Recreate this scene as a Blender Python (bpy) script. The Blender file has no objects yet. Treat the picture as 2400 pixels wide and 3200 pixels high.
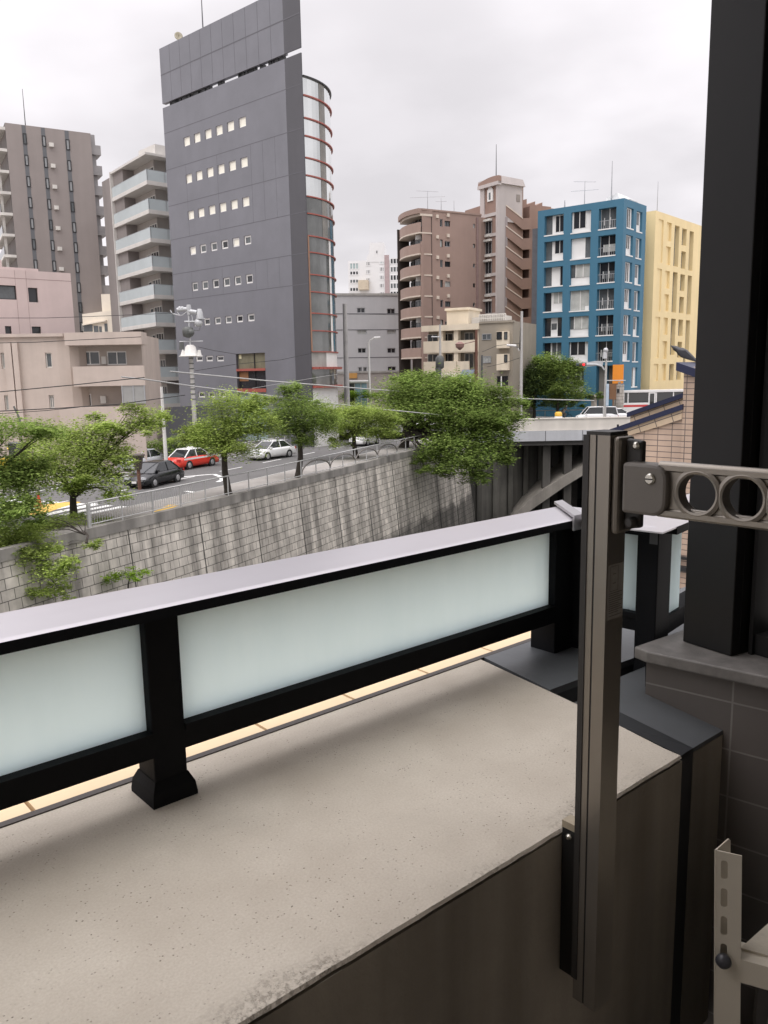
import bpy, bmesh, math, random
from mathutils import Vector as V, Matrix
random.seed(7)
C = bpy.context.scene.collection
R = math.radians
EYE = V((0, 0, 6.8))
# ------------------------------------------------------------------ camera model (photograph pixels, 2400 x 3200)
FPX, CX, CY = 2550.0, 1200.0, 1600.0
_p, _s = R(9.57), .0185
_c = math.sqrt(1 - _s * _s)
UPC = V((-math.cos(_p) * _s, math.cos(_p) * _c, math.sin(_p)))
_f = V((0, 0, -1)); YC = (_f - UPC * _f.dot(UPC)).normalized(); XC = YC.cross(UPC)
def ray(x, y):
    c = V(((x - CX) / FPX, -(y - CY) / FPX, -1)); return V((XC.dot(c), YC.dot(c), UPC.dot(c)))
def onz(q, z):
    r = ray(*q); return EYE + r * ((z - EYE.z) / r.z)
def aty(q, Y):
    r = ray(*q); return EYE + r * (Y / r.y)
def onplane(q, P, n):
    r = ray(*q); return EYE + r * ((P - EYE).dot(n) / r.dot(n))
def zm(x0, y0, s):
    return lambda x, y: (x0 + x * s, y0 + y * s)
# survey windows used while measuring the photograph
za = zm(0, 0, .36166); zb = zm(450, 0, .42194); zc = zm(1000, 600, .36166); zd = zm(1600, 450, .40678)
ze = zm(0, 700, .36166); zf = zm(450, 800, .42194); zg = zm(0, 1250, .42194); zh = zm(1000, 1100, .42194)
zi = zm(1700, 1200, .42194); zj = zm(1700, 1900, .42194); zk = zm(1700, 2500, .42194); zl = zm(1460, 520, .22607)
zn = zm(1700, 1060, .30139); zo = zm(500, 930, .21254); zp = zm(900, 220, .47904); zq = zm(1040, 1040, .36166)
zr = zm(2200, 2600, .27137); zt = zm(0, 380, .21705)
# ------------------------------------------------------------------ frames
class Fr:
    """vertical plane: u runs to the right as seen from outside, n points outside, z is up (world height)"""
    def __init__(s, o, az):        # az: compass angle of +u, degrees right of straight ahead
        s.o = V((o[0], o[1], 0)); s.u = V((math.sin(R(az)), math.cos(R(az)), 0)); s.n = V((s.u.y, -s.u.x, 0))
    def p(s, u, z, n=0.):
        q = s.o + s.u * u + s.n * n; return V((q.x, q.y, z))
    def px(s, q, n=0.):
        w = onplane(q, s.o + s.n * n, s.n); d = w - s.o; return d.dot(s.u), w.z
    def uv(s, w):
        d = w - s.o; return d.dot(s.u) + d.dot(s.n), w.z
# ------------------------------------------------------------------ mesh builder
BASE = {}
class MB:
    def __init__(s): s.v = []; s.f = []; s.m = []; s.sm = []
    def face(s, pts, m=0, sm=False):
        i = len(s.v); s.v += [V(p) for p in pts]; s.f.append(list(range(i, i + len(pts)))); s.m.append(m); s.sm.append(sm)
    def mesh(s, vs, fs, m=0, sm=False):
        i = len(s.v); s.v += [V(p) for p in vs]
        for f in fs: s.f.append([i + k for k in f]); s.m.append(m); s.sm.append(sm)
    def hexa(s, p, m=0):           # 4 bottom points (ccw from above), 4 top points
        s.mesh(p, [(3, 2, 1, 0), (4, 5, 6, 7), (0, 1, 5, 4), (1, 2, 6, 5), (2, 3, 7, 6), (3, 0, 4, 7)], m)
    def box(s, a, b, m=0):
        x0, y0, z0 = a; x1, y1, z1 = b
        s.hexa([(x0, y0, z0), (x1, y0, z0), (x1, y1, z0), (x0, y1, z0), (x0, y0, z1), (x1, y0, z1), (x1, y1, z1), (x0, y1, z1)], m)
    def fbox(s, fr, u0, u1, z0, z1, n0, n1, m=0):   # box in a frame, n0 < n1 (n1 outside)
        s.hexa([fr.p(u0, z0, n1), fr.p(u1, z0, n1), fr.p(u1, z0, n0), fr.p(u0, z0, n0),
                fr.p(u0, z1, n1), fr.p(u1, z1, n1), fr.p(u1, z1, n0), fr.p(u0, z1, n0)], m)
    def prism(s, poly, z0, z1, m=0):                 # poly: list of (x, y) counter-clockwise
        n = len(poly); lo = [(p[0], p[1], z0) for p in poly]; hi = [(p[0], p[1], z1) for p in poly]
        s.mesh(lo + hi, [tuple(reversed(range(n))), tuple(range(n, 2 * n))] + [(i, (i + 1) % n, n + (i + 1) % n, n + i) for i in range(n)], m)
    def slab(s, pts, d, m=0):                        # planar polygon of points, thickened along d
        n = len(pts); a = [V(p) for p in pts]; b = [V(p) + V(d) for p in pts]
        s.mesh(a + b, [tuple(range(n)), tuple(reversed(range(n, 2 * n)))] + [(i, n + i, n + (i + 1) % n, (i + 1) % n) for i in range(n)], m)
    def tube(s, pts, r, k=8, m=0, cap=True, sm=True):
        pts = [V(p) for p in pts]; rs = r if isinstance(r, (list, tuple)) else [r] * len(pts)
        vs = []; fs = []; up = None
        for i, p in enumerate(pts):
            t = (pts[min(i + 1, len(pts) - 1)] - pts[max(i - 1, 0)]).normalized()
            if up is None or abs(up.dot(t)) > .95: up = V((0, 0, 1)) if abs(t.z) < .9 else V((1, 0, 0))
            a = t.cross(up).normalized(); b = a.cross(t); up = b
            for j in range(k):
                g = 2 * math.pi * j / k; vs.append(p + (a * math.cos(g) + b * math.sin(g)) * rs[i])
        for i in range(len(pts) - 1):
            for j in range(k): fs.append((i * k + j, i * k + (j + 1) % k, (i + 1) * k + (j + 1) % k, (i + 1) * k + j))
        s.mesh(vs, fs, m, sm)
        if cap: s.face(list(reversed(vs[:k])), m); s.face(vs[-k:], m)
    def lathe(s, c, ax, prof, k=16, m=0, sm=True):   # prof: list of (distance along ax, radius)
        ax = V(ax).normalized(); c = V(c); up = V((0, 0, 1)) if abs(ax.z) < .9 else V((1, 0, 0))
        a = ax.cross(up).normalized(); b = ax.cross(a); vs = []; fs = []
        for t, r in prof:
            for j in range(k):
                g = 2 * math.pi * j / k; vs.append(c + ax * t + (a * math.cos(g) + b * math.sin(g)) * r)
        for i in range(len(prof) - 1):
            for j in range(k): fs.append((i * k + j, (i + 1) * k + j, (i + 1) * k + (j + 1) % k, i * k + (j + 1) % k))
        s.mesh(vs, fs, m, sm); s.face(vs[:k], m); s.face(list(reversed(vs[-k:])), m)
    def ball(s, c, r, m=0, k=10, h=6):
        c = V(c); r = V(r) if not isinstance(r, (int, float)) else V((r, r, r)); vs = []; fs = []
        for i in range(h + 1):
            a = -math.pi / 2 + math.pi * i / h
            for j in range(k):
                g = 2 * math.pi * j / k; vs.append(c + V((r.x * math.cos(a) * math.cos(g), r.y * math.cos(a) * math.sin(g), r.z * math.sin(a))))
        for i in range(h):
            for j in range(k): fs.append((i * k + j, i * k + (j + 1) % k, (i + 1) * k + (j + 1) % k, (i + 1) * k + j))
        s.mesh(vs, fs, m, True)
    def wall(s, fr, u0, u1, z0, z1, holes, depth, m=0, mr=None, n=0.):
        """wall face with real openings and reveals; holes: (u0, u1, z0, z1)"""
        mr = m if mr is None else mr
        us = sorted({u0, u1, *[h[0] for h in holes], *[h[1] for h in holes]}); zs = sorted({z0, z1, *[h[2] for h in holes], *[h[3] for h in holes]})
        us = [u for u in us if u0 <= u <= u1]; zs = [z for z in zs if z0 <= z <= z1]
        for i in range(len(us) - 1):
            j = 0
            while j < len(zs) - 1:
                cu = (us[i] + us[i + 1]) / 2
                def hole(k): return any(h[0] < cu < h[1] and h[2] < (zs[k] + zs[k + 1]) / 2 < h[3] for h in holes)
                if hole(j): j += 1; continue
                k = j
                while k + 1 < len(zs) - 1 and not hole(k + 1): k += 1
                s.face([fr.p(us[i], zs[j], n), fr.p(us[i + 1], zs[j], n), fr.p(us[i + 1], zs[k + 1], n), fr.p(us[i], zs[k + 1], n)], m)
                j = k + 1
        for a, b, c, d in holes:
            q = [(a, c), (b, c), (b, d), (a, d)]
            for i in range(4):
                (ua, zA), (ub, zB) = q[i], q[(i + 1) % 4]
                s.face([fr.p(ua, zA, n), fr.p(ua, zA, n - depth), fr.p(ub, zB, n - depth), fr.p(ub, zB, n)], mr)
    def obj(s, name, mats, parent=None, base=None, label=None, cat=None, group=None, kind=None, uv=None, bevel=0, loc=None):
        mats = mats if isinstance(mats, (list, tuple)) else [mats]
        b = BASE.get(parent, V((0, 0, 0))) if parent else (V(base) if base is not None else V((0, 0, 0)))
        me = bpy.data.meshes.new(name); me.from_pydata([v - b for v in s.v], [], s.f)
        for m in mats: me.materials.append(m)
        me.polygons.foreach_set('material_index', s.m); me.polygons.foreach_set('use_smooth', s.sm)
        if uv:
            L = me.uv_layers.new(name='UVMap'); w = [uv(v) for v in s.v]
            L.data.foreach_set('uv', [c for l in me.loops for c in w[l.vertex_index]])
        me.update()
        o = bpy.data.objects.new(name, me); C.objects.link(o)
        if parent: o.parent = parent
        else: o.location = b
        BASE[o] = b
        tag(o, label, cat, group, kind)
        if bevel:
            md = o.modifiers.new('b', 'BEVEL'); md.width = bevel; md.segments = 2; md.limit_method = 'ANGLE'; md.angle_limit = R(35)
        return o
def tag(o, label=None, cat=None, group=None, kind=None):
    for k, x in (('label', label), ('category', cat), ('group', group), ('kind', kind)):
        if x: o[k] = x
    return o
def empty(name, base, label=None, cat=None, group=None, rz=0):
    o = bpy.data.objects.new(name, None); C.objects.link(o); o.location = base; o.rotation_euler = (0, 0, rz); o.empty_display_size = .2
    BASE[o] = V(base) if rz == 0 else V((0, 0, 0)); return tag(o, label, cat, group)
def local(name, label=None, cat=None, group=None):   # an Empty whose children are modelled around the origin; placed afterwards
    o = bpy.data.objects.new(name, None); C.objects.link(o); BASE[o] = V((0, 0, 0)); return tag(o, label, cat, group)
def place(o, p, az=0, label=None):                   # az: compass heading of the thing's +x
    o.location = p; o.rotation_euler = (0, 0, R(90 - az))
    if label: o['label'] = label
    return o
def copy_tree(o, parent=None):
    c = o.copy(); C.objects.link(c)
    if parent: c.parent = parent
    for ch in list(o.children): copy_tree(ch, c)
    return c
# ------------------------------------------------------------------ materials
def node(nt, t, **k):
    n = nt.nodes.new(t)
    for a, b in k.items(): setattr(n, a, b)
    return n
MATS = {}
def srgb(r, g, b):
    f = lambda c: (c / 255 / 12.92) if c <= 10 else ((c / 255 + .055) / 1.055) ** 2.4
    return (f(r), f(g), f(b))
def mat(name, col, rough=.7, metal=0., var=.12, vs=1.5, bump=0., bs=30., streak=0., spec=.5, grime=None, alpha=None):
    """colour with soft mottling, optional vertical streaks and grain"""
    if name in MATS: return MATS[name]
    m = bpy.data.materials.new(name); m.use_nodes = True; nt = m.node_tree; b = nt.nodes['Principled BSDF']
    b.inputs['Roughness'].default_value = rough; b.inputs['Metallic'].default_value = metal; b.inputs['Specular IOR Level'].default_value = spec
    b.inputs['Base Color'].default_value = (*col, 1)
    tc = node(nt, 'ShaderNodeTexCoord'); out = None
    def mul(fac, lo, hi, prev):
        mr = node(nt, 'ShaderNodeMapRange'); mr.inputs[1].default_value = .3; mr.inputs[2].default_value = .7; mr.inputs[3].default_value = lo; mr.inputs[4].default_value = hi
        nt.links.new(fac, mr.inputs[0])
        mx = node(nt, 'ShaderNodeMix', data_type='RGBA', blend_type='MULTIPLY'); mx.inputs[0].default_value = 1
        if prev: nt.links.new(prev, mx.inputs[6])
        else: mx.inputs[6].default_value = (*col, 1)
        nt.links.new(mr.outputs[0], mx.inputs[7]); return mx.outputs[2]
    if var:
        n1 = node(nt, 'ShaderNodeTexNoise'); n1.inputs['Scale'].default_value = vs; n1.inputs['Detail'].default_value = 6; n1.inputs['Roughness'].default_value = .65
        nt.links.new(tc.outputs['Object'], n1.inputs['Vector']); out = mul(n1.outputs[0], 1 - var, 1 + var, out)
    if streak:
        mp = node(nt, 'ShaderNodeMapping'); mp.inputs['Scale'].default_value = (1, 1, .06)
        nt.links.new(tc.outputs['Object'], mp.inputs[0])
        n2 = node(nt, 'ShaderNodeTexNoise'); n2.inputs['Scale'].default_value = vs * 2.2; n2.inputs['Detail'].default_value = 5
        nt.links.new(mp.outputs[0], n2.inputs['Vector']); out = mul(n2.outputs[0], 1 - streak, 1 + streak * .4, out)
    if out: nt.links.new(out, b.inputs['Base Color'])
    if bump:
        n3 = node(nt, 'ShaderNodeTexNoise'); n3.inputs['Scale'].default_value = bs; n3.inputs['Detail'].default_value = 4
        nt.links.new(tc.outputs['Object'], n3.inputs['Vector'])
        bp = node(nt, 'ShaderNodeBump'); bp.inputs['Strength'].default_value = bump; bp.inputs['Distance'].default_value = .01
        nt.links.new(n3.outputs[0], bp.inputs['Height']); nt.links.new(bp.outputs[0], b.inputs['Normal'])
    MATS[name] = m; return m
def brickmat(name, c1, c2, cm, w, h, mortar=.02, rough=.7, off=.5, streak=.3, var=.25, bump=.4, foot=None, spec=.5, dirt=(.02, .02, .018)):
    """courses laid in metres on the UV (u along the wall, v height)"""
    m = bpy.data.materials.new(name); m.use_nodes = True; nt = m.node_tree; b = nt.nodes['Principled BSDF']
    b.inputs['Roughness'].default_value = rough; b.inputs['Specular IOR Level'].default_value = spec
    uv = node(nt, 'ShaderNodeUVMap')
    bt = node(nt, 'ShaderNodeTexBrick'); bt.offset = off; bt.inputs['Scale'].default_value = 1
    bt.inputs['Brick Width'].default_value = w; bt.inputs['Row Height'].default_value = h; bt.inputs['Mortar Size'].default_value = mortar; bt.inputs['Mortar Smooth'].default_value = .1
    bt.inputs['Color1'].default_value = (*c1, 1); bt.inputs['Color2'].default_value = (*c2, 1); bt.inputs['Mortar'].default_value = (*cm, 1); bt.inputs['Bias'].default_value = 0
    nt.links.new(uv.outputs[0], bt.inputs['Vector'])
    col = bt.outputs['Color']
    def mul(vec, scale, sc, lo, hi, prev, a=.35, z=.65):
        mp = node(nt, 'ShaderNodeMapping'); mp.inputs['Scale'].default_value = sc; nt.links.new(vec, mp.inputs[0])
        n1 = node(nt, 'ShaderNodeTexNoise'); n1.inputs['Scale'].default_value = scale; n1.inputs['Detail'].default_value = 7; n1.inputs['Roughness'].default_value = .6; nt.links.new(mp.outputs[0], n1.inputs['Vector'])
        mr = node(nt, 'ShaderNodeMapRange'); mr.inputs[1].default_value = a; mr.inputs[2].default_value = z; mr.inputs[3].default_value = lo; mr.inputs[4].default_value = hi; nt.links.new(n1.outputs[0], mr.inputs[0])
        mx = node(nt, 'ShaderNodeMix', data_type='RGBA', blend_type='MULTIPLY'); mx.inputs[0].default_value = 1
        nt.links.new(prev, mx.inputs[6]); nt.links.new(mr.outputs[0], mx.inputs[7]); return mx.outputs[2]
    if var: col = mul(uv.outputs[0], 1.3, (1, 1, 1), 1 - var, 1 + var, col)
    if streak: col = mul(uv.outputs[0], 1.0, (1, .08, 1), 1 - streak, 1.12, col, .38, .58)
    if foot:                                          # a tide mark: dark wet zone below a height, ragged edge
        sp = node(nt, 'ShaderNodeSeparateXYZ'); nt.links.new(uv.outputs[0], sp.inputs[0])
        n1 = node(nt, 'ShaderNodeTexNoise'); n1.inputs['Scale'].default_value = .5; n1.inputs['Detail'].default_value = 8; nt.links.new(uv.outputs[0], n1.inputs['Vector'])
        ad = node(nt, 'ShaderNodeMath', operation='MULTIPLY_ADD'); ad.inputs[1].default_value = 3.0; nt.links.new(n1.outputs[0], ad.inputs[0]); nt.links.new(sp.outputs[1], ad.inputs[2])
        mr = node(nt, 'ShaderNodeMapRange'); mr.inputs[1].default_value = foot + 1.2; mr.inputs[2].default_value = foot + 1.9; nt.links.new(ad.outputs[0], mr.inputs[0])
        mx = node(nt, 'ShaderNodeMix', data_type='RGBA'); mx.inputs[6].default_value = (*dirt, 1); nt.links.new(mr.outputs[0], mx.inputs[0]); nt.links.new(col, mx.inputs[7])
        m2 = node(nt, 'ShaderNodeMix', data_type='RGBA'); m2.inputs[0].default_value = .3; nt.links.new(mx.outputs[2], m2.inputs[6]); nt.links.new(col, m2.inputs[7]); col = m2.outputs[2]
    nt.links.new(col, b.inputs['Base Color'])
    if bump:
        bp = node(nt, 'ShaderNodeBump'); bp.inputs['Strength'].default_value = bump; bp.inputs['Distance'].default_value = .01; bp.invert = True
        nt.links.new(bt.outputs['Fac'], bp.inputs['Height']); nt.links.new(bp.outputs[0], b.inputs['Normal'])
    MATS[name] = m; return m
def glass(name, col, rough=.06, spec=.6, var=.25, vs=.8):
    return mat(name, col, rough, 0, var, vs, spec=spec)
G_DARK = glass('dark window glass', (.022, .024, .028)); G_GREY = glass('grey window glass', (.10, .11, .115)); G_PALE = mat('pale curtain behind glass', (.42, .43, .41), .25, 0, .18, 1.2)
G_BLIND = mat('cream blind behind glass', (.82, .80, .70), .3, 0, .05, 2)
G_CYAN = glass('pale cyan glass', (.30, .38, .38), .1)
WHITE = mat('white paint', (.72, .71, .69), .45, 0, .06, 1); WHITE2 = mat('weathered white render', (.62, .60, .56), .8, 0, .08, .6, streak=.12)
ALU = mat('grey aluminium', (.42, .43, .44), .4, .6, .05, 2); BLACKM = mat('black metal', (.012, .012, .013), .45, .0, .1, 3)
DARKIN = mat('dark recess', (.03, .03, .032), .9, 0, .1, 1); CONC = mat('concrete', (.36, .35, .33), .85, 0, .15, .8, .3, 25, .2)
def window(par, fr, u0, u1, z0, z1, n, fm, pm, fw=.06, mull=1, proud=.05, name='window', hm=0):
    """framed window: a frame mesh under the building and its pane under the frame"""
    b = MB()
    b.fbox(fr, u0, u1, z0, z0 + fw, n - .04, n + proud); b.fbox(fr, u0, u1, z1 - fw, z1, n - .04, n + proud)
    b.fbox(fr, u0, u0 + fw, z0 + fw, z1 - fw, n - .04, n + proud); b.fbox(fr, u1 - fw, u1, z0 + fw, z1 - fw, n - .04, n + proud)
    for i in range(1, mull):
        u = u0 + (u1 - u0) * i / mull; b.fbox(fr, u - fw / 2, u + fw / 2, z0 + fw, z1 - fw, n - .03, n + proud * .8)
    if hm: z = z0 + (z1 - z0) * hm; b.fbox(fr, u0 + fw, u1 - fw, z - fw / 2, z + fw / 2, n - .03, n + proud * .7)
    f = b.obj(name, fm, par)
    g = MB(); g.fbox(fr, u0 + fw * .5, u1 - fw * .5, z0 + fw * .5, z1 - fw * .5, n - .025, n)
    g.obj('pane', pm, f); return f
CE_Z, CE_V0, CE_V1 = 1.25, -1.15, .78   # balcony soffit above the eye, and its extent
SKYL, EXPO = 7.8, 0.35
def shell(b, fr, u0, u1, z0, z1, D, m=0, back=True, n=0.):
    """the other sides and the flat roof behind a facade"""
    P = fr.p
    b.face([P(u0, z0, n - D), P(u0, z0, n), P(u0, z1, n), P(u0, z1, n - D)], m); b.face([P(u1, z0, n), P(u1, z0, n - D), P(u1, z1, n - D), P(u1, z1, n)], m)
    if back: b.face([P(u1, z0, n - D), P(u0, z0, n - D), P(u0, z1, n - D), P(u1, z1, n - D)], m)
    b.face([P(u0, z1 - .03, n), P(u1, z1 - .03, n), P(u1, z1 - .03, n - D), P(u0, z1 - .03, n - D)], m)
def lerp(a, b, t): return a + (b - a) * t
def hrect(fr, zmf, x0, x1, y0, y1, n=0.):
    """rectangle measured in the photograph -> (u0, u1, z0, z1) on the facade"""
    xm, ym = (x0 + x1) / 2, (y0 + y1) / 2
    ua = fr.px(zmf(x0, ym), n)[0]; ub = fr.px(zmf(x1, ym), n)[0]; za_ = fr.px(zmf(xm, y1), n)[1]; zb_ = fr.px(zmf(xm, y0), n)[1]
    return (min(ua, ub), max(ua, ub), za_, zb_)
# ================================================================== grey office tower
TOWER = mat('slate grey cladding panel', (.165, .167, .187), .45, .0, .09, .25, streak=.05); TOWERD = mat('dark grey cladding panel', (.075, .074, .083), .55, 0, .06, .3, streak=.06)
SEAM = mat('panel joint', (.115, .115, .128), .8, 0, 0); RED = mat('red oxide paint', (.33, .085, .065), .5, 0, .1, 1)
c0 = aty(zb(1060, 1000), 80); fT = Fr((c0.x, c0.y), 132)
tw = empty('office_tower', fT.p(-11, 0), 'tall slate grey office tower with rows of tiny square windows and curved glass side', 'office tower')
uL = fT.px(zb(150, 1000))[0]; uR = fT.px(zb(1180, 970))[0]; zT = fT.px(zb(500, 172))[1]; zS1 = fT.px(zb(133, 772))[1]; zS0 = zS1 - .42
cols = [fT.px(zb((a + b) / 2, 1046 - (a - 300) * .33))[0] for a, b in ((300, 334), (376, 412), (457, 494), (537, 577), (621, 662), (707, 750))]
rows = [(fT.px(zb(x, b))[1], fT.px(zb(x, a))[1]) for x, a, b in ((317, 1013, 1081), (334, 1288, 1356), (349, 1560, 1625), (363, 1825, 1887))]
rows.append(tuple(fT.px(zf(378, y))[1] for y in (258, 195))); r6 = tuple(fT.px(zf(470, y))[1] for y in (512, 460)); rows.append(r6)
holes = []; wins = []
ww = .53
for k, (a, b_) in enumerate(rows):
    for j, u in enumerate(cols):
        holes.append((u - ww, u + ww, a, b_)); wins.append((u - ww, u + ww, a, b_, G_BLIND if k < 3 or (k == 3 and j in (0, 4)) else (G_GREY if (k + j) % 3 else G_DARK), k))
for a, b_, xs in ((780, 738, (410, 485, 565)), (1048, 1006, (427, 500, 580))):
    for x in xs:
        u, zz = fT.px(zf(x, a)); h = (u - .62, u + .62, zz, fT.px(zf(x, b_))[1]); holes.append(h); wins.append((*h, G_DARK, 6))
big = hrect(fT, zf, 692, 905, 720, 1230); big = (big[0], big[1], .3, fT.px(zf(795, 720))[1]); holes.append(big)
b = MB(); b.wall(fT, uL, 0, 0, zS0, holes, .35, 0, 1)
q_ = [fT.p(uL, 0, 0), fT.p(0, 0, 0), fT.p(0, 0, 0) + V((-2.5, 14, 0)), fT.p(uL, 0, -14)]
for i in (1, 2, 3): p, q = q_[i], q_[(i + 1) % 4]; b.face([(p.x, p.y, 0), (q.x, q.y, 0), (q.x, q.y, zS0 - 1), (p.x, p.y, zS0 - 1)], 0)
b.face([(p.x, p.y, zS0 - 1) for p in q_], 0)
b.fbox(fT, 0, uR, 0, zS0, -.12, -.002, 1)
b.fbox(fT, uL, 0, zS1, zT, -.45, 0, 0); b.fbox(fT, 0.002, uR, zS1, zT, -.12, -.002, 1)
for yy, x in ((zS1 - (zS1 - zT) * .52, 0),): b.fbox(fT, uL, uR, yy - .05, yy + .05, -.02, .012, 2)
ys = [fT.px(q)[1] for q in (zb(155, 990), zb(168, 1262), zb(182, 1530), zb(195, 1780), zb(207, 2035))] + [fT.px(zf(225, 330))[1]]
for z in ys: b.fbox(fT, uL, uR, z - .03, z + .03, -.02, .008, 2)
for i in range(1, 11):
    u = lerp(uL, 0, i / 11.); b.fbox(fT, u - .02, u + .02, zS1, zT, -.02, .008, 2)
    if i in (2, 5, 8, 9, 10):
        for j in range(len(ys) - 1):
            if (i * 3 + j) % 3: b.fbox(fT, u - .012, u + .012, ys[j + 1], ys[j], -.02, .006, 2)
wl = b.obj('wall', [TOWER, TOWERD, SEAM], tw)
for i in range(26):                          # posts and kit in the open slot under the roof screen
    t = random.random(); u = lerp(uL + 1.2, uR - .3, t); w = random.uniform(.2, 1.1) * (1.3 - t)
    b = MB(); b.fbox(fT, u - w / 2, u + w / 2, zS0 - .1, zS1 + .1, -.42 - random.random() * .4, -.2); b.obj('slot_post', BLACKM, tw)
b = MB(); b.fbox(fT, uL + .9, lerp(uL, 0, .35), zS0 + .1, zS1 + .05, -.8, -.3); b.obj('slot_beam', BLACKM, tw)
for h in wins: window(tw, fT, h[0], h[1], h[2], h[3], -.13, WHITE, h[4], .07 if h[5] < 3 else .15, 1, .05)
# tall glazed opening by the entrance
u0, u1, z0, z1 = big
zr1 = fT.px(zf(805, 842))[1]; zr2 = fT.px(zf(805, 995))[1]
OLIVE = mat('lit office behind glass', (.20, .19, .13), .15, 0, .3, .5)
b = MB(); b.fbox(fT, u0, u1, zr1 - .12, zr1 + .12, -.3, .05); b.fbox(fT, u0, u1, zr2 - .18, zr2 + .18, -.3, .05); fr_ = b.obj('window', RED, tw, label='tall entrance glazing with red transoms')
b = MB(); b.fbox(fT, u0, u1, zr1 + .12, z1, -.34, -.28, 0); um = lerp(u0, u1, .58)
b.fbox(fT, u0, u1, zr2 + .18, zr1 - .12, -.34, -.28, 1); b.fbox(fT, u0, u1, z0, zr2 - .18, -.34, -.28, 2)
for a in (um, ): b.fbox(fT, a - .05, a + .05, z0, z1, -.3, -.2, 3)
b.fbox(fT, u0 + .1, lerp(u0, u1, .34), lerp(zr2, zr1, .45), zr1 - .2, -.27, -.25, 4)
b.fbox(fT, lerp(u0, u1, .04), lerp(u0, u1, .12), lerp(zr1, z1, .7), lerp(zr1, z1, .95), -.27, -.25, 5)
b.obj('pane', [OLIVE, G_DARK, G_CYAN, BLACKM, mat('orange interior wall', (.25, .12, .05), .6), mat('ceiling lamp panel', (.8, .75, .5), .4)], fr_)
# curved glass stair drum on the right-hand end
S = fT.p(uR - .08, 0, -.16); pth = [V((S.x, S.y))]; hd = 47.
for i in range(14):
    g = lerp(46, -14, i / 13.); pth.append(pth[-1] + V((math.sin(R(g)), math.cos(R(g)))) * .52)
def ring(z): return [V((p.x, p.y, z)) for p in pth]
ty = [35, 160, 308, 425, 568, 683, 820, 932, 1078, 1185, 1330, 1443, 1583, 1697, 1835, 1943, 2065, 2200]
tz = [aty(zp(88 + y * .037, y), S.y).z for y in ty]
DG_UP = mat('mirror glass of the drum', (.68, .70, .69), .05, .92, .03, .3); DG_LO = mat('tinted glass of the drum', (.16, .165, .16), .05, .45, .3, .3, spec=.8)
TEAL = mat('teal screen behind glass', (.02, .10, .15), .2, 0, .2, .4)
def strip(b, zl, zh, i0, i1, off, m):
    for i in range(i0, i1):
        d = (pth[i + 1] - pth[i]).normalized(); nn = V((d.y, -d.x)) * off; p, q = pth[i] + nn, pth[i + 1] + nn
        b.face([(p.x, p.y, zl), (q.x, q.y, zl), (q.x, q.y, zh), (p.x, p.y, zh)], m, True)
b = MB()
for k in range(14):
    strip(b, tz[k + 1], tz[k], 0, 14, 0, 0 if k < 6 else 1)
    if k >= 7: strip(b, tz[k + 1], tz[k], 7, 9, .03, 2)
    if k < 8: strip(b, tz[k + 1], tz[k], 4, 6, .02, 5)  # dark reflection streak on the upper tiers, painted as a darker strip
    if 6 <= k: strip(b, tz[k + 1], tz[k], 6, 7, .035, 3) if k > 7 else None
strip(b, tz[15], tz[14], 0, 4, 0, 4); strip(b, tz[15], tz[14], 4, 12, .01, 3); strip(b, tz[16], tz[15], 0, 14, 0, 1); strip(b, 0, tz[16], 0, 14, 0, 3)
c_ = pth[-1]; b.face([(p.x, p.y, tz[0]) for p in pth] + [(c_.x - 4, c_.y, tz[0])], 1)
b.face([(c_.x, c_.y, 0), (c_.x - 5, c_.y + .5, 0), (c_.x - 5, c_.y + .5, tz[0]), (c_.x, c_.y, tz[0])], 1)
dr = b.obj('stair_drum', [DG_UP, DG_LO, TEAL, WHITE, CONC, mat('drum glass with painted dark reflection', (.17, .16, .14), .25, .2, .4, .5, spec=.7)], tw)
for k in range(15):
    b = MB(); zz = tz[k]; th = .05 if k else .06
    for i in range(14):
        d = (pth[i + 1] - pth[i]).normalized(); nn = V((d.y, -d.x)) * .16; p, q = pth[i], pth[i + 1]; p2, q2 = p + nn, q + nn
        b.hexa([(p2.x, p2.y, zz - th), (q2.x, q2.y, zz - th), (q.x, q.y, zz - th), (p.x, p.y, zz - th), (p2.x, p2.y, zz + th), (q2.x, q2.y, zz + th), (q.x, q.y, zz + th), (p.x, p.y, zz + th)])
    b.obj('ring_ledge', RED if k else BLACKM, dr)
b = MB()
for zz in (tz[15], tz[16]):
    for i in range(14):
        p, q = pth[i], pth[i + 1]; d = (q - p).normalized(); nn = V((d.y, -d.x)) * .5; p2, q2 = p + nn, q + nn
        b.hexa([(p2.x, p2.y, zz - .1), (q2.x, q2.y, zz - .1), (q.x, q.y, zz - .1), (p.x, p.y, zz - .1), (p2.x, p2.y, zz + .12), (q2.x, q2.y, zz + .12), (q.x, q.y, zz + .12), (p.x, p.y, zz + .12)])
b.obj('canopy', RED, dr)
p = pth[0]; b = MB(); b.tube([(p.x + .08, p.y - .05, tz[14]), (p.x + .08, p.y - .05, tz[8])], .08, 6); b.obj('corner_strip', mat('copper trim', (.30, .17, .11), .6, .2), dr)
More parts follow.
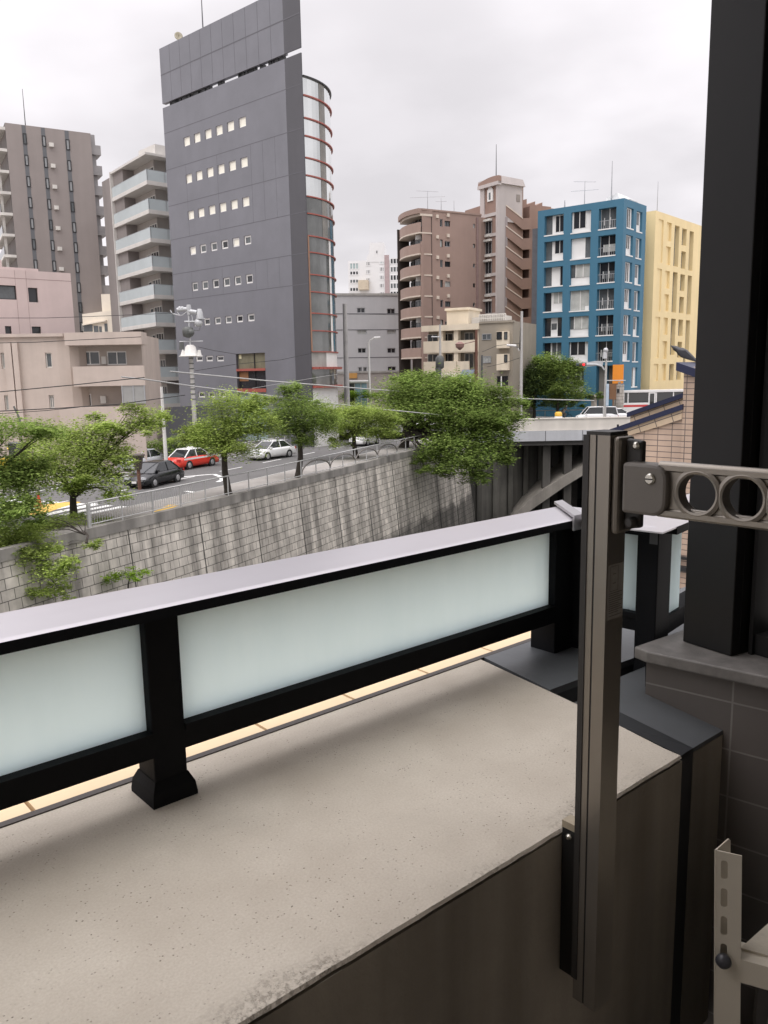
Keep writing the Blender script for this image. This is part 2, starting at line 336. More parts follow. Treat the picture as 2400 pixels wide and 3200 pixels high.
# roof dish and mast
q = fT.px(zb(222, 290)); p = fT.p(q[0], zT, -.6)
b = MB(); b.tube([p - V((0, 0, .3)), p + V((0, 0, .5))], .06, 6); b.lathe(p + V((0, -.1, .6)), (.35, -.9, .15), [(0, .07), (.05, .3), (.10, .43), (.12, .43), (.07, .3), (.02, .08)], 16)
b.tube([p + V((0, -.1, .6)), p + V((.12, -.45, .7))], .025, 5)
b.obj('satellite_dish', mat('tarnished dish', (.36, .33, .25), .6, .2, .25, 3), None, p, 'round rusty satellite dish on the roof edge of the slate grey tower', 'satellite dish')
def mast(q0, q1, Y, r, label, mm=None, bars=(), name='roof_antenna'):
    a, c = aty(q0, Y), aty(q1, Y); c = V((a.x, a.y, c.z)); b = MB(); b.tube([a - V((0, 0, .4)), a, c], [r, r, r * .45], 6)
    for t, L, az in bars:
        m_ = a.lerp(c, t); d = V((math.sin(R(az)), math.cos(R(az)), .05)) * L; b.tube([m_ - d, m_ + d], r * .5, 5)
    return b.obj(name, mm or ALU, None, a, label, 'antenna')
q = fT.px(zb(436, 197)); p = fT.p(q[0], zT, -.8); mast(zb(436, 200), zb(425, -140), p.y, .07, 'thin tall mast rising from the roof of the slate grey tower', mat('dark steel', (.12, .12, .13), .5, .5))
# ================================================================== brown-grey apartment slab at the left
TAUPE = mat('taupe tile cladding', (.27, .237, .222), .65, 0, .05, .3, streak=.08); STRIPE = mat('grey window stripe', (.115, .12, .128), .5, 0, .06, .4)
o = aty((15, 383), 110); fA = Fr((o.x, o.y), 59.6)
ap = empty('apartment_tower', fA.p(8, 0), 'taupe high-rise with three dark vertical window stripes behind the pink building', 'apartment tower')
zA = fA.px((15, 383))[1]; uA1 = fA.px((283, 422))[0]
b = MB(); b.wall(fA, 0, uA1, 0, zA, [], 0); shell(b, fA, 0, uA1, 0, zA, 14); b.obj('wall', TAUPE, ap)
sx = [((185, 1083), (220, 1090)), ((352, 1107), (386, 1113)), ((557, 1138), (592, 1142))]
st = []
for l, r_ in sx:
    a, c = fA.px(za(*l))[0], fA.px(za(*r_))[0]; b = MB(); b.fbox(fA, a, c, 0, zA - .05, -.1, .03); st.append((a, c)); b.obj('window_stripe', STRIPE, ap)
PANE_A = mat('greyish pane', (.27, .28, .285), .25, 0, .1, 1)
wz = [fA.px(za(x, y))[1] for x, y in ((210, 1200), (227, 1385), (245, 1570), (262, 1752), (278, 1932), (296, 2112))]
pit = (wz[0] - wz[5]) / 5
for k in range(11):
    for j, (a, c) in enumerate(st):
        dz = (0, .0, -.1)[j]; z = wz[0] - pit * k + dz
        window(ap, fA, a + .04, c + .02, z - .66, z + .66, .06, BLACKM, PANE_A if (k + j) % 5 else G_GREY, .10, 1, .04)
for k in range(11):
    b = MB(); z = wz[0] - pit * k; b.fbox(fA, st[1][1] + .35, st[1][1] + .9, z - .62, z - .15, .0, .35); b.obj('vent_hood', WHITE2, ap)
fAs = Fr((o.x, o.y), 59.6 + 90 + 2); fAs.o = fAs.o - fAs.u * 12      # left side, u runs toward the near corner
sl = [fA.px(za(x, y))[1] for x, y in ((30, 1290), (130, 2030))]; sp_ = (sl[0] - sl[1]) / 4
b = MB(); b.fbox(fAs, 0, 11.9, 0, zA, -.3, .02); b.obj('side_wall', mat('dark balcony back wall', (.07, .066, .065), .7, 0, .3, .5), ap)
for k in range(-1, 11):
    z = sl[0] - sp_ * k; b = MB(); b.fbox(fAs, 0, 12.0, z - .22, z + .12, .02, 1.5)
    ba = b.obj('balcony', WHITE2, ap)
    b = MB(); b.fbox(fAs, 0, 11.9, z + .12, z + 1.15, 1.38, 1.42); b.obj('railing', mat('smoked balcony glass', (.10, .10, .105), .15, 0, .2, 1), ba)
    b = MB(); b.fbox(fAs, 10.6, 10.9, z + .12, z + sp_ - .22, .9, 1.2); b.obj('column', WHITE2, ba)
for k in range(13):
    z = wz[0] - pit * k - .3; b = MB()
    b.fbox(fA, uA1 + .02, uA1 + 1.3, z - .5, z + .7, -3.2, -.5); b.fbox(fA, uA1 + .02, uA1 + .7, z + .7, z + pit - .5, -3.0, -.9)
    b.obj('rear_balcony', mat('dull balcony panel', (.26, .25, .25), .5, 0, .15, .8), ap)
mast(za(220, 1086), za(195, 768), fA.p(4, 0, -1).y, .06, 'lone thin mast on top of the taupe high-rise', BLACKM)
# ================================================================== pink building
PINK = mat('dusty pink render', (.535, .44, .42), .8, 0, .05, .4, streak=.06)
o = aty((220, 854), 80); fB = Fr((o.x, o.y), 51)
pk = empty('pink_building', fB.p(-6, 0), 'dusty pink four-storey building at the left edge with black-framed windows', 'building')
zB = fB.px((220, 854))[1]; uB0 = -24
hs = [hrect(fB, ze, 8, 142, 530, 652), hrect(fB, ze, 246, 328, 551, 676), hrect(fB, ze, 45, 100, 882, 948), hrect(fB, ze, 276, 355, 886, 946)]
h0 = hs[0]; hs[0] = (h0[1] - 3.3, h0[1], h0[2], h0[3]); hs += [(a - 9, b_ - 9, c, d) for a, b_, c, d in hs[:2]]
b = MB(); b.wall(fB, uB0, 0, 0, zB, hs, .3, 0); shell(b, fB, uB0, 0, 0, zB, 10)
zz = fB.px(ze(300, 478))[1]
b.fbox(fB, uB0, 0, zz - .02, zz + .02, -.02, .01, 1)
for x in (150, 245): u = fB.px(ze(x, 700))[0]; b.fbox(fB, u - .012, u + .012, 0, zB, -.02, .008, 1)
b.obj('wall', [PINK, mat('pink joint', (.25, .18, .17), .8, 0, 0)], pk)
for i, h in enumerate(hs): window(pk, fB, *h, -.25, BLACKM, G_GREY if i in (0, 4) else G_DARK, .08, 2 if i in (0, 4) else 1)
b = MB(); a = fB.px(ze(40, 372)); u0 = a[0]; b.fbox(fB, u0 - 14, u0, zB, zB + .9, -4, -.8); b.fbox(fB, u0 - 14, u0 + 3, zB + .0, zB + .25, -.7, -.3); b.obj('roof_coping', PINK, pk)
# ================================================================== tan low building with balcony
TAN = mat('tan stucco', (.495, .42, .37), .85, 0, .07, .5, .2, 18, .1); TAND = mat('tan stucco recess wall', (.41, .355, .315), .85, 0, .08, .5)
o = aty(ze(625, 1230), 64); fC = Fr((o.x, o.y), 86)
cb = empty('stucco_house', fC.p(2, 0), 'tan stucco three-storey house with a long solid balcony over the trees', 'house')
zC = fC.px(ze(800, 950))[1]; uc1 = fC.px(ze(1225, 1000))[0]; uw1 = fC.px(ze(1180, 1130))[0]
uL0 = -26; uM = fC.px(ze(500, 1200), -.8)[0]
zf0 = fC.px(ze(800, 1046))[1]; zp1, zp0 = fC.px(ze(900, 1228))[1], fC.px(ze(900, 1400))[1]; zlo = fC.px(ze(850, 1582))[1]
hs = [hrect(fC, ze, *h, -.8) for h in ((10, 72, 1112, 1250), (392, 448, 1112, 1242), (40, 105, 1480, 1612), (425, 468, 1478, 1592))]
b = MB(); b.wall(fC, uL0, uM, 0, zC, hs, .25, 0, n=-.8); shell(b, fC, uL0, uM, 0, zC, 9, 0, n=-.8)
cx = [(uM, -.8), (uM + .9, -.9), (uM + 1.5, -1.3), (uM + 1.9, -1.9)]               # rounded corner into the loggia
for i in range(3):
    (a, na), (c, nc) = cx[i], cx[i + 1]; b.face([fC.p(a, 0, na), fC.p(c, 0, nc), fC.p(c, zC, nc), fC.p(a, zC, na)], 0, True)
uK = cx[-1][0]; nK = -1.9
bw = [hrect(fC, ze, *h, nK) for h in ((688, 862, 1100, 1217), (924, 1094, 1100, 1217), (715, 790, 1468, 1576))]
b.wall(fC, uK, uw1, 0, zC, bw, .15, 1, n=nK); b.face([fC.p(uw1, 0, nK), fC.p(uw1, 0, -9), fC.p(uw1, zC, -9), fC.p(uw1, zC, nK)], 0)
b.face([fC.p(uM, zC, -.8), fC.p(uw1, zC, nK), fC.p(uw1, zC, -9), fC.p(uM, zC, -9)], 0)
b.fbox(fC, -1.2, uw1 + .25, 0, zlo, nK + .002, .25, 0)
for x, w in ((85, .55), (150, .4)): u = fC.px(ze(x, 1200), -.8)[0]; b.fbox(fC, u - w / 2, u + w / 2, 0, zC - .5, -.9, -.5, 0)
b.obj('wall', [TAN, TAND], cb)
for i, h in enumerate(hs): window(cb, fC, *h, -1.0, WHITE2, G_GREY if i % 2 else G_PALE, .09, 2 if i != 1 else 1)
for i, h in enumerate(bw): window(cb, fC, *h, nK - .1, WHITE, G_GREY, .08, 2 if i < 2 else 1)
h = hrect(fC, ze, 540, 560, 1112, 1240, -1.3); window(cb, fC, *h, -1.05, WHITE2, G_DARK, .05, 1)
b = MB(); b.fbox(fC, -.4, uc1, zf0, zC + .12, nK + .01, .1); b.fbox(fC, uL0, uM + .6, zC - .12, zC + .12, -1.2, -.55); b.obj('eaves', TAN, cb)
b = MB(); u1 = fC.px(ze(1250, 1300))[0]; b.fbox(fC, 0, u1, zp0, zp1, -.16, 0); b.fbox(fC, 0, .16, zp0, zp1, nK, -.162); b.fbox(fC, u1 - .16, u1, zp0, zp1, nK, -.162); b.fbox(fC, .17, u1 - .17, zp0, zp0 + .2, nK, -.162); b.obj('balcony', TAN, cb)
b = MB(); h = hrect(fC, ze, 885, 922, 1145, 1212, nK); b.fbox(fC, h[0], h[1], h[2], h[3], nK, nK + .3); b.obj('wall_unit', WHITE2, cb); b = MB(); h = hrect(fC, ze, 876, 922, 1485, 1550, nK); b.fbox(fC, h[0], h[1], h[2], h[3], nK, nK + .3); b.obj('wall_unit', WHITE2, cb)
b = MB(); h = hrect(fC, ze, 1056, 1250, 1392, 1552); um = (h[0] + h[1]) / 2
for i in range(3): u = lerp(h[0], h[1], i / 2); b.fbox(fC, u - .04, u + .04, h[2], h[3], -.12, -.02)
sc_ = b.obj('screen', ALU, cb); b = MB(); b.fbox(fC, h[0], h[1], h[2], h[3], -.09, -.06); b.obj('pane', mat('frosted screen', (.30, .30, .29), .3, 0, .1, 1), sc_)
# garden wall of the house and dark fence to its right
h = hrect(fC, zg, 930, 1078, 205, 345)
w0 = aty(zg(935, 250), 61); fW = Fr((w0.x, w0.y), 80); h = hrect(fW, zg, 932, 1078, 207, 345)
b = MB(); b.slab([fW.p(h[0], 0), fW.p(h[1], 0), fW.p(h[1], h[3]), fW.p(lerp(h[0], h[1], .45), h[3] - .35), fW.p(h[0], h[3] - 1.1)], fW.n * -.4)
b.obj('garden_wall', TAN, None, fW.p(0, 0), 'tan garden wall with a sloping top beside the stucco house', 'wall')
# ================================================================== cream rooftop house in the gap
CREAM = mat('cream render', (.78, .71, .60), .8, 0, .08, .5)
o = aty(ze(715, 780), 113); fE = Fr((o.x, o.y), 100); eb = empty('cream_house', fE.p(3, 0), 'small cream house squeezed between taupe high-rise and balcony apartments', 'house')
h = hrect(fE, ze, 715, 965, 760, 945); t_ = hrect(fE, ze, 852, 955, 600, 760)
b = MB(); b.hexa([fE.p(h[0], 0, 0), fE.p(h[1] + 2, 0, 0), fE.p(h[1] + 2, 0, -7), fE.p(h[0], 0, -7), fE.p(h[0], fE.px(ze(720, 778))[1], 0), fE.p(h[1] + 2, fE.px(ze(960, 735))[1], 0), fE.p(h[1] + 2, fE.px(ze(960, 735))[1], -7), fE.p(h[0], fE.px(ze(720, 778))[1], -7)])
b.fbox(fE, t_[0], t_[1] + 2, h[3] - 1, t_[3], -5, -.8); b.obj('wall', CREAM, eb)
b = MB(); a = hrect(fE, ze, 722, 925, 838, 862); b.slab([fE.p(a[0], fE.px(ze(722, 866))[1], .4), fE.p(a[1], fE.px(ze(925, 830))[1], .4), fE.p(a[1], fE.px(ze(925, 842))[1], .4), fE.p(a[0], fE.px(ze(722, 878))[1], .4)], fE.n * -.5); b.obj('eaves', CREAM, eb)
b = MB()
for x0, x1, y0, y1 in ((722, 800, 870, 930), (812, 850, 880, 935), (858, 880, 885, 935), (905, 930, 860, 930)): a = hrect(fE, ze, x0, x1, y0, y1); b = MB(); b.fbox(fE, a[0], a[1], a[2], a[3], -.1, .05); b.obj('window', G_GREY, eb)
# ================================================================== white balcony apartments beside the tower
GREIGE = mat('greige wall', (.40, .365, .335), .8, 0, .07, .4, streak=.1); GTAUPE = mat('taupe side wall', (.23, .205, .195), .8, 0, .06, .4, streak=.08)
BGL = mat('frosted balcony glass', (.47, .52, .53), .25, 0, .06, .5); SLABW = mat('pale slab edge', (.56, .54, .51), .8, 0, .08, .7)
o = aty(za(1268, 1548), 98); f1 = Fr((o.x, o.y), 142.6); f2 = Fr((o.x, o.y), 47)         # f1 ends at the corner (u<0), f2 starts at it (u>0)
db = empty('balcony_apartments', (o.x - 4, o.y + 8, 0), 'pale apartment block with stacked white frosted-glass balconies left of the slate grey tower', 'apartment building')
uS = f1.px(za(965, 1690))[0]; uE = f1.px(za(885, 1600))[0]; uG = f1.px(za(1045, 1600))[0]
zs = [f1.px(za(1268, 1555))[1], f1.px(zm(0, 700, .36166)(1372, 1322))[1]]; pd = (zs[0] - zs[1]) / 7; zD = f1.px(za(1262, 1305))[1]
ins = 1.7
cor = f1.p(0, 0, -ins) ; # inner corner where the two recessed walls meet
den = f1.u.x * f2.u.y - f1.u.y * f2.u.x
A_, B_ = f1.p(0, 0, -ins), f2.p(0, 0, -ins); d_ = B_ - A_; t1 = (d_.x * f2.u.y - d_.y * f2.u.x) / den; K = A_ + f1.u * t1
lvl = [zs[0] - pd * k for k in range(0, 14)]
b = MB()
A1 = f1.p(uG, 0, -ins); B1 = K + f2.u * 12
for p, q in ((A1, K), (K, B1)): b.face([(p.x, p.y, 0), (q.x, q.y, 0), (q.x, q.y, zD), (p.x, p.y, zD)], 0)
b.fbox(f1, uE, uS - .02, 0, zD - .6, -6, .05, 1); b.fbox(f1, uS, uG, 0, zD - .3, -ins - .5, -.3, 1)
P_ = [f1.p(uS, 0, .0), f1.p(0, 0, .0), f2.p(12, 0, 0), f2.p(12, 0, -9), f1.p(uS, 0, -9)]
b.prism([(p.x, p.y) for p in P_], zD - .25, zD, 2)
b.fbox(f1, uS - .05, uS + .12, 0, zD, -.3, .12, 2)
b.obj('wall', [GREIGE, GTAUPE, SLABW], db)
for k in range(14):
    z = lvl[k]
    if z < 1: break
    P_ = [f1.p(uS + .1, 0, .0), f1.p(0, 0, .0), f2.p(7, 0, 0), f2.p(7, 0, -ins), K, f1.p(uS + .1, 0, -ins)]
    b = MB(); b.prism([(p.x, p.y) for p in P_], z - .45, z, 0)
    ba = b.obj('balcony', SLABW, db)
    b = MB(); b.fbox(f1, uS + .12, 0, z, z + 1.18, -.09, -.05); b.fbox(f2, 0.02, 7, z, z + 1.18, -.09, -.05)
    b.obj('railing', BGL, ba)
    b = MB()
    for u in (2.3, 4.6): b.fbox(f2, u - .04, u + .04, z, z + 1.2, -.1, -.03)
    b.fbox(f1, -.06, .0, z, z + 1.2, -.1, -.03); b.fbox(f1, uS + .12, 0, z + 1.18, z + 1.22, -.1, -.04); b.fbox(f2, 0, 7, z + 1.18, z + 1.22, -.1, -.04); b.obj('rail_post', ALU, ba)
    u0 = lerp(uG, t1, .42)
    window(db, f1, u0, u0 + 1.0, z + .1, z + 2.0, -ins + .01, WHITE2, G_GREY, .1, 1); window(db, f1, u0 + 1.3, u0 + 3.6, z + .1, z + 2.1, -ins + .01, WHITE2, G_GREY if k % 3 else G_DARK, .1, 3)
    b = MB(); b.fbox(f2, 3.4, 3.7, z, z + pd - .45, -ins, -.4); b.fbox(f2, 4.2, 9, z + .6, z + 1.7, -.5, .5); b.obj('side_balcony', mat('grey balcony panel', (.42, .43, .44), .5, 0, .1, .8), db)
b = MB(); q = f2.px(za(1390, 1270)); b.fbox(f2, 1.8, 8, zD, q[1] + .5, -5, -1); b.obj('roof_room', SLABW, db)
# ================================================================== distant white block
FW = mat('white tile', (.66, .66, .66), .6, 0, .04, .1); o = aty(zc(242, 600), 250); fF = Fr((o.x, o.y), 95)
fb = empty('white_apartments', fF.p(15, 0), 'distant white apartment block with a flared lift tower seen past the grey blank building', 'apartment building')
h = hrect(fF, zc, 245, 690, 590, 900); zF = h[3]; uF1 = h[1] + 4
tx = [fF.px(zc(x, y)) for x, y in ((404, 565), (425, 530), (430, 440), (553, 437), (558, 545))]
b = MB(); b.fbox(fF, h[0], uF1, 0, zF, -16, 0); b.slab([fF.p(tx[0][0], zF - .5, .1)] + [fF.p(tx[4][0], zF - .5, .1)] + [fF.p(u, z, .1) for u, z in reversed(tx[:4])], fF.n * -8)
b.obj('wall', FW, fb)
b = MB(); a = hrect(fF, zc, 340, 425, 770, 850); b.fbox(fF, a[0], a[1], a[2], a[3], 0, 3); b.obj('stair_block', mat('beige block', (.5, .43, .33), .8), fb)
b = MB(); a = hrect(fF, zc, 560, 600, 545, 900); b.fbox(fF, a[0], a[1], 0, a[3], 0, .25); b.obj('pilaster', mat('mauve tile', (.36, .28, .28), .7), fb)
for xs, y0, y1, n in (((255, 335), 610, 670, 1), ((255, 335), 680, 720, 4), ((395, 438), 597, 640, 3), ((512, 556), 575, 625, 1), ((512, 556), 645, 690, 4), ((605, 686), 570, 625, 5)):
    for k in range(n):
        d = 71 * k; a = hrect(fF, zc, xs[0], xs[1], y0 + d, y1 + d); window(fb, fF, *a, .03, FW, G_CYAN if y0 < 670 and n == 1 else (G_GREY if k % 2 else G_DARK), .25, 3)
b = MB(); a = hrect(fF, zc, 488, 495, 508, 530); b.fbox(fF, a[0], a[1], a[2], a[3], .1, .2); b.obj('slit_window', G_DARK, fb)
# ================================================================== grey blank building behind the drum
GREYW = mat('plain grey render', (.45, .45, .46), .75, 0, .05, .3, streak=.07); o = aty(zc(110, 880), 132); fG = Fr((o.x, o.y), 79)
gb = empty('grey_building', fG.p(8, 0), 'plain light grey five-storey block between the glass drum and the round-balcony flats', 'building')
zG = fG.px(zc(400, 884))[1]; uG0, uG1 = fG.px(zc(60, 1100))[0], fG.px(zc(705, 1100))[0] + 2
hs = [hrect(fG, zc, *q) for q in ((320, 390, 1000, 1045), (580, 648, 1007, 1053), (322, 403, 1187, 1232), (580, 656, 1190, 1228), (327, 398, 1348, 1392), (582, 653, 1348, 1392), (333, 364, 1512, 1550), (374, 405, 1512, 1550), (586, 657, 1507, 1543))]
b = MB(); b.wall(fG, uG0, uG1, 0, zG, hs, .25, 0); shell(b, fG, uG0, uG1, 0, zG, 12)
b.fbox(fG, uG0, uG1, zG - .2, zG + .15, -.3, .12, 1)
for y in (1052, 1190, 1430): z = fG.px(zc(400, y))[1]; b.fbox(fG, uG0, uG1, z - .05, z + .05, -.02, .03, 2)
zb_ = fG.px(zc(400, 1555))[1]; b.fbox(fG, uG0, uG1, zb_ - .15, zb_ + .15, -.02, .3, 1); b.fbox(fG, uG0, uG1, 0, zb_ - .16, -.02, .15, 3)
b.obj('wall', [GREYW, CONC, SEAM, mat('pinkish ground floor', (.36, .33, .31), .8, 0, .1, .4)], gb)
for i, h in enumerate(hs): window(gb, fG, *h, -.2, ALU, G_DARK if i not in (2, 3) else G_PALE, .09, 2)
b = MB(); a = hrect(fG, zc, 225, 318, 1565, 1610); b.fbox(fG, a[0], a[1], a[2], a[3], .16, .35); b.obj('shop_sign', mat('orange board', (.50, .27, .08), .6), gb)
# ================================================================== brown flats with rounded balconies
BROWN = mat('brown tile', (.305, .215, .18), .7, 0, .06, .3, streak=.07); BROWNL = mat('brown balcony tile', (.335, .24, .20), .7, 0, .07, .5, streak=.06); TRIM = mat('cream trim', (.60, .52, .44), .7, 0, .06, .7)
o = aty(zc(880, 300), 118); fH = Fr((o.x, o.y), 60.7)
hb = empty('brown_flats', fH.p(6, 0), 'brown eight-storey flats with stacked rounded balconies and roof aerials', 'apartment building')
zH = fH.px(zc(890, 150))[1]; uH1 = fH.px(zc(1392, 600))[0]
prs = [(1036, 1060, 234, 300), (1077, 1125, 250, 298)]; hs = []
pz = [fH.px(zc(1090, y))[1] for y in (298, 992)]; pH = (pz[0] - pz[1]) / 4
for x0, x1, y0, y1 in prs + [(1322, 1341, 276, 312)]:
    a = hrect(fH, zc, x0, x1, y0, y1)
    for k in range(7): hs.append((a[0], a[1], a[2] - pH * k, a[3] - pH * k))
b = MB(); b.wall(fH, 0, uH1, 0, zH, hs, .25, 0); shell(b, fH, 2.2, uH1, 0, zH, 6.5, 0)
b.fbox(fH, uH1, uH1 + 2.2, 0, zH - .2, -6, -.6, 0); b.fbox(fH, uH1 - .9, uH1 - .6, 0, zH - .4, 0, .2, 1); b.fbox(fH, -.25, .15, 0, zH - 4.3, -.02, .25, 0)
b.fbox(fH, 0, uH1, zH - .1, zH + .12, -.2, .1, 0)
b.obj('wall', [BROWN, mat('mauve downpipe', (.22, .15, .14), .6)], hb)
for i, h in enumerate(hs): window(hb, fH, *h, -.2, BLACKM if i % 2 else ALU, (G_DARK, G_GREY, G_PALE)[(i * 7 // 3) % 3], .07, 2 if 7 <= i < 14 else 1)
for k in range(6):
    for x, y in ((1010, 210), (1103, 200)): u, z = fH.px(zc(x, y)); b = MB(); b.fbox(fH, u - .2, u + .2, z - pH * k - .25, z - pH * k + .2, -.02, .2); b.obj('vent_hood', TRIM, hb)
# rounded balcony end: an arc bulging towards us from the corner to the back left
xL = aty(zc(682, 300), 124.5); p0, p1 = V((o.x, o.y)), V((xL.x, xL.y)); ch = p1 - p0; nb = V((ch.y, -ch.x)).normalized()
if nb.y > 0: nb = -nb
def arc(off, t0=0., t1=1., n=9): return [p0 + ch * lerp(t0, t1, i / n) + nb * (off + 1.1 * math.sin(math.pi * lerp(t0, t1, i / n) * .8 + .5)  - .5) for i in range(n + 1)]
def band(b, A, Bk, z0, z1, m=0):
    n = len(A); poly = [(p.x, p.y) for p in A] + [(p.x, p.y) for p in reversed(Bk)]
    b.prism(list(reversed(poly)), z0, z1, m)
fHs = Fr((p1.x, p1.y), math.degrees(math.atan2(-ch.x, -ch.y)))
zb0 = fHs.px(zc(760, 378), .4)[1]; zb1 = fHs.px(zc(775, 1430), .4)[1]; pb = (zb0 - zb1) / 6; Lc = ch.length
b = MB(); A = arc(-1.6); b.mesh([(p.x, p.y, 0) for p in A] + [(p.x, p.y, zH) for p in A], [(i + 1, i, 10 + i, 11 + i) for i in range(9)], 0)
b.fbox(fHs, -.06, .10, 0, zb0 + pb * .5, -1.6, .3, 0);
band(b, arc(.5), arc(-1.7), zH - .55, zH + .12, 1); band(b, arc(.2), arc(-1.7), zH - .85, zH - .56, 2)
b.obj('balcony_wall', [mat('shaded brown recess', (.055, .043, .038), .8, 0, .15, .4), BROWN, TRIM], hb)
for k in range(7):
    z = zb0 - pb * k; b = MB(); band(b, arc(.35), arc(-1.6), z - .20, z - .02, 1); band(b, arc(.3), arc(.12), z - .015, z + 1.28, 0)
    ba = b.obj('balcony', [BROWNL, TRIM], hb)
    for t0 in (.25, .62):
        a, c = arc(-1.5, t0, t0 + .26, 1); d = (c - a); fq = Fr((c.x, c.y), math.degrees(math.atan2(-d.x, -d.y)))
        window(hb, fq, 0, d.length, z + 1.0, z + 2.4, .1, ALU, (G_DARK, G_GREY)[(k + int(t0 * 3)) % 2], .08, 2)
    if k % 2: 
        p = arc(-.6, .2, .3, 1)[0]; b = MB(); b.box((p.x - .4, p.y - .3, z + 2.0), (p.x + .4, p.y + .3, z + 2.6)); b.obj('air_conditioner', WHITE, ba)
pA = fH.p(3, 0, -3); mast(zc(930, 132), zc(929, -10), pA.y + 1, .06, 'twin-bar television aerial on the brown rounded flats', ALU, ((.62, 2.6, 80),(.97, 1.9, 60)), 'roof_antenna')
mast(zc(1047, 150), zc(1036, 52), pA.y + 3, .06, 'short bent aerial in the middle of the brown flats roof', ALU, ((.7, .9, 70),)); mast(zc(1158, 160), zc(1150, 75), pA.y + 5, .05, 'short plain aerial nearest the stair tower on the brown flats roof', ALU, ())
# ================================================================== stair tower flats with zigzag stair
BROWN2 = mat('russet brown tile', (.27, .18, .145), .75, 0, .06, .4, streak=.06); MAUVEW = mat('mauve white render', (.46, .42, .405), .8, 0, .05, .4, streak=.07)
o = aty(zl(425, 700), 122); f3 = Fr((o.x, o.y), 145); f4 = Fr((o.x, o.y), 61)
sb = empty('stair_tower_flats', (o.x + 3, o.y + 4, 0), 'brown flats with a round-topped stair tower and zigzag outside stairs left of the blue building', 'apartment building')
ul = f3.px(zl(195, 600))[0]; zt1 = f3.px(zl(415, 225))[1]; zt2 = f3.px(zl(415, 130))[1]; ur = f4.px(zl(765, 300))[0]; um = f4.px(zl(520, 900))[0]
b = MB(); b.fbox(f3, ul, -.02, 0, zt1, -5, -.05, 0)
b.fbox(f3, ul - .1, ul + .75, 0, zt1, -.3, .15, 1); b.fbox(f3, -.3, .0, 0, zt1, -.3, .15, 1)
b.fbox(f4, .0, um, 0, zt1, -4, 0, 1); b.fbox(f4, um, ur, f4.px(zl(700, 480))[1] - 3, zt1, -4, -.02, 1)
zz = [f3.px(zl(320, y))[1] for y in (672, 953, 1228, 1500, 1776)]
for z in zz + [zz[-1] - (zz[0] - zz[1])]: b.fbox(f3, ul + .75, -.3, z - .22, z + .22, -.1, .12, 1)
# vaulted top
ar = [(lerp(ul - .4, .35, i / 10), zt1 + (zt2 - zt1) * math.sin(math.pi * lerp(.16, .62, i / 10)) ** 1.0 * 1.02) for i in range(11)]
b.slab([f3.p(ul - .4, zt1 - .1, .3)] + [f3.p(.35, zt1 - .1, .3)] + [f3.p(u, z, .3) for u, z in reversed(ar)], f3.n * -.6, 0)
b.fbox(f3, ul - .4, .35, zt1 - .35, zt1 + .12, -.3, .42, 1)
b.slab([f4.p(0, zt1 - .1, .3), f4.p(ur + .3, f4.px(zl(770, 285))[1], .3), f4.p(ur, f4.px(zl(745, 185))[1], .1), f4.p(.0, ar[-1][1] + .1, .1)], f4.n * -5, 1)
b.obj('stair_tower', [BROWN2, MAUVEW], sb)
b = MB(); h = hrect(f3, zl, 284, 358, 318, 482); b.slab([f3.p(h[0], h[2], .1), f3.p(h[1], h[2], .1), f3.p(h[1], h[3] - .1, .1), f3.p((h[0] + h[1]) / 2, h[3] + .5, .1), f3.p(h[0], h[3] - .1, .1)], f3.n * -.14); w_ = b.obj('window', WHITE, sb, label='white arched window under the vaulted top')
b = MB(); h = hrect(f3, zl, 305, 330, 365, 460); b.fbox(f3, *h, .02, .12); b.obj('pane', G_GREY, w_)
for k in range(6):
    z1 = zz[0] - (zz[0] - zz[1]) * k; window(sb, f3, ul + .95, ul + 2.3, z1 - 2.6, z1 - .8, .02, ALU, G_DARK, .1, 2)
    b = MB(); b.fbox(f3, ul + .85, ul + 2.4, z1 - .85, z1 - .55, .05, .5); b.obj('window_hood', WHITE2, sb); b = MB(); b.fbox(f3, ul + 1.2, ul + 2.1, z1 - 3.0, z1 - 2.65, .05, .45); b.obj('air_conditioner', WHITE2, sb)
h = hrect(f4, zl, 680, 730, 390, 490); b = MB(); b.fbox(f4, h[0], h[1], h[2], h[3], -.03, .03); b.obj('roof_door', mat('shaded doorway', (.25, .22, .2), .8), sb)
# body to the right of the tower
ub1 = f4.px(zl(1000, 1000))[0] + 4; zr0 = f4.px(zl(1100, 560), -3)[1]
b = MB(); b.fbox(f4, um, ub1, 0, f4.px(zl(1030, 545), -2.2)[1], -10, -2.2, 0)
for x0, x1, y in ((650, 822, 475), (815, 938, 510), (930, 1038, 525)):
    a = f4.px(zl(x0, 560), -2.2)[0]; c = f4.px(zl(x1, 560), -2.2)[0]; z = f4.px(zl((x0 + x1) / 2, y), -2.2)[1]; b.slab([f4.p(a, z - 4, -2.19), f4.p(c, z - 4, -2.19), f4.p(c, z + .35, -2.19), f4.p(a, z - .3, -2.19)], f4.n * -2, 0)
b.fbox(f4, f4.px(zl(895, 1000))[0], ub1, 0, f4.px(zl(900, 700), -.6)[1] + 1.5, -2.19, -.6, 0)
b.fbox(f4, um, um + .5, 0, f4.px(zl(530, 700))[1], -2.18, -.01, 2)
b.obj('wall', [BROWN2, MAUVEW, mat('mauve grey flank', (.30, .26, .255), .8, 0, .08, .5)], sb)
q = [f4.px(zl(*p)) for p in ((535, 820), (765, 995), (890, 990), (890, 1145), (765, 1150), (535, 965))]
q0 = f4.px(zl(535, 540)); pS = (q[0][1] - f4.px(zl(553, 1935))[1]) / 4.
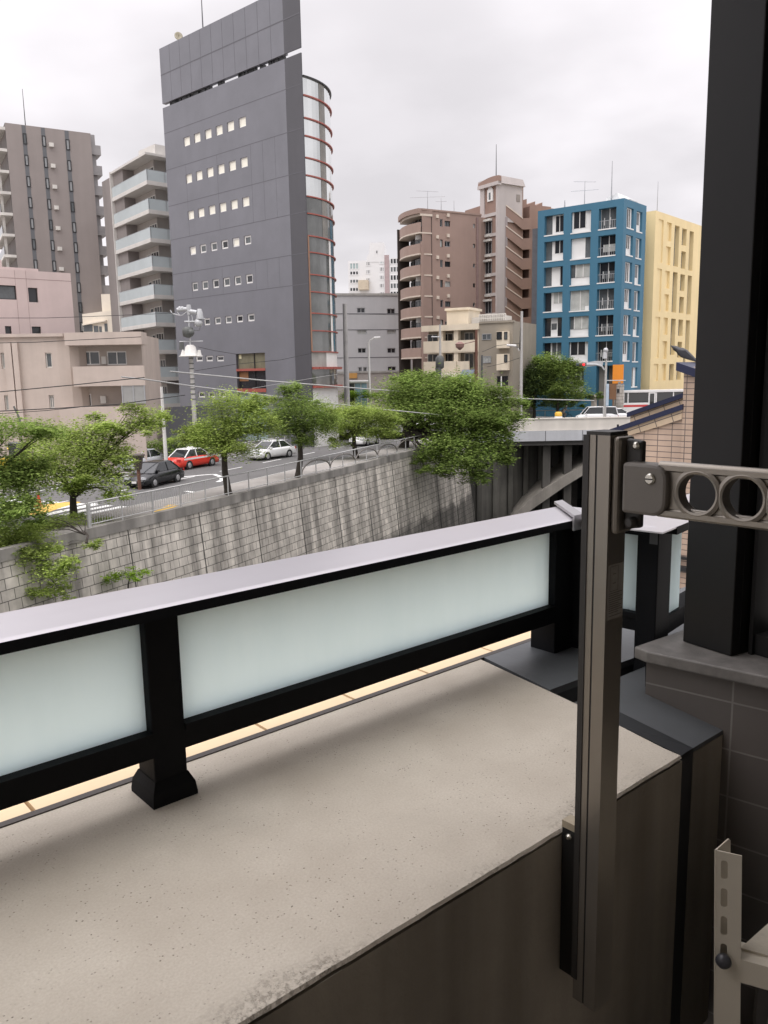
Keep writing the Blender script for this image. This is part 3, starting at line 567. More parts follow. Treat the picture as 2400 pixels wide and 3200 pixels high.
for k in range(-1, 6):
    b = MB(); pts = [f4.p(u, z - pS * k, 0) for u, z in reversed(q)]; b.slab(pts, f4.n * -.2)
    pts2 = [f4.p(q[i][0], q[i][1] - pS * k + (.02 if i < 2 else -.12), .06) for i in (0, 1)]
    b.slab([f4.p(q[1][0], q[1][1] - pS * k - .12, .06), f4.p(q[1][0], q[1][1] - pS * k + .05, .06), f4.p(q[0][0], q[0][1] - pS * k + .05, .06), f4.p(q[0][0], q[0][1] - pS * k - .12, .06)], f4.n * -.3, 1)
    zz_ = q[3][1] - pS * k; b.fbox(f4, q[1][0], q[2][0], zz_, zz_ + .2, -2.1, -.21, 0); b.fbox(f4, q[2][0] - .2, q[2][0], zz_ + .2, zz_ + 1.5, -2.1, -.21, 0)
    b.obj('stair_flight', [BROWN2, TRIM], sb)
    u, z = f4.px(zl(858, 962), -2.1); window(sb, f4, u + .1, u + 1.3, z - pS * k - .5, z - pS * k + .6, -2.15, BLACKM, G_DARK, .08, 2)
mast(zl(400, 125), zl(402, -305), o.y + 2, .07, 'tall mast on the round-topped stair tower', BLACKM)
# ================================================================== cream three-storey house by the bridge
CR = mat('cream stucco', (.74, .65, .51), .8, 0, .07, .5, .1, 15, .1); CRD = mat('khaki stucco', (.30, .265, .215), .85, 0, .07, .5, streak=.06)
o = aty(zc(895, 1250), 104); fJ = Fr((o.x, o.y), 118); 
jb = empty('cream_flats', fJ.p(8, 0), 'cream and khaki three-storey flats with balconies in front of the zigzag stairs', 'apartment building')
uj1 = fJ.px(zc(1372, 1250))[0]; uj2 = fJ.px(zc(1668, 1250))[0]; zjt = fJ.px(zc(1130, 1165))[1]
lv = [fJ.px(zc(1000, y))[1] for y in (1300, 1487)]; pj = lv[0] - lv[1]
Z2, Z1 = fJ.px(zc(1000, 1385))[1], fJ.px(zc(1000, 1560))[1]
b = MB(); b.fbox(fJ, 0, uj1, 0, zjt - .05, -10, -1.5, 1); b.fbox(fJ, uj1 - .02, uj2, 0, zjt + .35, -9, .02, 1)
b.fbox(fJ, -.2, uj1 + .1, zjt - .45, zjt + .25, -1.6, .25, 0); b.fbox(fJ, uj1 + .11, uj2 + .1, zjt + .2, zjt + .45, -.5, .15, 1)
for x in (1040, 1172, 1362): u = fJ.px(zc(x, 1300))[0]; b.fbox(fJ, u - .28, u + .28, 0, zjt - .45, -1.0, -.05, 0)
b.obj('wall', [CR, CRD], jb)
for z in (Z2, Z1):
    b = MB(); b.fbox(fJ, 0, fJ.px(zc(1180, 1300))[0] if z == Z1 else uj1, z, z + 1.35, -.15, .08, 0); b.fbox(fJ, 0, uj1, z - .12, z - .01, -1.49, .06, 0)
    if z == Z1: b.fbox(fJ, fJ.px(zc(1185, 1300))[0], fJ.px(zc(1290, 1300))[0], z, z + 1.3, -.14, .08, 0)
    b.obj('balcony', CR, jb)
    for x0, x1 in ((930, 1020), (1062, 1150), (1250, 1330)):
        a, c = fJ.px(zc(x0, 1300), -1.5)[0], fJ.px(zc(x1, 1300), -1.5)[0]; window(jb, fJ, a, c, z + .4, z + 2.3, -1.46, WHITE2, G_GREY if x0 != 1062 else G_DARK, .08, 2)
for x0, x1, y0, y1, m in ((1402, 1482, 1225, 1278, 2), (1408, 1480, 1418, 1478, 3)): h = hrect(fJ, zc, x0, x1, y0, y1); window(jb, fJ, *h, .04, ALU, G_PALE if m == 3 else G_GREY, .08, m)
for y0, y1 in ((1205, 1350), (1400, 1540)):
    h = hrect(fJ, zc, 1545, 1640, y0, y1); b = MB(); b.fbox(fJ, *h, .03, .8); ba = b.obj('bay', CR, jb)
    for x0, x1 in ((1548, 1592), (1612, 1640)):
        if y0 == 1400 and x0 == 1548: continue
        a = hrect(fJ, zc, x0, x1, y0 + 5, y0 + 72); window(jb, fJ, *a, .83, BLACKM, G_GREY if x0 > 1600 else G_DARK, .08, 1)
h = hrect(fJ, zc, 1532, 1625, 1590, 1672); window(jb, fJ, *h, .05, BLACKM, G_DARK, .1, 3)
b = MB(); h = hrect(fJ, zc, 1095, 1282, 1022, 1150, -3); b.fbox(fJ, h[0], h[1], h[2] - 1, h[3], -7, -3); b.fbox(fJ, h[0] - .2, h[1] + .2, h[3], h[3] + .3, -7.2, -2.8); b.obj('roof_room', CR, jb)
b = MB(); h = hrect(fJ, zc, 1282, 1375, 1085, 1130, -4); b.fbox(fJ, h[0], h[1], zjt - .1, h[3], -7, -4)
h = hrect(fJ, zc, 1375, 1605, 1052, 1115, -3); u0, u1 = h[0], h[1]
b.fbox(fJ, u0, u1, h[3] - .15, h[3], -3.1, -3)
for i in range(13): u = lerp(u0, u1, i / 12); b.fbox(fJ, u - .05, u + .05, zjt - .2, h[3] - .15, -3.1, -3)
for t in (.35, .65): b.fbox(fJ, u0, u1, lerp(zjt, h[3], t) - .05, lerp(zjt, h[3], t) + .05, -3.09, -3.01)
b.fbox(fJ, u0, u0 + 3.2, zjt - .1, h[3] - .2, -6, -3.2); b.obj('roof_railing', WHITE2, jb)
h = hrect(fJ, zq, 1100, 1205, 318, 384, 1.0); b = MB(); b.slab([fJ.p(h[0], h[2], 1.4), fJ.p(h[1], h[2], 1.4), fJ.p(h[1], h[3], .2), fJ.p(h[0], h[3], .2)], V((0, 0, -.08)), 0); b.fbox(fJ, h[0], h[1], h[2] - .6, h[2] - .1, 1.35, 1.42, 1); b.obj('awning', [mat('blue grey awning', (.16, .19, .25), .7, 0, .1, 2), WHITE], jb)
h = hrect(fJ, zq, 790, 1100, 345, 380, 1); b = MB(); b.slab([fJ.p(h[0], h[2], 1.2), fJ.p(h[1], h[2], 1.2), fJ.p(h[1], h[3], .1), fJ.p(h[0], h[3], .1)], V((0, 0, -.08)), 0); b.obj('shop_canopy', mat('beige canopy', (.42, .38, .32), .8, 0, .1, 1), jb)
# ================================================================== blue grid building
BLUE = mat('teal blue paint', (.042, .145, .225), .6, 0, .05, .3, streak=.05); PANEL = mat('white infill panel', (.70, .70, .69), .6, 0, .03, 1)
o = aty(zd(862, 415), 105); fK = Fr((o.x, o.y), 128.4); fK2 = Fr((o.x, o.y), 40.4)
kb = empty('blue_building', (o.x - 3, o.y + 6, 0), 'bright teal blue seven-storey building with a grid of deep square openings', 'apartment building')
zK = fK.px(zd(862, 415))[1]; uk0 = fK.px(zd(193, 1000))[0]; uk2 = fK2.px(zd(1030, 600))[0]
rz = [fK.px(zd(735, y))[1] for y in (488, 693, 1308)]; pk_ = (rz[1] - rz[2]) / 3
C1 = [hrect(fK, zd, 250, 396, 545, 702), hrect(fK, zd, 454, 606, 516, 683), hrect(fK, zd, 666, 800, 490, 656)]
C2 = [hrect(fK2, zd, 881, 934, 490, 655), hrect(fK2, zd, 956, 1000, 518, 682)]
H1 = []; H2 = []
for k in range(6):
    for c in C1: H1.append((c[0], c[1], c[2] - pk_ * k, c[3] - pk_ * k))
    for c in C2: H2.append((c[0], c[1], c[2] - pk_ * k, c[3] - pk_ * k))
k6 = pk_ * 6; 
G1 = [(C1[1][0] - .3, C1[1][1] - .5, C1[1][2] - k6 - .6, C1[1][3] - k6 - .2), hrect(fK, zd, 645, 712, 1700, 1960), (fK.px(zd(722, 1760))[0], -.15, fK.px(zd(780, 1900))[1], fK.px(zd(780, 1700))[1])]
G1[1] = (G1[1][0], G1[1][1], .1, G1[1][3]); G2 = [(C2[1][0], C2[1][1], C2[1][2] - k6, C2[1][3] - k6)]
b = MB(); b.wall(fK, uk0, 0, 0, zK, H1 + G1, 1.0, 0); b.wall(fK2, 0, uk2, 0, zK, H2 + G2, .6, 0)
pb_ = [fK.p(uk0, 0), fK.p(0, 0), fK2.p(uk2, 0), fK2.p(uk2, 0) + fK.u * uk0]; 
b.face([(p.x, p.y, zK - .6) for p in pb_], 0)
b.face([(pb_[2].x, pb_[2].y, 0), (pb_[3].x, pb_[3].y, 0), (pb_[3].x, pb_[3].y, zK), (pb_[2].x, pb_[2].y, zK)], 0); b.face([(pb_[3].x, pb_[3].y, 0), (pb_[0].x, pb_[0].y, 0), (pb_[0].x, pb_[0].y, zK), (pb_[3].x, pb_[3].y, zK)], 0)
b.fbox(fK, uk0 - 1.2, uk0 - .01, 0, zK - 2, -6, -.8, 1)
b.obj('wall', [BLUE, mat('side annex', (.10, .10, .11), .8)], kb)
D_, W_, P_c, G_ = G_DARK, PANEL, G_PALE, G_GREY
sp1 = [[(0, .33, 0, 1, G_), (.33, 1, 0, 1, W_), (.5, .94, .18, .95, D_)], [(0, .33, 0, 1, G_), (.33, 1, 0, 1, W_), (.48, 1, .4, 1, D_)], [(0, .33, 0, 1, G_), (.33, .78, 0, 1, W_), (.8, 1, .05, 1, D_)],
       [(0, .33, 0, 1, D_), (.33, 1, 0, 1, W_), (.45, 1, .45, 1, P_c)], [(0, .33, 0, 1, D_), (.33, .7, 0, 1, W_), (.36, .64, .4, .72, G_), (.7, 1, 0, 1, D_)], [(0, .33, 0, 1, D_), (.33, 1, 0, 1, W_), (.4, .95, .35, 1, G_)]]
sp2 = [[(0, 1, 0, 1, W_), (.08, .7, .25, 1, D_)], [(0, .7, 0, 1, W_), (.7, 1, 0, 1, G_)], [(0, 1, 0, .4, W_), (0, .25, .4, 1, G_), (.25, 1, .4, 1, P_c)], [(0, 1, 0, 1, P_c), (.75, .95, .05, .25, W_)], [(0, 1, 0, .4, W_), (0, .22, .4, 1, G_), (.22, 1, .4, 1, P_c)], [(0, 1, 0, 1, W_), (.05, .82, .38, 1, D_)]]
def infill(fr, h, spec, dn):
    b = MB(); pn = []
    for i, (a, c, d, e, m) in enumerate(spec):
        r_ = (lerp(h[0], h[1], a), lerp(h[0], h[1], c), lerp(h[2], h[3], d), lerp(h[2], h[3], e))
        n = -dn + .03 * i
        if m is PANEL: b.fbox(fr, *r_, n - .1, n)
        else: pn.append((r_, n, m))
    b.fbox(fr, h[0] - .05, h[1] + .05, h[2] - .02, h[2] + .12, -dn + .1, .05)
    f = b.obj('infill', PANEL, kb)
    for r_, n, m in pn:
        g = MB(); g.fbox(fr, *r_, n - .05, n); g.obj('pane', m, f)
        if r_[1] - r_[0] > .9:
            g = MB(); u = (r_[0] + r_[1]) / 2; g.fbox(fr, u - .04, u + .04, r_[2], r_[3], n - .02, n + .06)
            for s in (0, 1): g.fbox(fr, r_[s] - .04, r_[s] + .04, r_[2], r_[3], n - .02, n + .05)
            g.obj('frame', WHITE, f)
for k in range(6):
    infill(fK, H1[3 * k], sp1[k], .55); infill(fK, H1[3 * k + 1], sp2[k], .35)
    h = H1[3 * k + 2]; infill(fK, h, [(0, 1, 0, 1, G_ if k in (0, 3) else D_), (.2, .9, .25, .6, P_c if k == 1 else G_)], .8)
    b = MB(); b.fbox(fK, h[0], h[1], h[2] + 1.1, h[2] + 1.16, -.3, -.24)
    for i in range(9): u = lerp(h[0], h[1], i / 8); b.fbox(fK, u - .02, u + .02, h[2] + .13, h[2] + 1.1, -.29, -.25)
    b.obj('railing', ALU, kb)
    for j in (0, 1): infill(fK2, H2[2 * k + j], [(0, 1, 0, 1, W_), (.25, .75, .38 if (k + j) % 2 else .05, .95, G_ if j else D_)], .3)
infill(fK, G1[0], [(0, 1, 0, 1, P_c), (.5, 1, .3, 1, G_)], .6); infill(fK2, G2[0], [(0, .6, 0, 1, G_), (.6, 1, 0, 1, W_)], .3)
b = MB(); b.fbox(fK, G1[1][0], G1[1][1], .1, G1[1][3], -1.05, -.95); b.obj('door', mat('warm grey door', (.24, .22, .2), .6, 0, .1, 1), kb)
b = MB(); b.fbox(fK, G1[2][0], G1[2][1], G1[2][2], G1[2][3], -1.05, -.95); b.obj('lobby_wall', mat('dim lobby', (.16, .12, .09), .6), kb)
b = MB(); h = hrect(fK, zd, 774, 856, 1695, 1840, .15); b.fbox(fK, h[0], h[1] , h[2], h[3], .1, .2); b.obj('orange_panel', mat('orange panel', (.80, .28, .035), .5, 0, .04, 1), kb)
b = MB(); a = [fK.px(zd(x, y), -4) for x, y in ((725, 420), (808, 374), (900, 418))]; b.slab([fK.p(a[0][0], zK - 1, -3), fK.p(a[2][0], zK - 1, -3), fK.p(a[2][0], a[2][1], -4), fK.p(a[1][0], a[1][1], -4), fK.p(a[0][0], a[0][1], -4)], fK.n * -3); b.obj('roof_light', mat('pale roof light', (.55, .56, .56), .4), kb)
mast(zd(557, 455), zd(557, 285), fK.p(-8, 0, -3).y, .06, 'double crossbar aerial on the blue building', ALU, ((.97, 1.7, 70), (.58, 1.8, 90))); mast(zd(764, 400), zd(767, 130), fK.p(-3, 0, -4).y, .08, 'tall plain mast beside the roof light of the blue building', ALU)
mast(zd(405, 480), zd(405, 432), fK.p(-13, 0, -3).y, .1, 'stubby vent aerial at the left of the blue roof', ALU)
# ================================================================== yellow building
YEL = mat('pale yellow render', (.74, .60, .335), .75, 0, .05, .3, streak=.06)
o = aty(zd(1105, 510), 112); fL = Fr((o.x, o.y), 41)
yb = empty('yellow_building', fL.p(8, 0), 'pale yellow block with tall narrow slot openings behind the blue building', 'building')
zL = fL.px(zd(1105, 510))[1]; uL1 = 24
spec = {(1123, 1160): ((580, 912), (957, 1285), (1328, 1645), (1690, 1820)), (1187, 1222): ((603, 745), (788, 930), (975, 1110), (1155, 1285), (1335, 1465), (1515, 1650), (1690, 1815)), (1247, 1283): ((627, 943), (985, 1295), (1343, 1620), (1690, 1815)),
        (1305, 1340): ((650, 780), (825, 960), (1002, 1130), (1175, 1300), (1350, 1475), (1520, 1640), (1690, 1810)), (1363, 1395): ((670, 975), (1012, 1310), (1355, 1610), (1690, 1800))}
hs = []; u_of = lambda x, y: fL.px(zd(x, y))
for (x0, x1), ys in spec.items():
    du = 9
    ua, ub = u_of(x0, 750)[0], u_of(x1, 750)[0]
    for y0, y1 in ys:
        xm = (x0 + x1) / 2 - (y0 - 650) * .028; hs.append((ua, ub, u_of(xm, y1)[1], u_of(xm, y0)[1]))
hs = [h for h in hs if h[3] > h[2] + .4]
w5 = hs[-1][1]; st5 = u_of(1305, 750)[0] - u_of(1187, 750)[0]
b = MB(); b.wall(fL, 0, uL1, 0, zL, hs, .65, 0); shell(b, fL, 0, uL1, 0, zL, 12)
f5 = Fr((o.x, o.y), 128); b.fbox(f5, -5, -.02, 0, zL - .3, -6, -.01, 0)
b.obj('wall', YEL, yb)
SLOTG = mat('dusky slot glass', (.085, .075, .06), .2, 0, .25, .6)
for i, h in enumerate(hs):
    tall = h[3] - h[2] > 4.5; window(yb, fL, *h, -.6, ALU, (SLOTG, G_DARK, SLOTG)[(i * 5) % 3], .07, 1, .04, hm=.5 if tall else .35)
for k in range(8): b = MB(); z = zL - 2.5 - 3.55 * k; b.fbox(f5, -2.9, -2.2, z - .8, z + .8, .0, .35); b.obj('vent_hood', ALU, yb)
mast(zd(1115, 510), zd(1117, 290), fL.p(3, 0, -2).y, .06, 'slim mast on the pale yellow block', ALU)
# ================================================================== river, banks, road
WT = .28
wp = [onz(q, WT) for q in ((0, 1712), (139, 1687), (253, 1649), (350, 1632), (468, 1614), (737, 1547), (872, 1509), (1150, 1446), (1320, 1397))]
wall = [V((p.x, p.y)) for p in wp]
d0 = V((.40, .917)).normalized(); wall = [wall[1] - d0 * 45, wall[1] - d0 * 12] + wall[1:]
d1 = (wall[-1] - wall[-3]).normalized(); YB = 86.0
wall.append(wall[-1] + d1 * ((YB + 1.0 - wall[-1].y) / d1.y))
# resample smoothly
for _ in range(3): wall = [wall[0]] + [(wall[i - 1] + wall[i] * 2 + wall[i + 1]) / 4 for i in range(1, len(wall) - 1)] + [wall[-1]]
al = [0.]
for i in range(1, len(wall)): al.append(al[-1] + (wall[i] - wall[i - 1]).length)
def wat(s):
    s = max(0, min(al[-1] - 1e-4, s)); i = max(k for k in range(len(al) - 1) if al[k] <= s); t = (s - al[i]) / (al[i + 1] - al[i]); d = (wall[i + 1] - wall[i]).normalized()
    return wall[i].lerp(wall[i + 1], t), d
def wnear(x, y):
    best = min(range(400), key=lambda k: (wat(al[-1] * k / 399)[0] - V((x, y))).length); return al[-1] * best / 399
def off(s, o, z):                                    # point o metres inland (left) of the wall line
    p, d = wat(s); return V((p.x - d.y * o, p.y + d.x * o, z))
NS = 60; SS = [al[-1] * k / NS for k in range(NS + 1)]
ASPH = mat('asphalt', (.115, .112, .11), .85, 0, .12, .35, .3, 40); PAVE = mat('pavement concrete', (.30, .28, .26), .9, 0, .12, .8, .3, 30)
b = MB(); ez = [off(s, 0, -.012) for s in SS]
far = [V((3000, 140, -.012)), V((3000, 3500, -.012)), V((-3000, 3500, -.012)), V((-3000, -500, -.012)), V((ez[0].x, -500, -.012))]
lst = [V((ez[-1].x + 2, 140, -.012))]
b.face([v for v in ez] + lst + far, 0); b.obj('ground', PAVE, kind='structure')
b = MB(); b.face([(5, 21, -.3), (38, 80, -.3), (44, 140, -.3), (3000, 140, -.3), (3000, -500, -.3), (-60, -500, -.3), (-34, -49, -.3)]); b.obj('near_bank', mat('pale bank concrete', (.48, .46, .43), .9, 0, .1, .5), kind='structure')
WATER = mat('river water', (.03, .035, .028), .12, 0, .2, .3, .3, 2); b = MB(); b.face([(-120, -500, -9), (200, -500, -9), (200, 300, -9), (-120, 300, -9)]); b.obj('river_water', WATER, kind='structure')
def ribbon(name, o0, o1, z, m, s0=0, s1=1e9, kind='structure', **kw):
    b = MB(); ss = [s for s in SS if s0 < s < min(s1, al[-1])]; ss = [s0] + ss + ([min(s1, al[-1])] if s1 < al[-1] else [al[-1]])
    for i in range(len(ss) - 1): b.face([off(ss[i], o0, z), off(ss[i + 1], o0, z), off(ss[i + 1], o1, z), off(ss[i], o1, z)])
    return b.obj(name, m, kind=kind, **kw)
ribbon('road', 3.6, 14.6, 0.0, ASPH)
b = MB()
for o0, o1 in ((3.45, 3.6), (14.6, 14.75)):
    for i in range(NS): b.hexa([off(SS[i], o0, -.01), off(SS[i + 1], o0, -.01), off(SS[i + 1], o1, -.01), off(SS[i], o1, -.01), off(SS[i], o0, .13), off(SS[i + 1], o0, .13), off(SS[i + 1], o1, .13), off(SS[i], o1, .13)][::1])
b.obj('kerb', CONC, kind='structure')
b = MB()
for i in range(NS): b.hexa([off(SS[i], 3.45, -.01), off(SS[i], .3, -.01), off(SS[i + 1], .3, -.01), off(SS[i + 1], 3.45, -.01), off(SS[i], 3.45, .12), off(SS[i], .3, .12), off(SS[i + 1], .3, .12), off(SS[i + 1], 3.45, .12)])
b.obj('pavement', PAVE, kind='structure')
LINE = mat('white road paint', (.72, .72, .70), .7, 0, .1, 2); OCH = mat('ochre paving', (.62, .39, .085), .8, 0, .1, 2)
def line(b, a, c, w=.16, z=.005, m=0):
    a, c = V((a[0], a[1])), V((c[0], c[1])); d = (c - a).normalized(); n = V((-d.y, d.x)) * w / 2
    b.face([(*(a - n), z), (*(c - n), z), (*(c + n), z), (*(a + n), z)], m)
def g2(q, z=0): p = onz(q, z); return (p.x, p.y)
b = MB()
for o in (4.1, 14.1):
    for i in range(8, NS): line(b, off(SS[i], o, 0), off(SS[i + 1], o, 0), .15)
s = 40.
while s < al[-1] - 3: line(b, off(s, 9.0, 0), off(s + 3, 9.0, 0), .15); s += 6
for pts in (((564, 1491), (640, 1484), (668, 1482), (690, 1490), (695, 1500), (680, 1506)), ((580, 1535), (640, 1543), (660, 1548)), ((440, 1483), (560, 1478)), ((140, 1611), (205, 1596), (300, 1572)), ((185, 1517), (330, 1511))):
    for i in range(len(pts) - 1): line(b, g2(pts[i]), g2(pts[i + 1]), .32)
for i in range(9):                                   # pedestrian crossing at the left
    o = 4.4 + i * 1.0; line(b, off(wnear(*g2((330, 1600))) - 1.5, o, 0), off(wnear(*g2((330, 1600))) + 2.0, o, 0), .5, .006)
b.obj('road_marking', LINE, kind='structure')
b = MB()
P_ = [onz(zg(*q), .124) for q in ((1115, 838), (1200, 838), (1330, 775), (1250, 775))]; b.face(P_)
b.face([(p.x, p.y, .007) for p in (onz(zg(*q), 0) for q in ((195, 850), (300, 850), (480, 790), (600, 758), (560, 752), (350, 770), (230, 820)))])
b.obj('ochre_paving', OCH, kind='structure')
# stone river wall
STONE = brickmat('river wall masonry', (.57, .53, .465), (.46, .43, .375), (.12, .115, .10), .66, .45, .018, .85, .42, .5, .16, .5, foot=-6.0)
b = MB(); vs = []
def wv(s, o, z): return off(s, o, z)
NW = 120; SW = [al[-1] * k / NW for k in range(NW + 1)]
for i in range(NW):
    a, c = SW[i], SW[i + 1]
    b.face([wv(a, -.9, -9.3), wv(c, -.9, -9.3), wv(c, 0, -.2), wv(a, 0, -.2)], 0, True)
def wuv(v): return (wnear(v.x, v.y), v.z)
rw = b
root = rw.obj('river_wall', STONE, None, None, 'long grey block river embankment wall streaked dark and wet at its foot', 'river wall')
L = root.data.uv_layers.new(name='UVMap')
us = []
for p in root.data.polygons:
    i = p.index; a, c = SW[i], SW[i + 1]
    us += [a, -9.3, c, -9.3, c, -.2, a, -.2]
L.data.foreach_set('uv', us)
COPE = mat('stained coping concrete', (.28, .265, .24), .9, 0, .2, .5, .3, 20, .45)
b = MB()
for i in range(NW):
    a, c = SW[i], SW[i + 1]
    b.hexa([off(a, -.06, -.21), off(c, -.06, -.21), off(c, .3, -.21), off(a, .3, -.21), off(a, -.06, WT), off(c, -.06, WT), off(c, .3, WT), off(a, .3, WT)])
b.obj('coping', COPE, root)
b = MB(); s = 50.
while s < al[-1]:
    p, d = wat(s); q = off(s, 0, 0); b.hexa([off(s, -.91, -9), off(s + .05, -.91, -9), off(s + .05, -.6, -9), off(s, -.6, -9), off(s, -.02, -.22), off(s + .05, -.02, -.22), off(s + .05, .2, -.22), off(s, .2, -.22)]); s += 5.2
b.obj('joint_strip', mat('dark expansion joint', (.06, .058, .053), .9, 0, 0), root)
# railing on the wall
FEN = mat('galvanised rail', (.50, .50, .49), .45, .3, .12, 2)
fe = empty('riverside_railing', off(55, .1, WT), 'low pale metal railing running along the top of the river wall', 'railing')
s = wnear(*g2((250, 1645), WT)); sF = s; k = 0; k0 = None
while s < al[-1] - 2:
    p = off(s, .1, WT); b = MB(); b.tube([p, p + V((0, 0, 1.1))], .04 if k else .09, 6); b.obj('post', FEN, fe); s += 2.05; k += 1
b = MB(); ss = [sF + (s - 2.05 - sF) * i / 40 for i in range(41)]
b.tube([off(t, .1, WT + 1.1) for t in ss], .04, 6); b.obj('top_rail', FEN, fe)
b = MB(); b.tube([off(t, .1, WT + .14) for t in ss], .025, 6); b.obj('bottom_rail', FEN, fe)
b = MB()
for i in range(0, int((7.5) / .16)): t = sF + i * .16; b.tube([off(t, .1, WT + .14), off(t, .1, WT + 1.1)], .012, 4)
b.obj('baluster', FEN, fe)
b = MB(); t = sF + 18.5
while t < s - 4:                                     # pressed arches in the farther panels
    for side in (0, 1):
        pts = [off(t + (1 - math.cos(a)) * 2.0 if side == 0 else t + 4.1 - (1 - math.cos(a)) * 2.0, .1, WT + .2 + .75 * math.sin(a)) for a in [math.pi / 2 * j / 6 for j in range(7)]]
        b.tube(pts, .05, 5)
    t += 4.1
b.obj('arch_bar', mat('brown grey bar', (.16, .145, .13), .6, 0, .1, 2), fe)
# ================================================================== bridge
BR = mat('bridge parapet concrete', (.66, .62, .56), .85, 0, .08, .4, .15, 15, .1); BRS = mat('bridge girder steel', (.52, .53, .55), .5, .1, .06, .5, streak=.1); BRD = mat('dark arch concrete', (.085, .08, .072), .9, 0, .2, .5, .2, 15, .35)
x0 = aty((1540, 1300), YB).x - 4; x1 = 75
ztop = aty((1800, 1305), YB).z; zg1 = aty((1800, 1344), YB).z; zg0 = aty((1800, 1376), YB).z; zs_ = aty((1800, 1389), YB + .6).z; zd_ = .75
bb = empty('road_bridge', ((x0 + x1) / 2, YB, 0), 'concrete arch road bridge with a pale solid parapet crossing the river', 'bridge')
b = MB(); b.box((x0, YB, zg1), (x1, YB + .3, ztop - .12), 0); b.box((x0, YB - .08, ztop - .12), (x1, YB + .36, ztop), 0)
b.obj('parapet', BR, bb)
b = MB(); b.box((x0, YB - .15, zg0), (x1, YB + .25, zg1 - .02), 0); b.obj('girder', BRS, bb)
b = MB()
x = x0 + 1.7
while x < x1: b.box((x, YB - .165, zg0), (x + .06, YB - .12, zg1 - .02)); x += 3.9
b.obj('girder_joint', mat('dark joint', (.08, .08, .085), .8, 0, 0), bb)
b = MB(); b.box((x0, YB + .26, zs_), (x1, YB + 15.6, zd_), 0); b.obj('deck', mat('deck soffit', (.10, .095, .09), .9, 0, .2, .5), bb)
b = MB(); b.box((x0 - 30, YB + .4, zd_ + .004), (x1, YB + 15.6, zd_ + .01)); b.obj('bridge_road', ASPH, kind='structure')
# arch rib and spandrel columns
bo = [(1560, 1725), (1600, 1650), (1643, 1606), (1700, 1566), (1763, 1522), (1830, 1480), (1900, 1447), (1990, 1417), (2100, 1402), (2250, 1400), (2400, 1412)]
to = [(1575, 1660), (1612, 1606), (1652, 1566), (1704, 1526), (1765, 1487), (1830, 1451), (1900, 1423), (1990, 1399), (2100, 1388), (2250, 1386), (2400, 1394)]
bw_, tw_ = [aty(q, YB + .6) for q in bo], [aty(q, YB + .6) for q in to]; aw = bw_[2:]
b = MB(); yv = V((0, 13.5, 0))
for i in range(len(bo) - 1): b.hexa([bw_[i], bw_[i + 1], bw_[i + 1] + yv, bw_[i] + yv, tw_[i], tw_[i + 1], tw_[i + 1] + yv, tw_[i] + yv])
b.obj('arch_rib', mat('pale arch concrete', (.27, .25, .22), .9, 0, .15, .6, .2, 20, .2), bb)
x = aty((1708, 1450), YB + 1.5).x - .45
for i in range(8):
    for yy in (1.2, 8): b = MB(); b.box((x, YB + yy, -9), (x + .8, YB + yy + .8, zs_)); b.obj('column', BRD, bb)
    x += 2.3
# abutment under the bridge's left end
xa0 = aty((1449, 1500), YB - 1.5).x; p_end = off(al[-1] - .3, 0, 0)
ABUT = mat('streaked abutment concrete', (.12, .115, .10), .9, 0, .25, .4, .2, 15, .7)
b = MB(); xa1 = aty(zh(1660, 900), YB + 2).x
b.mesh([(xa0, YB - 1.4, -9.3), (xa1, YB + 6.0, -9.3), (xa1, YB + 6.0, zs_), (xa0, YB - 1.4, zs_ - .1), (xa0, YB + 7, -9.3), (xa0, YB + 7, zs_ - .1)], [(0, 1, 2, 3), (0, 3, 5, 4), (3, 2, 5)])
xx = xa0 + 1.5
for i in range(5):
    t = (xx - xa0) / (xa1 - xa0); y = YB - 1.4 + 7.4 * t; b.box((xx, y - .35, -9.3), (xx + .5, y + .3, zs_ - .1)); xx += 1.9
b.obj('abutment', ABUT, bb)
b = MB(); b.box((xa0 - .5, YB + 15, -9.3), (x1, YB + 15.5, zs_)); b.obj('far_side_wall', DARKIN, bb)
b = MB(); b.box((11, YB + 15.61, -.5), (90, 128, zd_ + .002)); b.obj('raised_pavement', PAVE, kind='structure')
# bridge fence behind the traffic
b = MB(); Y2 = YB + 15.8
b = MB(); Yf = 104.3; z0 = zd_
bf = empty('bridge_railing', (18, Yf, z0), 'low pipe railing on the far side of the bridge road behind the cyclist', 'railing')
zrl = z0 + 1.15
b.tube([V((13, Yf, zrl)), V((31, Yf, zrl))], .06, 6); b.obj('top_rail', FEN, bf)
for i in range(8): b = MB(); x = 13.5 + i * 2.4; b.tube([V((x, Yf, z0)), V((x, Yf, zrl))], .05, 6); b.obj('post', FEN, bf)
b = MB(); q = aty(zn(515, 640), Yf); b.lathe((q.x, q.y - .2, z0), (0, 0, 1), [(0, .38), (q.z - z0 + .3, .38), (q.z - z0 + .35, .52), (q.z - z0 + .6, .52), (q.z - z0 + .8, .18)], 4, 0, False); b.obj('bridge_pillar', mat('pale bridge pillar', (.55, .5, .45), .8), None, (q.x, q.y - .2, z0), 'stubby pale capped pillar at the end of the thin bridge railing', 'pillar')
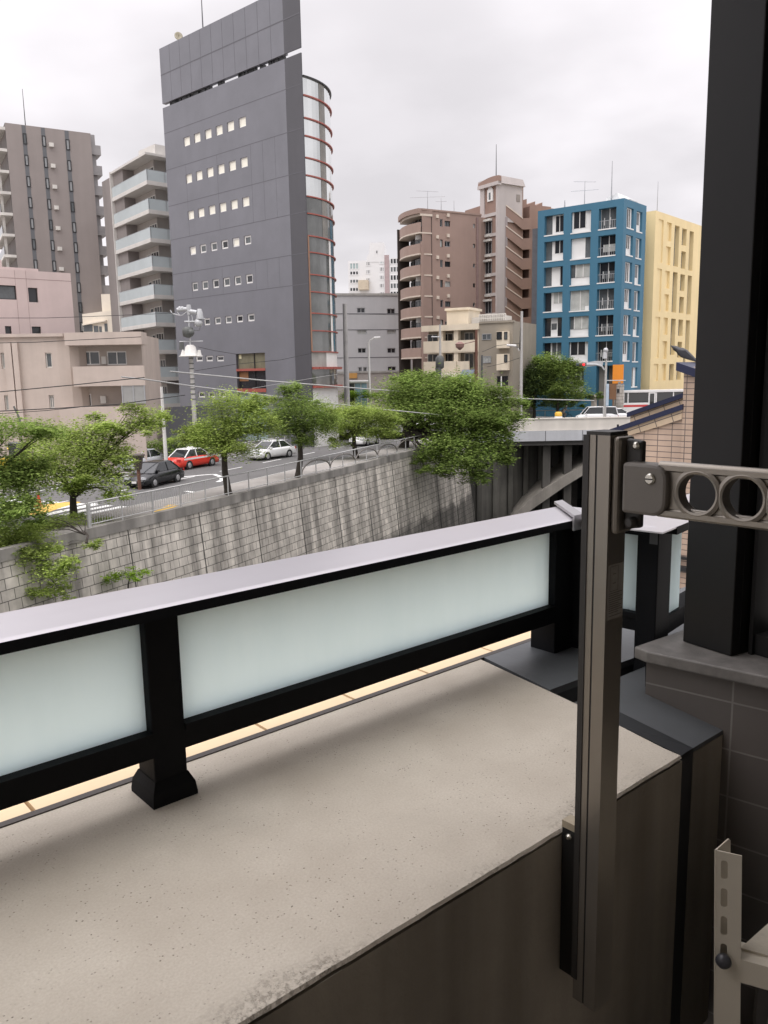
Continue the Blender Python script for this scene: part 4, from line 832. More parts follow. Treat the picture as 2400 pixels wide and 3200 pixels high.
# ================================================================== tan tiled neighbour with navy copings
TILE = brickmat('tan wall tile', (.40, .30, .235), (.36, .265, .20), (.10, .08, .07), .245, .094, .007, .55, .0, .12, .1, .3); NAVY = mat('navy sheet coping', (.014, .018, .05), .45, .2, .08, 3)
o = aty(zi(1050, 500), 13.2); fM = Fr((o.x, o.y), 135)
nb_ = empty('tiled_neighbour_house', fM.p(-1, 0), 'tan tiled neighbouring house with stepped navy-capped sloping parapets', 'house')
m_ = lambda x, y, n=0.: fM.px(zn(x, y), n)
A1, A2, B1, B2 = m_(640, 955), m_(1455, 672), m_(905, 750, -1.2), m_(1432, 565, -1.2)
D1, D2 = m_(880, 1000), m_(1450, 835); uC0, uC1 = m_(1450, 500)[0], m_(1530, 500)[0] + 3.2; zc0, zc1 = m_(1400, 238)[1], m_(1530, 300)[1]
uvM = lambda v: fM.uv(v)
sB_ = (B2[1] - B1[1]) / (B2[0] - B1[0]); B3 = (B2[0] + .35, B2[1] + .35 * sB_)
b = MB(); ext = (A1[0] - .02, A1[1] - .02 * (A2[1] - A1[1]) / (A2[0] - A1[0]))
b.slab([fM.p(ext[0], -.3, 0), fM.p(uC0, -.3, 0), fM.p(uC0, A2[1] - .04, 0), fM.p(A1[0], A1[1] - .04, 0), fM.p(ext[0], ext[1], 0)], fM.n * -.25)
b.fbox(fM, uC0 + .002, uC1, -.3, zc1 - .05, -1.4, .02)
b.slab([fM.p(uC0, zc1 - .1, -.005), fM.p(uC1, zc1 - .1 - (zc0 - zc1) * 6, -.005), fM.p(uC0, zc0 - .05, -.005)], fM.n * -1.2)
b.slab([fM.p(B1[0], -.3, -1.2), fM.p(B3[0], -.3, -1.2), fM.p(B3[0], B3[1] - .04, -1.2), fM.p(B1[0], B1[1] - .04, -1.2)], fM.n * -.25)
b.obj('wall', TILE, nb_, uv=uvM)
b = MB(); s_ = (D2[1] - D1[1]) / (D2[0] - D1[0]); 
b.slab([fM.p(A1[0], A1[1] - .30, .035), fM.p(D1[0], D1[1], .035), fM.p(uC0, D2[1], .035), fM.p(uC0, A2[1] - .05, .035), fM.p(A1[0], A1[1] - .10, .035)], fM.n * -.03)
sl = math.atan2(A2[1] - A1[1], A2[0] - A1[0])
def uvS(v):
    u, z = fM.uv(v); return (u * math.cos(sl) + z * math.sin(sl), -u * math.sin(sl) + z * math.cos(sl))
b.slab([fM.p(B1[0], B1[1] - .36, -1.17), fM.p(B3[0], B3[1] - .36, -1.17), fM.p(B3[0], B3[1] - .05, -1.17), fM.p(B1[0], B1[1] - .05, -1.17)], fM.n * -.02)
b.obj('sloping_tile_band', brickmat('tan band tile', (.43, .335, .235), (.39, .30, .21), (.10, .08, .07), .30, .105, .008, .55, .0, .1, .1, .3), nb_, uv=uvS)
b = MB()
def cope(p, q, n0, n1, h): b.slab([fM.p(p[0], p[1] - h, n1), fM.p(q[0], q[1] - h, n1), fM.p(q[0], q[1], n1), fM.p(p[0], p[1], n1)], fM.n * (n0 - n1))
cope((A1[0] - .06, A1[1] - .06 * s_), A2, -.3, .07, .085); sB_ = (B2[1] - B1[1]) / (B2[0] - B1[0]); B3 = (B2[0] + .35, B2[1] + .35 * sB_); cope((B1[0] - .05, B1[1] - .05 * sB_), B3, -1.5, -1.13, .085)
cope((m_(1400, 238)[0], zc0), (uC1, zc0 - (zc0 - zc1) * 12), -1.5, .1, .13)
b.obj('coping', NAVY, nb_)
b = MB(); q = fM.px(zn(735, 905)); b.tube([fM.p(q[0], q[1] - .12, -.1), fM.p(q[0], q[1] + .03, -.1)], .018, 6); b.obj('drain_stub', BLACKM, nb_)
b = MB(); x = fM.px(zi(1020, 1320)); b.fbox(fM, x[0] - 1, x[0] + 3, fM.px(zi(1020, 1290))[1], fM.px(zi(1020, 1270))[1], .03, .1); b.fbox(fM, x[0] - 1, x[0] + 3, fM.px(zi(1020, 1375))[1], fM.px(zi(1020, 1340))[1], .03, .12); b.obj('sill_bar', BLACKM, nb_)
# crow on the navy coping
q = fM.px(zn(1455, 150), -.6); cb_ = fM.p(q[0], q[1], -.6); BIRD = mat('glossy black feathers', (.012, .012, .016), .4, 0, .3, 20)
u = fM.u; b = MB()
prof = [(-.30, .012), (-.2, .03), (-.1, .055), (0, .075), (.08, .07), (.13, .045), (.16, .043), (.2, .04), (.235, .02), (.28, .006)]
ax = (-u * .86 + V((0, 0, .5))).normalized(); b.lathe(cb_, ax, prof, 10)
b.slab([cb_ + u * .05 + fM.n * .05 + V((0, 0, .05)), cb_ - u * .1 + fM.n * .07 + V((0, 0, .06)), cb_ - u * .02 + fM.n * .07 - V((0, 0, .04)), cb_ + u * .3 + fM.n * .05 - V((0, 0, .17))], fM.n * .02)
cr = b.obj('crow', BIRD, None, cb_, 'black crow perched on the navy coping beside the dark window post', 'bird')
b = MB()
for s in (-.02, .02): b.tube([cb_ + fM.n * s - V((0, 0, .05)), cb_ + fM.n * s * 1.5 - V((0, 0, .17))], .006, 5)
b.obj('leg', BIRD, cr)

gr_ = empty('guard_rail', off(al[-1] * .5, 15.1, .13), 'low white pipe guard rail along the far kerb behind the taxi', 'guard rail'); GRW = mat('white guard pipe', (.66, .66, .64), .45, 0, .08, 2)
s0_ = wnear(*g2((420, 1450))) - 4; s1_ = s0_ + 34
for zz_ in (.45, .8): b = MB(); b.tube([off(s0_ + (s1_ - s0_) * i / 20, 15.1, .13 + zz_) for i in range(21)], .035, 6); b.obj('rail', GRW, gr_)
for i in range(12): b = MB(); p = off(s0_ + (s1_ - s0_) * i / 11, 15.1, .13); b.tube([p, p + V((0, 0, .85))], .04, 6); b.obj('post', GRW, gr_)
# ================================================================== trees
def leafmat(name, lo, hi, tr=.35):
    m = bpy.data.materials.new(name); m.use_nodes = True; nt = m.node_tree; nt.nodes.remove(nt.nodes['Principled BSDF']); out = nt.nodes['Material Output']
    g = node(nt, 'ShaderNodeNewGeometry'); rp = node(nt, 'ShaderNodeValToRGB'); nt.links.new(g.outputs['Random Per Island'], rp.inputs[0])
    rp.color_ramp.elements[0].color = (*lo, 1); rp.color_ramp.elements[1].color = (*hi, 1)
    tc = node(nt, 'ShaderNodeTexCoord'); n1 = node(nt, 'ShaderNodeTexNoise'); n1.inputs['Scale'].default_value = .55; n1.inputs['Detail'].default_value = 3; nt.links.new(tc.outputs['Object'], n1.inputs['Vector'])
    mr = node(nt, 'ShaderNodeMapRange'); mr.inputs[1].default_value = .35; mr.inputs[2].default_value = .65; mr.inputs[3].default_value = .65; mr.inputs[4].default_value = 1.3; nt.links.new(n1.outputs[0], mr.inputs[0])
    mx = node(nt, 'ShaderNodeMix', data_type='RGBA', blend_type='MULTIPLY'); mx.inputs[0].default_value = 1; nt.links.new(rp.outputs[0], mx.inputs[6]); nt.links.new(mr.outputs[0], mx.inputs[7])
    d = node(nt, 'ShaderNodeBsdfDiffuse'); t = node(nt, 'ShaderNodeBsdfTranslucent'); ms = node(nt, 'ShaderNodeMixShader'); ms.inputs[0].default_value = tr
    nt.links.new(mx.outputs[2], d.inputs[0]); nt.links.new(mx.outputs[2], t.inputs[0]); nt.links.new(d.outputs[0], ms.inputs[1]); nt.links.new(t.outputs[0], ms.inputs[2]); nt.links.new(ms.outputs[0], out.inputs[0]); return m
LEAF = leafmat('cherry leaves', (.19, .265, .055), (.42, .51, .15), .46); LEAF_D = leafmat('dark green leaves', (.125, .195, .045), (.30, .39, .11), .42); LEAF_B = leafmat('bright green leaves', (.13, .22, .02), (.24, .36, .05), .4); LEAF_K = leafmat('deep green leaves', (.05, .08, .03), (.12, .165, .055), .28)
BARK = mat('dark cherry bark', (.045, .037, .03), .95, 0, .3, 3, .5, 25)
rnd = random.Random(11)
DENS = 14
def leaves(clusters, size, dens):
    """clusters: (centre, (rx, ry, rz)); many small folded leaf sprays filling each clump, thicker near its skin"""
    vs = []; fs = []; ext = []
    for c, r in clusters:                              # ragged satellites round every clump
        ext.append((c, (r[0] * .97, r[1] * .97, r[2] * .97)))
        for _ in range(3):
            a = rnd.uniform(0, 6.283); k = rnd.uniform(.9, 1.2); q = rnd.uniform(.22, .42)
            ext.append((V((c.x + r[0] * math.cos(a) * k, c.y + r[1] * math.sin(a) * k, c.z + r[2] * rnd.uniform(-.6, .75))), (r[0] * q, r[1] * q, r[2] * q * 1.1)))
    for c, r in ext:
        n = int(DENS * dens * (r[0] * r[1] + r[0] * r[2] + r[1] * r[2]) / 3 * 12)
        subs = []
        for _ in range(max(6, int(n / 90))):
            a = rnd.uniform(0, 6.283); e = math.asin(rnd.uniform(-.75, 1)); k = rnd.uniform(.5, 1.05)
            subs.append(V((c.x + r[0] * math.cos(e) * math.cos(a) * k, c.y + r[1] * math.cos(e) * math.sin(a) * k, c.z + r[2] * math.sin(e) * k)))
        rs = .38 * min(r[0], r[1], r[2] * 1.8)
        for _ in range(n):
            s = rnd.choice(subs); p = s + V((rnd.gauss(0, rs), rnd.gauss(0, rs), rnd.gauss(0, rs * .55)))
            L = size * .8 * rnd.uniform(.6, 1.5); a = rnd.uniform(0, 6.283); t = rnd.uniform(-.55, .55)
            u = V((math.cos(a), math.sin(a), t * .6)) * L; w = V((-math.sin(a) * .8, math.cos(a) * .8, rnd.uniform(-.6, .6))) * L * rnd.uniform(.35, .6)
            i = len(vs); vs += [p - u * .5, p + w * .5, p + u * .5, p - w * .5]; fs.append((i, i + 1, i + 2, i + 3))
    return vs, fs
def tree(name, base, fork, cl, label, lm=LEAF, size=.17, dens=26, r0=.2, cat='tree', group=None, limbs=True):
    """base, fork: points; cl: crown clumps"""
    t = empty(name, base, label, cat, group)
    b = MB(); m1 = base.lerp(fork, .5) + V((rnd.uniform(-.12, .12), 0, 0))
    b.tube([base - V((0, 0, .1)), base.lerp(m1, .25), m1, fork], [r0 * 1.35, r0 * 1.05, r0 * .9, r0 * .75], 8)
    tk = b.obj('trunk', BARK, t)
    if limbs:
        b = MB()
        for c, r in cl:
            mid = fork.lerp(c, .5) + V((rnd.uniform(-.2, .2), rnd.uniform(-.2, .2), rnd.uniform(.0, .4))); end = c + V((rnd.uniform(-.3, .3) * r[0], 0, .1 * r[2]))
            b.tube([fork - V((0, 0, .15)), fork.lerp(mid, .5) + V((0, 0, .08)), mid, end], [r0 * .55, r0 * .36, r0 * .22, r0 * .06], 6)
            for _ in range(2):
                e2 = c + V((rnd.uniform(-.9, .9) * r[0], rnd.uniform(-.7, .7) * r[1], rnd.uniform(-.2, .7) * r[2])); b.tube([mid, mid.lerp(e2, .5) + V((0, 0, .1)), e2], [r0 * .13, r0 * .09, r0 * .03], 5)
        b.obj('limb', BARK, tk)
    vs, fs = leaves(cl, size, dens); b = MB(); b.mesh(vs, fs); b.obj('crown', lm, t); return t
def cpx(x, y, rx, ry, Y, ky=.9):                      # clump measured in the photograph at distance Y
    c = aty((x, y), Y); k = Y / FPX; return (c, (rx * k, rx * k * ky, ry * k))
def tr(bx, by, fx, fy, blobs, label, dY=0, **kw):
    B = onz((bx, by), .12); Fk = aty((fx, fy), B.y)
    cl = [cpx(x, y, rx, ry, B.y + (q[0] if q else 0)) for x, y, rx, ry, *q in blobs]
    return tree(kw.pop('name', 'cherry_tree'), B, Fk, cl, label, group=kw.pop('group', 'cherry trees along the river wall'), **kw)
tr(231, 1618, 228, 1545, ((240, 1440, 110, 62), (330, 1420, 75, 45, 1), (160, 1380, 80, 45, 1.5), (290, 1360, 85, 42, 1), (200, 1500, 95, 40, -1), (310, 1500, 80, 40, -.8), (110, 1450, 70, 50), (385, 1445, 40, 22, -.5), (370, 1545, 45, 18, -1.2), (430, 1340, 60, 25, 1.5), (300, 1310, 26, 18, 1), (470, 1310, 60, 28, 2.2), (415, 1280, 35, 18, 2)), 'broad cherry tree left of the rust-brown post with its trunk behind the baluster railing', dens=22)
tr(-60, 1690, -60, 1560, ((0, 1345, 110, 34), (130, 1348, 70, 28, 1), (20, 1500, 110, 75), (-60, 1440, 90, 90), (60, 1475, 80, 36, .6), (20, 1610, 80, 55, -1.5), (90, 1590, 60, 40, -1)), 'dense cherry tree cut off by the left edge, yellow machine behind it', lm=LEAF_D, r0=.25, dens=22)
tr(714, 1545, 700, 1400, ((715, 1280, 85, 50), (800, 1270, 45, 30, 1), (680, 1350, 80, 45, -.6), (775, 1335, 70, 42), (725, 1405, 80, 32, -.8), (655, 1375, 55, 26, -.6), (620, 1345, 40, 18, -.4), (585, 1372, 60, 12), (830, 1330, 45, 35, .5)), 'cherry tree with a narrow forked trunk standing between red taxi and white saloon', dens=22)
tr(931, 1492, 937, 1370, ((930, 1290, 80, 45), (900, 1340, 60, 40), (980, 1330, 60, 40), (925, 1240, 40, 30, .8), (872, 1305, 45, 26, -.5), (1020, 1310, 40, 28, .8), (955, 1380, 40, 20, -.8), (905, 1210, 25, 18, 1)), 'tall narrow cherry tree right of the white saloon with a straight dark trunk', dens=22, lm=LEAF_D)
tr(1114, 1432, 1105, 1350, ((1110, 1310, 90, 38), (1060, 1330, 60, 30), (1180, 1310, 60, 30), (1200, 1350, 45, 25, -.6), (1060, 1385, 30, 20, -.8), (1120, 1290, 60, 22, 1), (1010, 1285, 50, 25, 1), (1150, 1355, 50, 22, -1)), 'low wide cherry tree with two pale cars glinting under its leaves', dens=22, lm=LEAF)
tr(1262, 1398, 1268, 1345, ((1330, 1220, 120, 42), (1440, 1225, 110, 42, -1), (1240, 1250, 80, 36, 1), (1530, 1255, 80, 36, -1), (1330, 1285, 110, 40, -2), (1460, 1300, 130, 42, -2), (1560, 1310, 70, 36, -3), (1250, 1310, 70, 32), (1300, 1185, 60, 20, 1), (1520, 1335, 90, 34, -3), (1400, 1345, 40, 20, -3), (1480, 1375, 100, 40, -4), (1400, 1400, 70, 38, -5), (1510, 1420, 70, 36, -5), (1430, 1455, 80, 32, -6), (1345, 1430, 45, 24, -5), (1480, 1490, 45, 22, -6), (1560, 1380, 40, 30, -5), (1590, 1420, 18, 22, -6), (1600, 1260, 40, 22, -1), (1390, 1480, 30, 16, -6), (1330, 1470, 30, 12, -6)), 'huge spreading cherry tree beside the bridge with branches hanging over the river', lm=LEAF_D, r0=.42, size=.30, dens=8)
# branch hanging over the wall at the lower left and scrub on the wall
B = onz((60, 1690), .2)
tree('wall_shrub', off(wnear(*g2((60, 1700))), -.3, -1.0), aty((90, 1760), 33.5), [cpx(70, 1735, 75, 30, 33), cpx(150, 1790, 60, 36, 32.5), cpx(60, 1800, 40, 40, 33), cpx(170, 1850, 45, 22, 32.5), cpx(20, 1690, 60, 50, 33), cpx(110, 1850, 30, 20, 32.5), cpx(285, 1700, 26, 22, 35), cpx(90, 1690, 60, 30, 33.5), cpx(15, 1760, 40, 40, 33), cpx(215, 1880, 30, 14, 32.5), cpx(110, 1715, 90, 22, 33.2), cpx(20, 1715, 60, 30, 33), cpx(200, 1760, 40, 22, 32.8)], 'leafy branch drooping over the river wall at the lower left', size=.15, r0=.06, dens=24, cat='shrub', lm=LEAF)
tree('wall_shrub', aty((400, 1830), 36.6), aty((405, 1805), 36.3), [cpx(395, 1795, 45, 16, 36), cpx(440, 1800, 40, 14, 36), cpx(350, 1805, 30, 14, 36.2)], 'small bright shrub rooted in the river wall just above the balcony rail', size=.13, r0=.03, dens=16, cat='shrub', lm=LEAF_B)
tree('low_bush', onz((270, 1690), .12), onz((265, 1660), .4), [cpx(200, 1640, 90, 26, 37.5), cpx(120, 1660, 70, 26, 36.5), cpx(290, 1640, 40, 20, 38), cpx(60, 1665, 60, 28, 35), cpx(20, 1640, 60, 40, 34.5), cpx(40, 1590, 50, 26, 37)], 'low spreading bushes behind the river wall at the left', size=.13, r0=.05, dens=26, cat='bush', lm=LEAF)
# far greenery
for c, lab, lm in ((((1670, 1200, 60, 55), (1640, 1240, 45, 40), (1610, 1220, 40, 40), (1690, 1165, 45, 35)), 'dark rounded tree left of the blue building', LEAF_K), (((1745, 1180, 55, 45), (1760, 1230, 60, 40), (1720, 1140, 45, 35), (1775, 1150, 30, 30)), 'olive green tree standing close against the blue building', LEAF_D)):
    cl = [cpx(x, y, rx, ry, 103 if lm is LEAF_K else 102.2) for x, y, rx, ry in c]; p = cl[0][0]; tree('street_tree', V((p.x, p.y, zd_)), V((p.x, p.y, 2.6)), cl, lab, lm, .3, 12, .22)
def hedge(q, Y, label, lm, dens=14, size=.2, zb=None):
    cl = [cpx(x, y, rx, ry, Y, .5) for x, y, rx, ry in q]; p = cl[0][0]; z = zb if zb is not None else .1
    return tree('hedge', V((p.x, p.y, z)), V((p.x, p.y, z + .5)), cl, label, lm, size, dens, .06, 'hedge', None, False)
hedge(((1835, 1240, 25, 14), (1870, 1240, 25, 14), (1810, 1245, 22, 14), (1770, 1262, 30, 14), (1720, 1265, 30, 14)), 104.1, 'clipped dark hedge at the foot of the blue building', LEAF_D, 22, .2, zb=zd_)
hedge(((1815, 1268, 18, 11),), 103.8, 'round bright bush in front of the clipped dark hedge', LEAF_B, zb=zd_)
hedge(((1660, 1268, 16, 14),), 102.4, 'small yellow-green bush beside the street lamp pole', LEAF_B, zb=zd_)
hedge(((470, 1400, 70, 22), (560, 1410, 70, 22), (620, 1400, 50, 25), (520, 1385, 40, 20)), 63.5, 'dark hedge between the taxi and the grey fence', LEAF_D, 12, .2)
hedge(((1050, 1240, 60, 14), (1130, 1235, 55, 12), (1170, 1240, 30, 10)), 92, 'weedy green verge below the plain grey block', LEAF_B, 10, .2, .6)
hedge(((570, 1345, 38, 16),), 64.5, 'pale leafy bush beside the foot of the utility pole', LEAF, 12, .18)
# dark fence in front of the tower
b = MB(); p0_, p1_ = aty((512, 1340), 70), aty((700, 1330), 76); fx_ = Fr((p0_.x, p0_.y), math.degrees(math.atan2(p1_.x - p0_.x, p1_.y - p0_.y)))
L_ = (p1_ - p0_).length; zt_ = fx_.px((540, 1272))[1]
b.slab([fx_.p(0, 0), fx_.p(L_, 0), fx_.p(L_, zt_), fx_.p(1.2, zt_), fx_.p(0, zt_ - .9)], fx_.n * -.12); b.obj('site_fence', mat('charcoal fence sheet', (.10, .10, .11), .7, 0, .1, .5), None, fx_.p(0, 0), 'charcoal sheet fence at the foot of the slate grey tower', 'fence')
# ================================================================== vehicles
TYRE = mat('tyre rubber', (.014, .014, .015), .85, 0, .1, 8); RIM = mat('silver wheel rim', (.48, .48, .49), .35, .7, .05, 5); CGL = mat('car window glass', (.018, .021, .024), .05, 0, .1, 2, spec=.8)
LAMP = mat('clear lamp', (.62, .64, .66), .15, 0, .05, 5); TAIL = mat('red lamp', (.45, .02, .015), .25, 0, .05, 5); TRIMB = mat('black trim', (.015, .015, .016), .5, 0, 0)
def car(name, label, paint, L=4.6, W=1.74, H=1.46, kind='saloon', roof=None, cat='car', group='cars on the riverside road'):
    o = local(name, label, cat, group); roofm = roof or paint
    hw = W / 2
    if kind == 'saloon': belt = [(-L / 2, .62), (-L / 2 + .12, .86), (-L / 2 + .9, .95), (.9, .93), (1.35, .88), (L / 2 - .35, .74), (L / 2, .55)]; gh = [(-L / 2 + .55, .0), (-.95, 1), (.35, 1), (1.25, 0)]
    elif kind == 'hatch': belt = [(-L / 2, .60), (-L / 2 + .08, .95), (-1.2, 1.0), (.9, .95), (1.3, .92), (L / 2 - .25, .78), (L / 2, .52)]; gh = [(-L / 2 + .10, .0), (-1.55, .93), (-.1, 1), (.6, .97), (1.45, 0)]
    else: belt = [(-L / 2, .60), (-L / 2 + .05, 1.0), (-1.2, 1.02), (1.2, 1.02), (1.6, .98), (L / 2 - .2, .82), (L / 2, .55)]; gh = [(-L / 2 + .05, .0), (-L / 2 + .25, .97), (0, 1), (1.0, .98), (1.75, 0)]
    lo = .22; b = MB(); vs = []; n = 8
    for x, zt in belt:
        ed = 1 - .10 * max(0, (abs(x) - L / 2 + .45) / .45); w = hw * ed
        vs += [V((x, -w * .93, lo)), V((x, -w, lo + .2)), V((x, -w, zt - .16)), V((x, -w * .9, zt)), V((x, w * .9, zt)), V((x, w, zt - .16)), V((x, w, lo + .2)), V((x, w * .93, lo))]
    fs = []
    for i in range(len(belt) - 1):
        for j in range(n): fs.append((i * n + j, (i + 1) * n + j, (i + 1) * n + (j + 1) % n, i * n + (j + 1) % n))
    fs += [tuple(range(n)), tuple(reversed(range((len(belt) - 1) * n, len(belt) * n)))]
    b.mesh(vs, [tuple(reversed(f)) for f in fs], 0, True)
    zb = .90; top = H; rf = [(x, z) for x, z in gh]
    g = [(x, lerp(zb, top, t), lerp(hw * .90, hw * .70, t)) for x, t in rf]
    # roof and pillars in the body mesh
    for i in range(1, len(g) - 2):
        (xa, z_a, wa), (xb, z_b, wb) = g[i], g[i + 1]
        b.mesh([(xa - .03, -wa, z_a - .02), (xb + .03, -wb, z_b - .02), (xb + .03, wb, z_b - .02), (xa - .03, wa, z_a - .02), (xa, -wa * .9, z_a + .05), (xb, -wb * .9, z_b + .05), (xb, wb * .9, z_b + .05), (xa, wa * .9, z_a + .05)], [(3, 2, 1, 0), (4, 5, 6, 7), (0, 1, 5, 4), (1, 2, 6, 5), (2, 3, 7, 6), (3, 0, 4, 7)], 1)
    for s in (-1, 1):
        b.tube([(g[0][0], s * g[0][2], zb), (g[1][0], s * g[1][2], g[1][1])], .05, 5, 1); b.tube([(g[-1][0], s * g[-1][2], zb), (g[-2][0], s * g[-2][2], g[-2][1])], .04, 5, 1)
        xm = (g[1][0] + g[-2][0]) / 2 - .05; b.tube([(xm, s * hw * .905, zb), (xm, s * hw * .71, top - .03)], .045, 5, 1)
        b.box((g[-1][0] - .45, s * hw * .93 - .1, .92), (g[-1][0] - .25, s * hw * .93 + .1 , 1.06), 1)
        for wx in (L * .29, -L * .29): b.lathe((wx, s * (hw - .16), .32), (0, s, 0), [(0, .38), (.155, .38), (.163, .36)], 14, 2)
    for x in (-L / 2 - .01, L / 2 - .09): b.box((x, -hw * .82, .30), (x + .1, hw * .82, .50), 0 if paint is not TRIMB else 2)
    b.obj('body', [paint, roofm, TRIMB], o)
    b = MB(); vs = []
    for x, z, w in g: vs += [(x, -w, z), (x, w, z)]
    k = len(g); fs = [(2 * i, 2 * i + 2, 2 * i + 3, 2 * i + 1) for i in range(k - 1)]
    b.mesh(vs, [tuple(reversed(f)) for f in fs]); b.face([vs[2 * i] for i in range(k)]); b.face([vs[2 * i + 1] for i in reversed(range(k))]); b.obj('window', CGL, o)
    for wx in (L * .29, -L * .29):
        for s in (-1, 1):
            b = MB(); b.lathe((wx, s * (hw - .2), .315), (0, s, 0), [(0, .27), (.02, .31), (.18, .31), (.21, .28)], 18); w_ = b.obj('wheel', TYRE, o)
            b = MB(); b.lathe((wx, s * (hw + .0), .315), (0, s, 0), [(0, .20), (.018, .20), (.022, .16), (.012, .06), (.028, .04)], 14); b.obj('rim', RIM, w_)
    for s in (-1, 1):
        b = MB(); b.box((L / 2 - .20, s * hw * .66 - .17, .60), (L / 2 - .02, s * hw * .66 + .17, .74)); b.obj('headlight', LAMP, o)
        b = MB(); b.box((-L / 2 - .015, s * hw * .72 - .16, .66), (-L / 2 + .1, s * hw * .72 + .16, .84)); b.obj('taillight', TAIL, o)
    b = MB(); b.box((L / 2 - .01, -.17, .36), (L / 2 + .02, .17, .5)); b.box((-L / 2 - .03, -.17, .55), (-L / 2 + .02, .17, .7)); b.obj('number_plate', WHITE, o)
    return o
def paint(n, c, r=.25): return mat(n, c, r, 0, .02, 1, spec=.6)
PW = paint('white car paint', (.74, .74, .74)); PR = paint('taxi red paint', (.62, .035, .018)); PB = paint('black car paint', (.010, .011, .013), .18); PS = paint('silver car paint', (.46, .48, .50), .3); PG = paint('blue grey car paint', (.30, .36, .42), .3)
az0 = math.degrees(math.atan2(wat(al[-1] * .62)[1].x, wat(al[-1] * .62)[1].y))
def azat(p): d = wat(wnear(p[0], p[1]))[1]; return math.degrees(math.atan2(d.x, d.y))
p = g2((602, 1460)); tx = car('taxi', 'red and white taxi driving away past the dark hedge', PR, roof=PW, cat='taxi', group=None); place(tx, (p[0], p[1], 0), azat(p) + 4)
b = MB(); b.box((-.25, -.28, 1.50), (-.05, .28, 1.62)); b.obj('roof_sign', WHITE, tx, bevel=.03)
b = MB()
for s in (-1, 1): b.box((-1.9, s * .872 - .004, .74), (1.5, s * .872 + .004, .86))
b.obj('side_stripe', PW, tx)
p = g2((486, 1514)); bc = car('black_car', 'black saloon coming towards the balcony beside the rust-brown post', PB, group=None); place(bc, (p[0], p[1], 0), azat(p) + 180 - 6)
p = g2((848, 1432)); place(car('white_car', 'gleaming white saloon between two cherry trunks', PW), (p[0], p[1], 0), azat(p) + 180 + 12)
p = g2((1010, 1383)); place(car('silver_van', 'silver van half hidden right of the straight dark trunk', PS, 4.2, 1.7, 1.85, 'van'), (p[0], p[1], 0), azat(p))
p = g2((872, 1378)); place(car('blue_grey_hatchback', 'blue grey hatchback peeping through leaves above the white saloon', PG, 4.0, 1.7, 1.52, 'hatch'), (p[0], p[1], 0), azat(p))
p = g2((1140, 1390)); place(car('white_car', 'white saloon farthest up the road under the low wide cherry tree', PW, kind='hatch', L=4.1), (p[0], p[1], 0), azat(p) + 180)
p = g2((472, 1466)); place(car('silver_car', 'silver car just behind the red taxi, mostly hidden by the black saloon', PS), (p[0] - .5, p[1] + .5, 0), azat(p))
p = g2((1330, 1345)); place(car('white_van', 'white van parked behind the trunk of the huge spreading tree', PW, 4.4, 1.75, 1.95, 'van'), (p[0], p[1], 0), azat(p))
z = zd_ + .01
q = aty(zn(545, 745), 97); place(car('white_suv', 'white boxy van with dark side windows on the bridge', PW, 4.7, 1.85, 1.8, 'van', group='vehicles on the bridge'), (q.x, 97, z), 272)
q = aty(zn(770, 745), 98.6); place(car('white_car', 'white saloon nose to tail behind the boxy van on the bridge', PW, 4.6, group='vehicles on the bridge'), (q.x, 98.9, z), 88)
# bus
bx0, bx1 = aty(zn(822, 600), 106).x, aty(zn(1435, 600), 106).x + 4; zt = aty(zn(1000, 528), 106).z; zz0 = z + .35
bus = empty('bus', ((bx0 + bx1) / 2, 107, z), 'white and red bus behind the bridge traffic below the yellow block', 'bus'); BUSW = paint('bus white paint', (.70, .69, .68)); BUSR = paint('bus red paint', (.50, .05, .05))
fbu = Fr((bx0, 106), 90); Lb = bx1 - bx0
za1 = aty(zn(900, 555), 106).z; za0 = aty(zn(900, 660), 106).z
b = MB(); b.fbox(fbu, 0, Lb, zz0, za0, -2.4, 0, 0); b.fbox(fbu, -.05, Lb, za1, zt, -2.4, .05, 0); b.fbox(fbu, .1, Lb, za0, za1, -2.3, -.1, 2)
b.fbox(fbu, -.01, Lb, aty(zn(900, 705), 106).z, aty(zn(900, 680), 106).z, -.2, .015, 1)
for u in (0, .35 * 1.6, 3.6, 4.2, 6.4, 8.6): b.fbox(fbu, u, u + .16, za0, za1, -2.38, -.02, 0)
b.obj('body', [BUSW, BUSR, CGL], bus, bevel=.04)
for u, w in ((.75, 2.5), (4.4, 1.95), (6.6, 1.95)): b = MB(); b.fbox(fbu, u, u + w, za0 + .06, za1 - .06, -.09, -.05); b.obj('window', CGL, bus)
b = MB(); b.fbox(fbu, 3.25, 4.15, zz0 + .1, za1, -.08, .02); dd = b.obj('door', BUSW, bus); b = MB(); b.fbox(fbu, 3.42, 3.98, za0 - .3, za1 - .15, .0, .035); b.obj('pane', CGL, dd)
for u in (1.6, 7.6): b = MB(); c = fbu.p(u, z + .45, -.15); b.lathe(c, (0, -1, 0), [(0, .36), (.02, .45), (.2, .45), (.22, .38)], 16); b.obj('wheel', TYRE, bus)
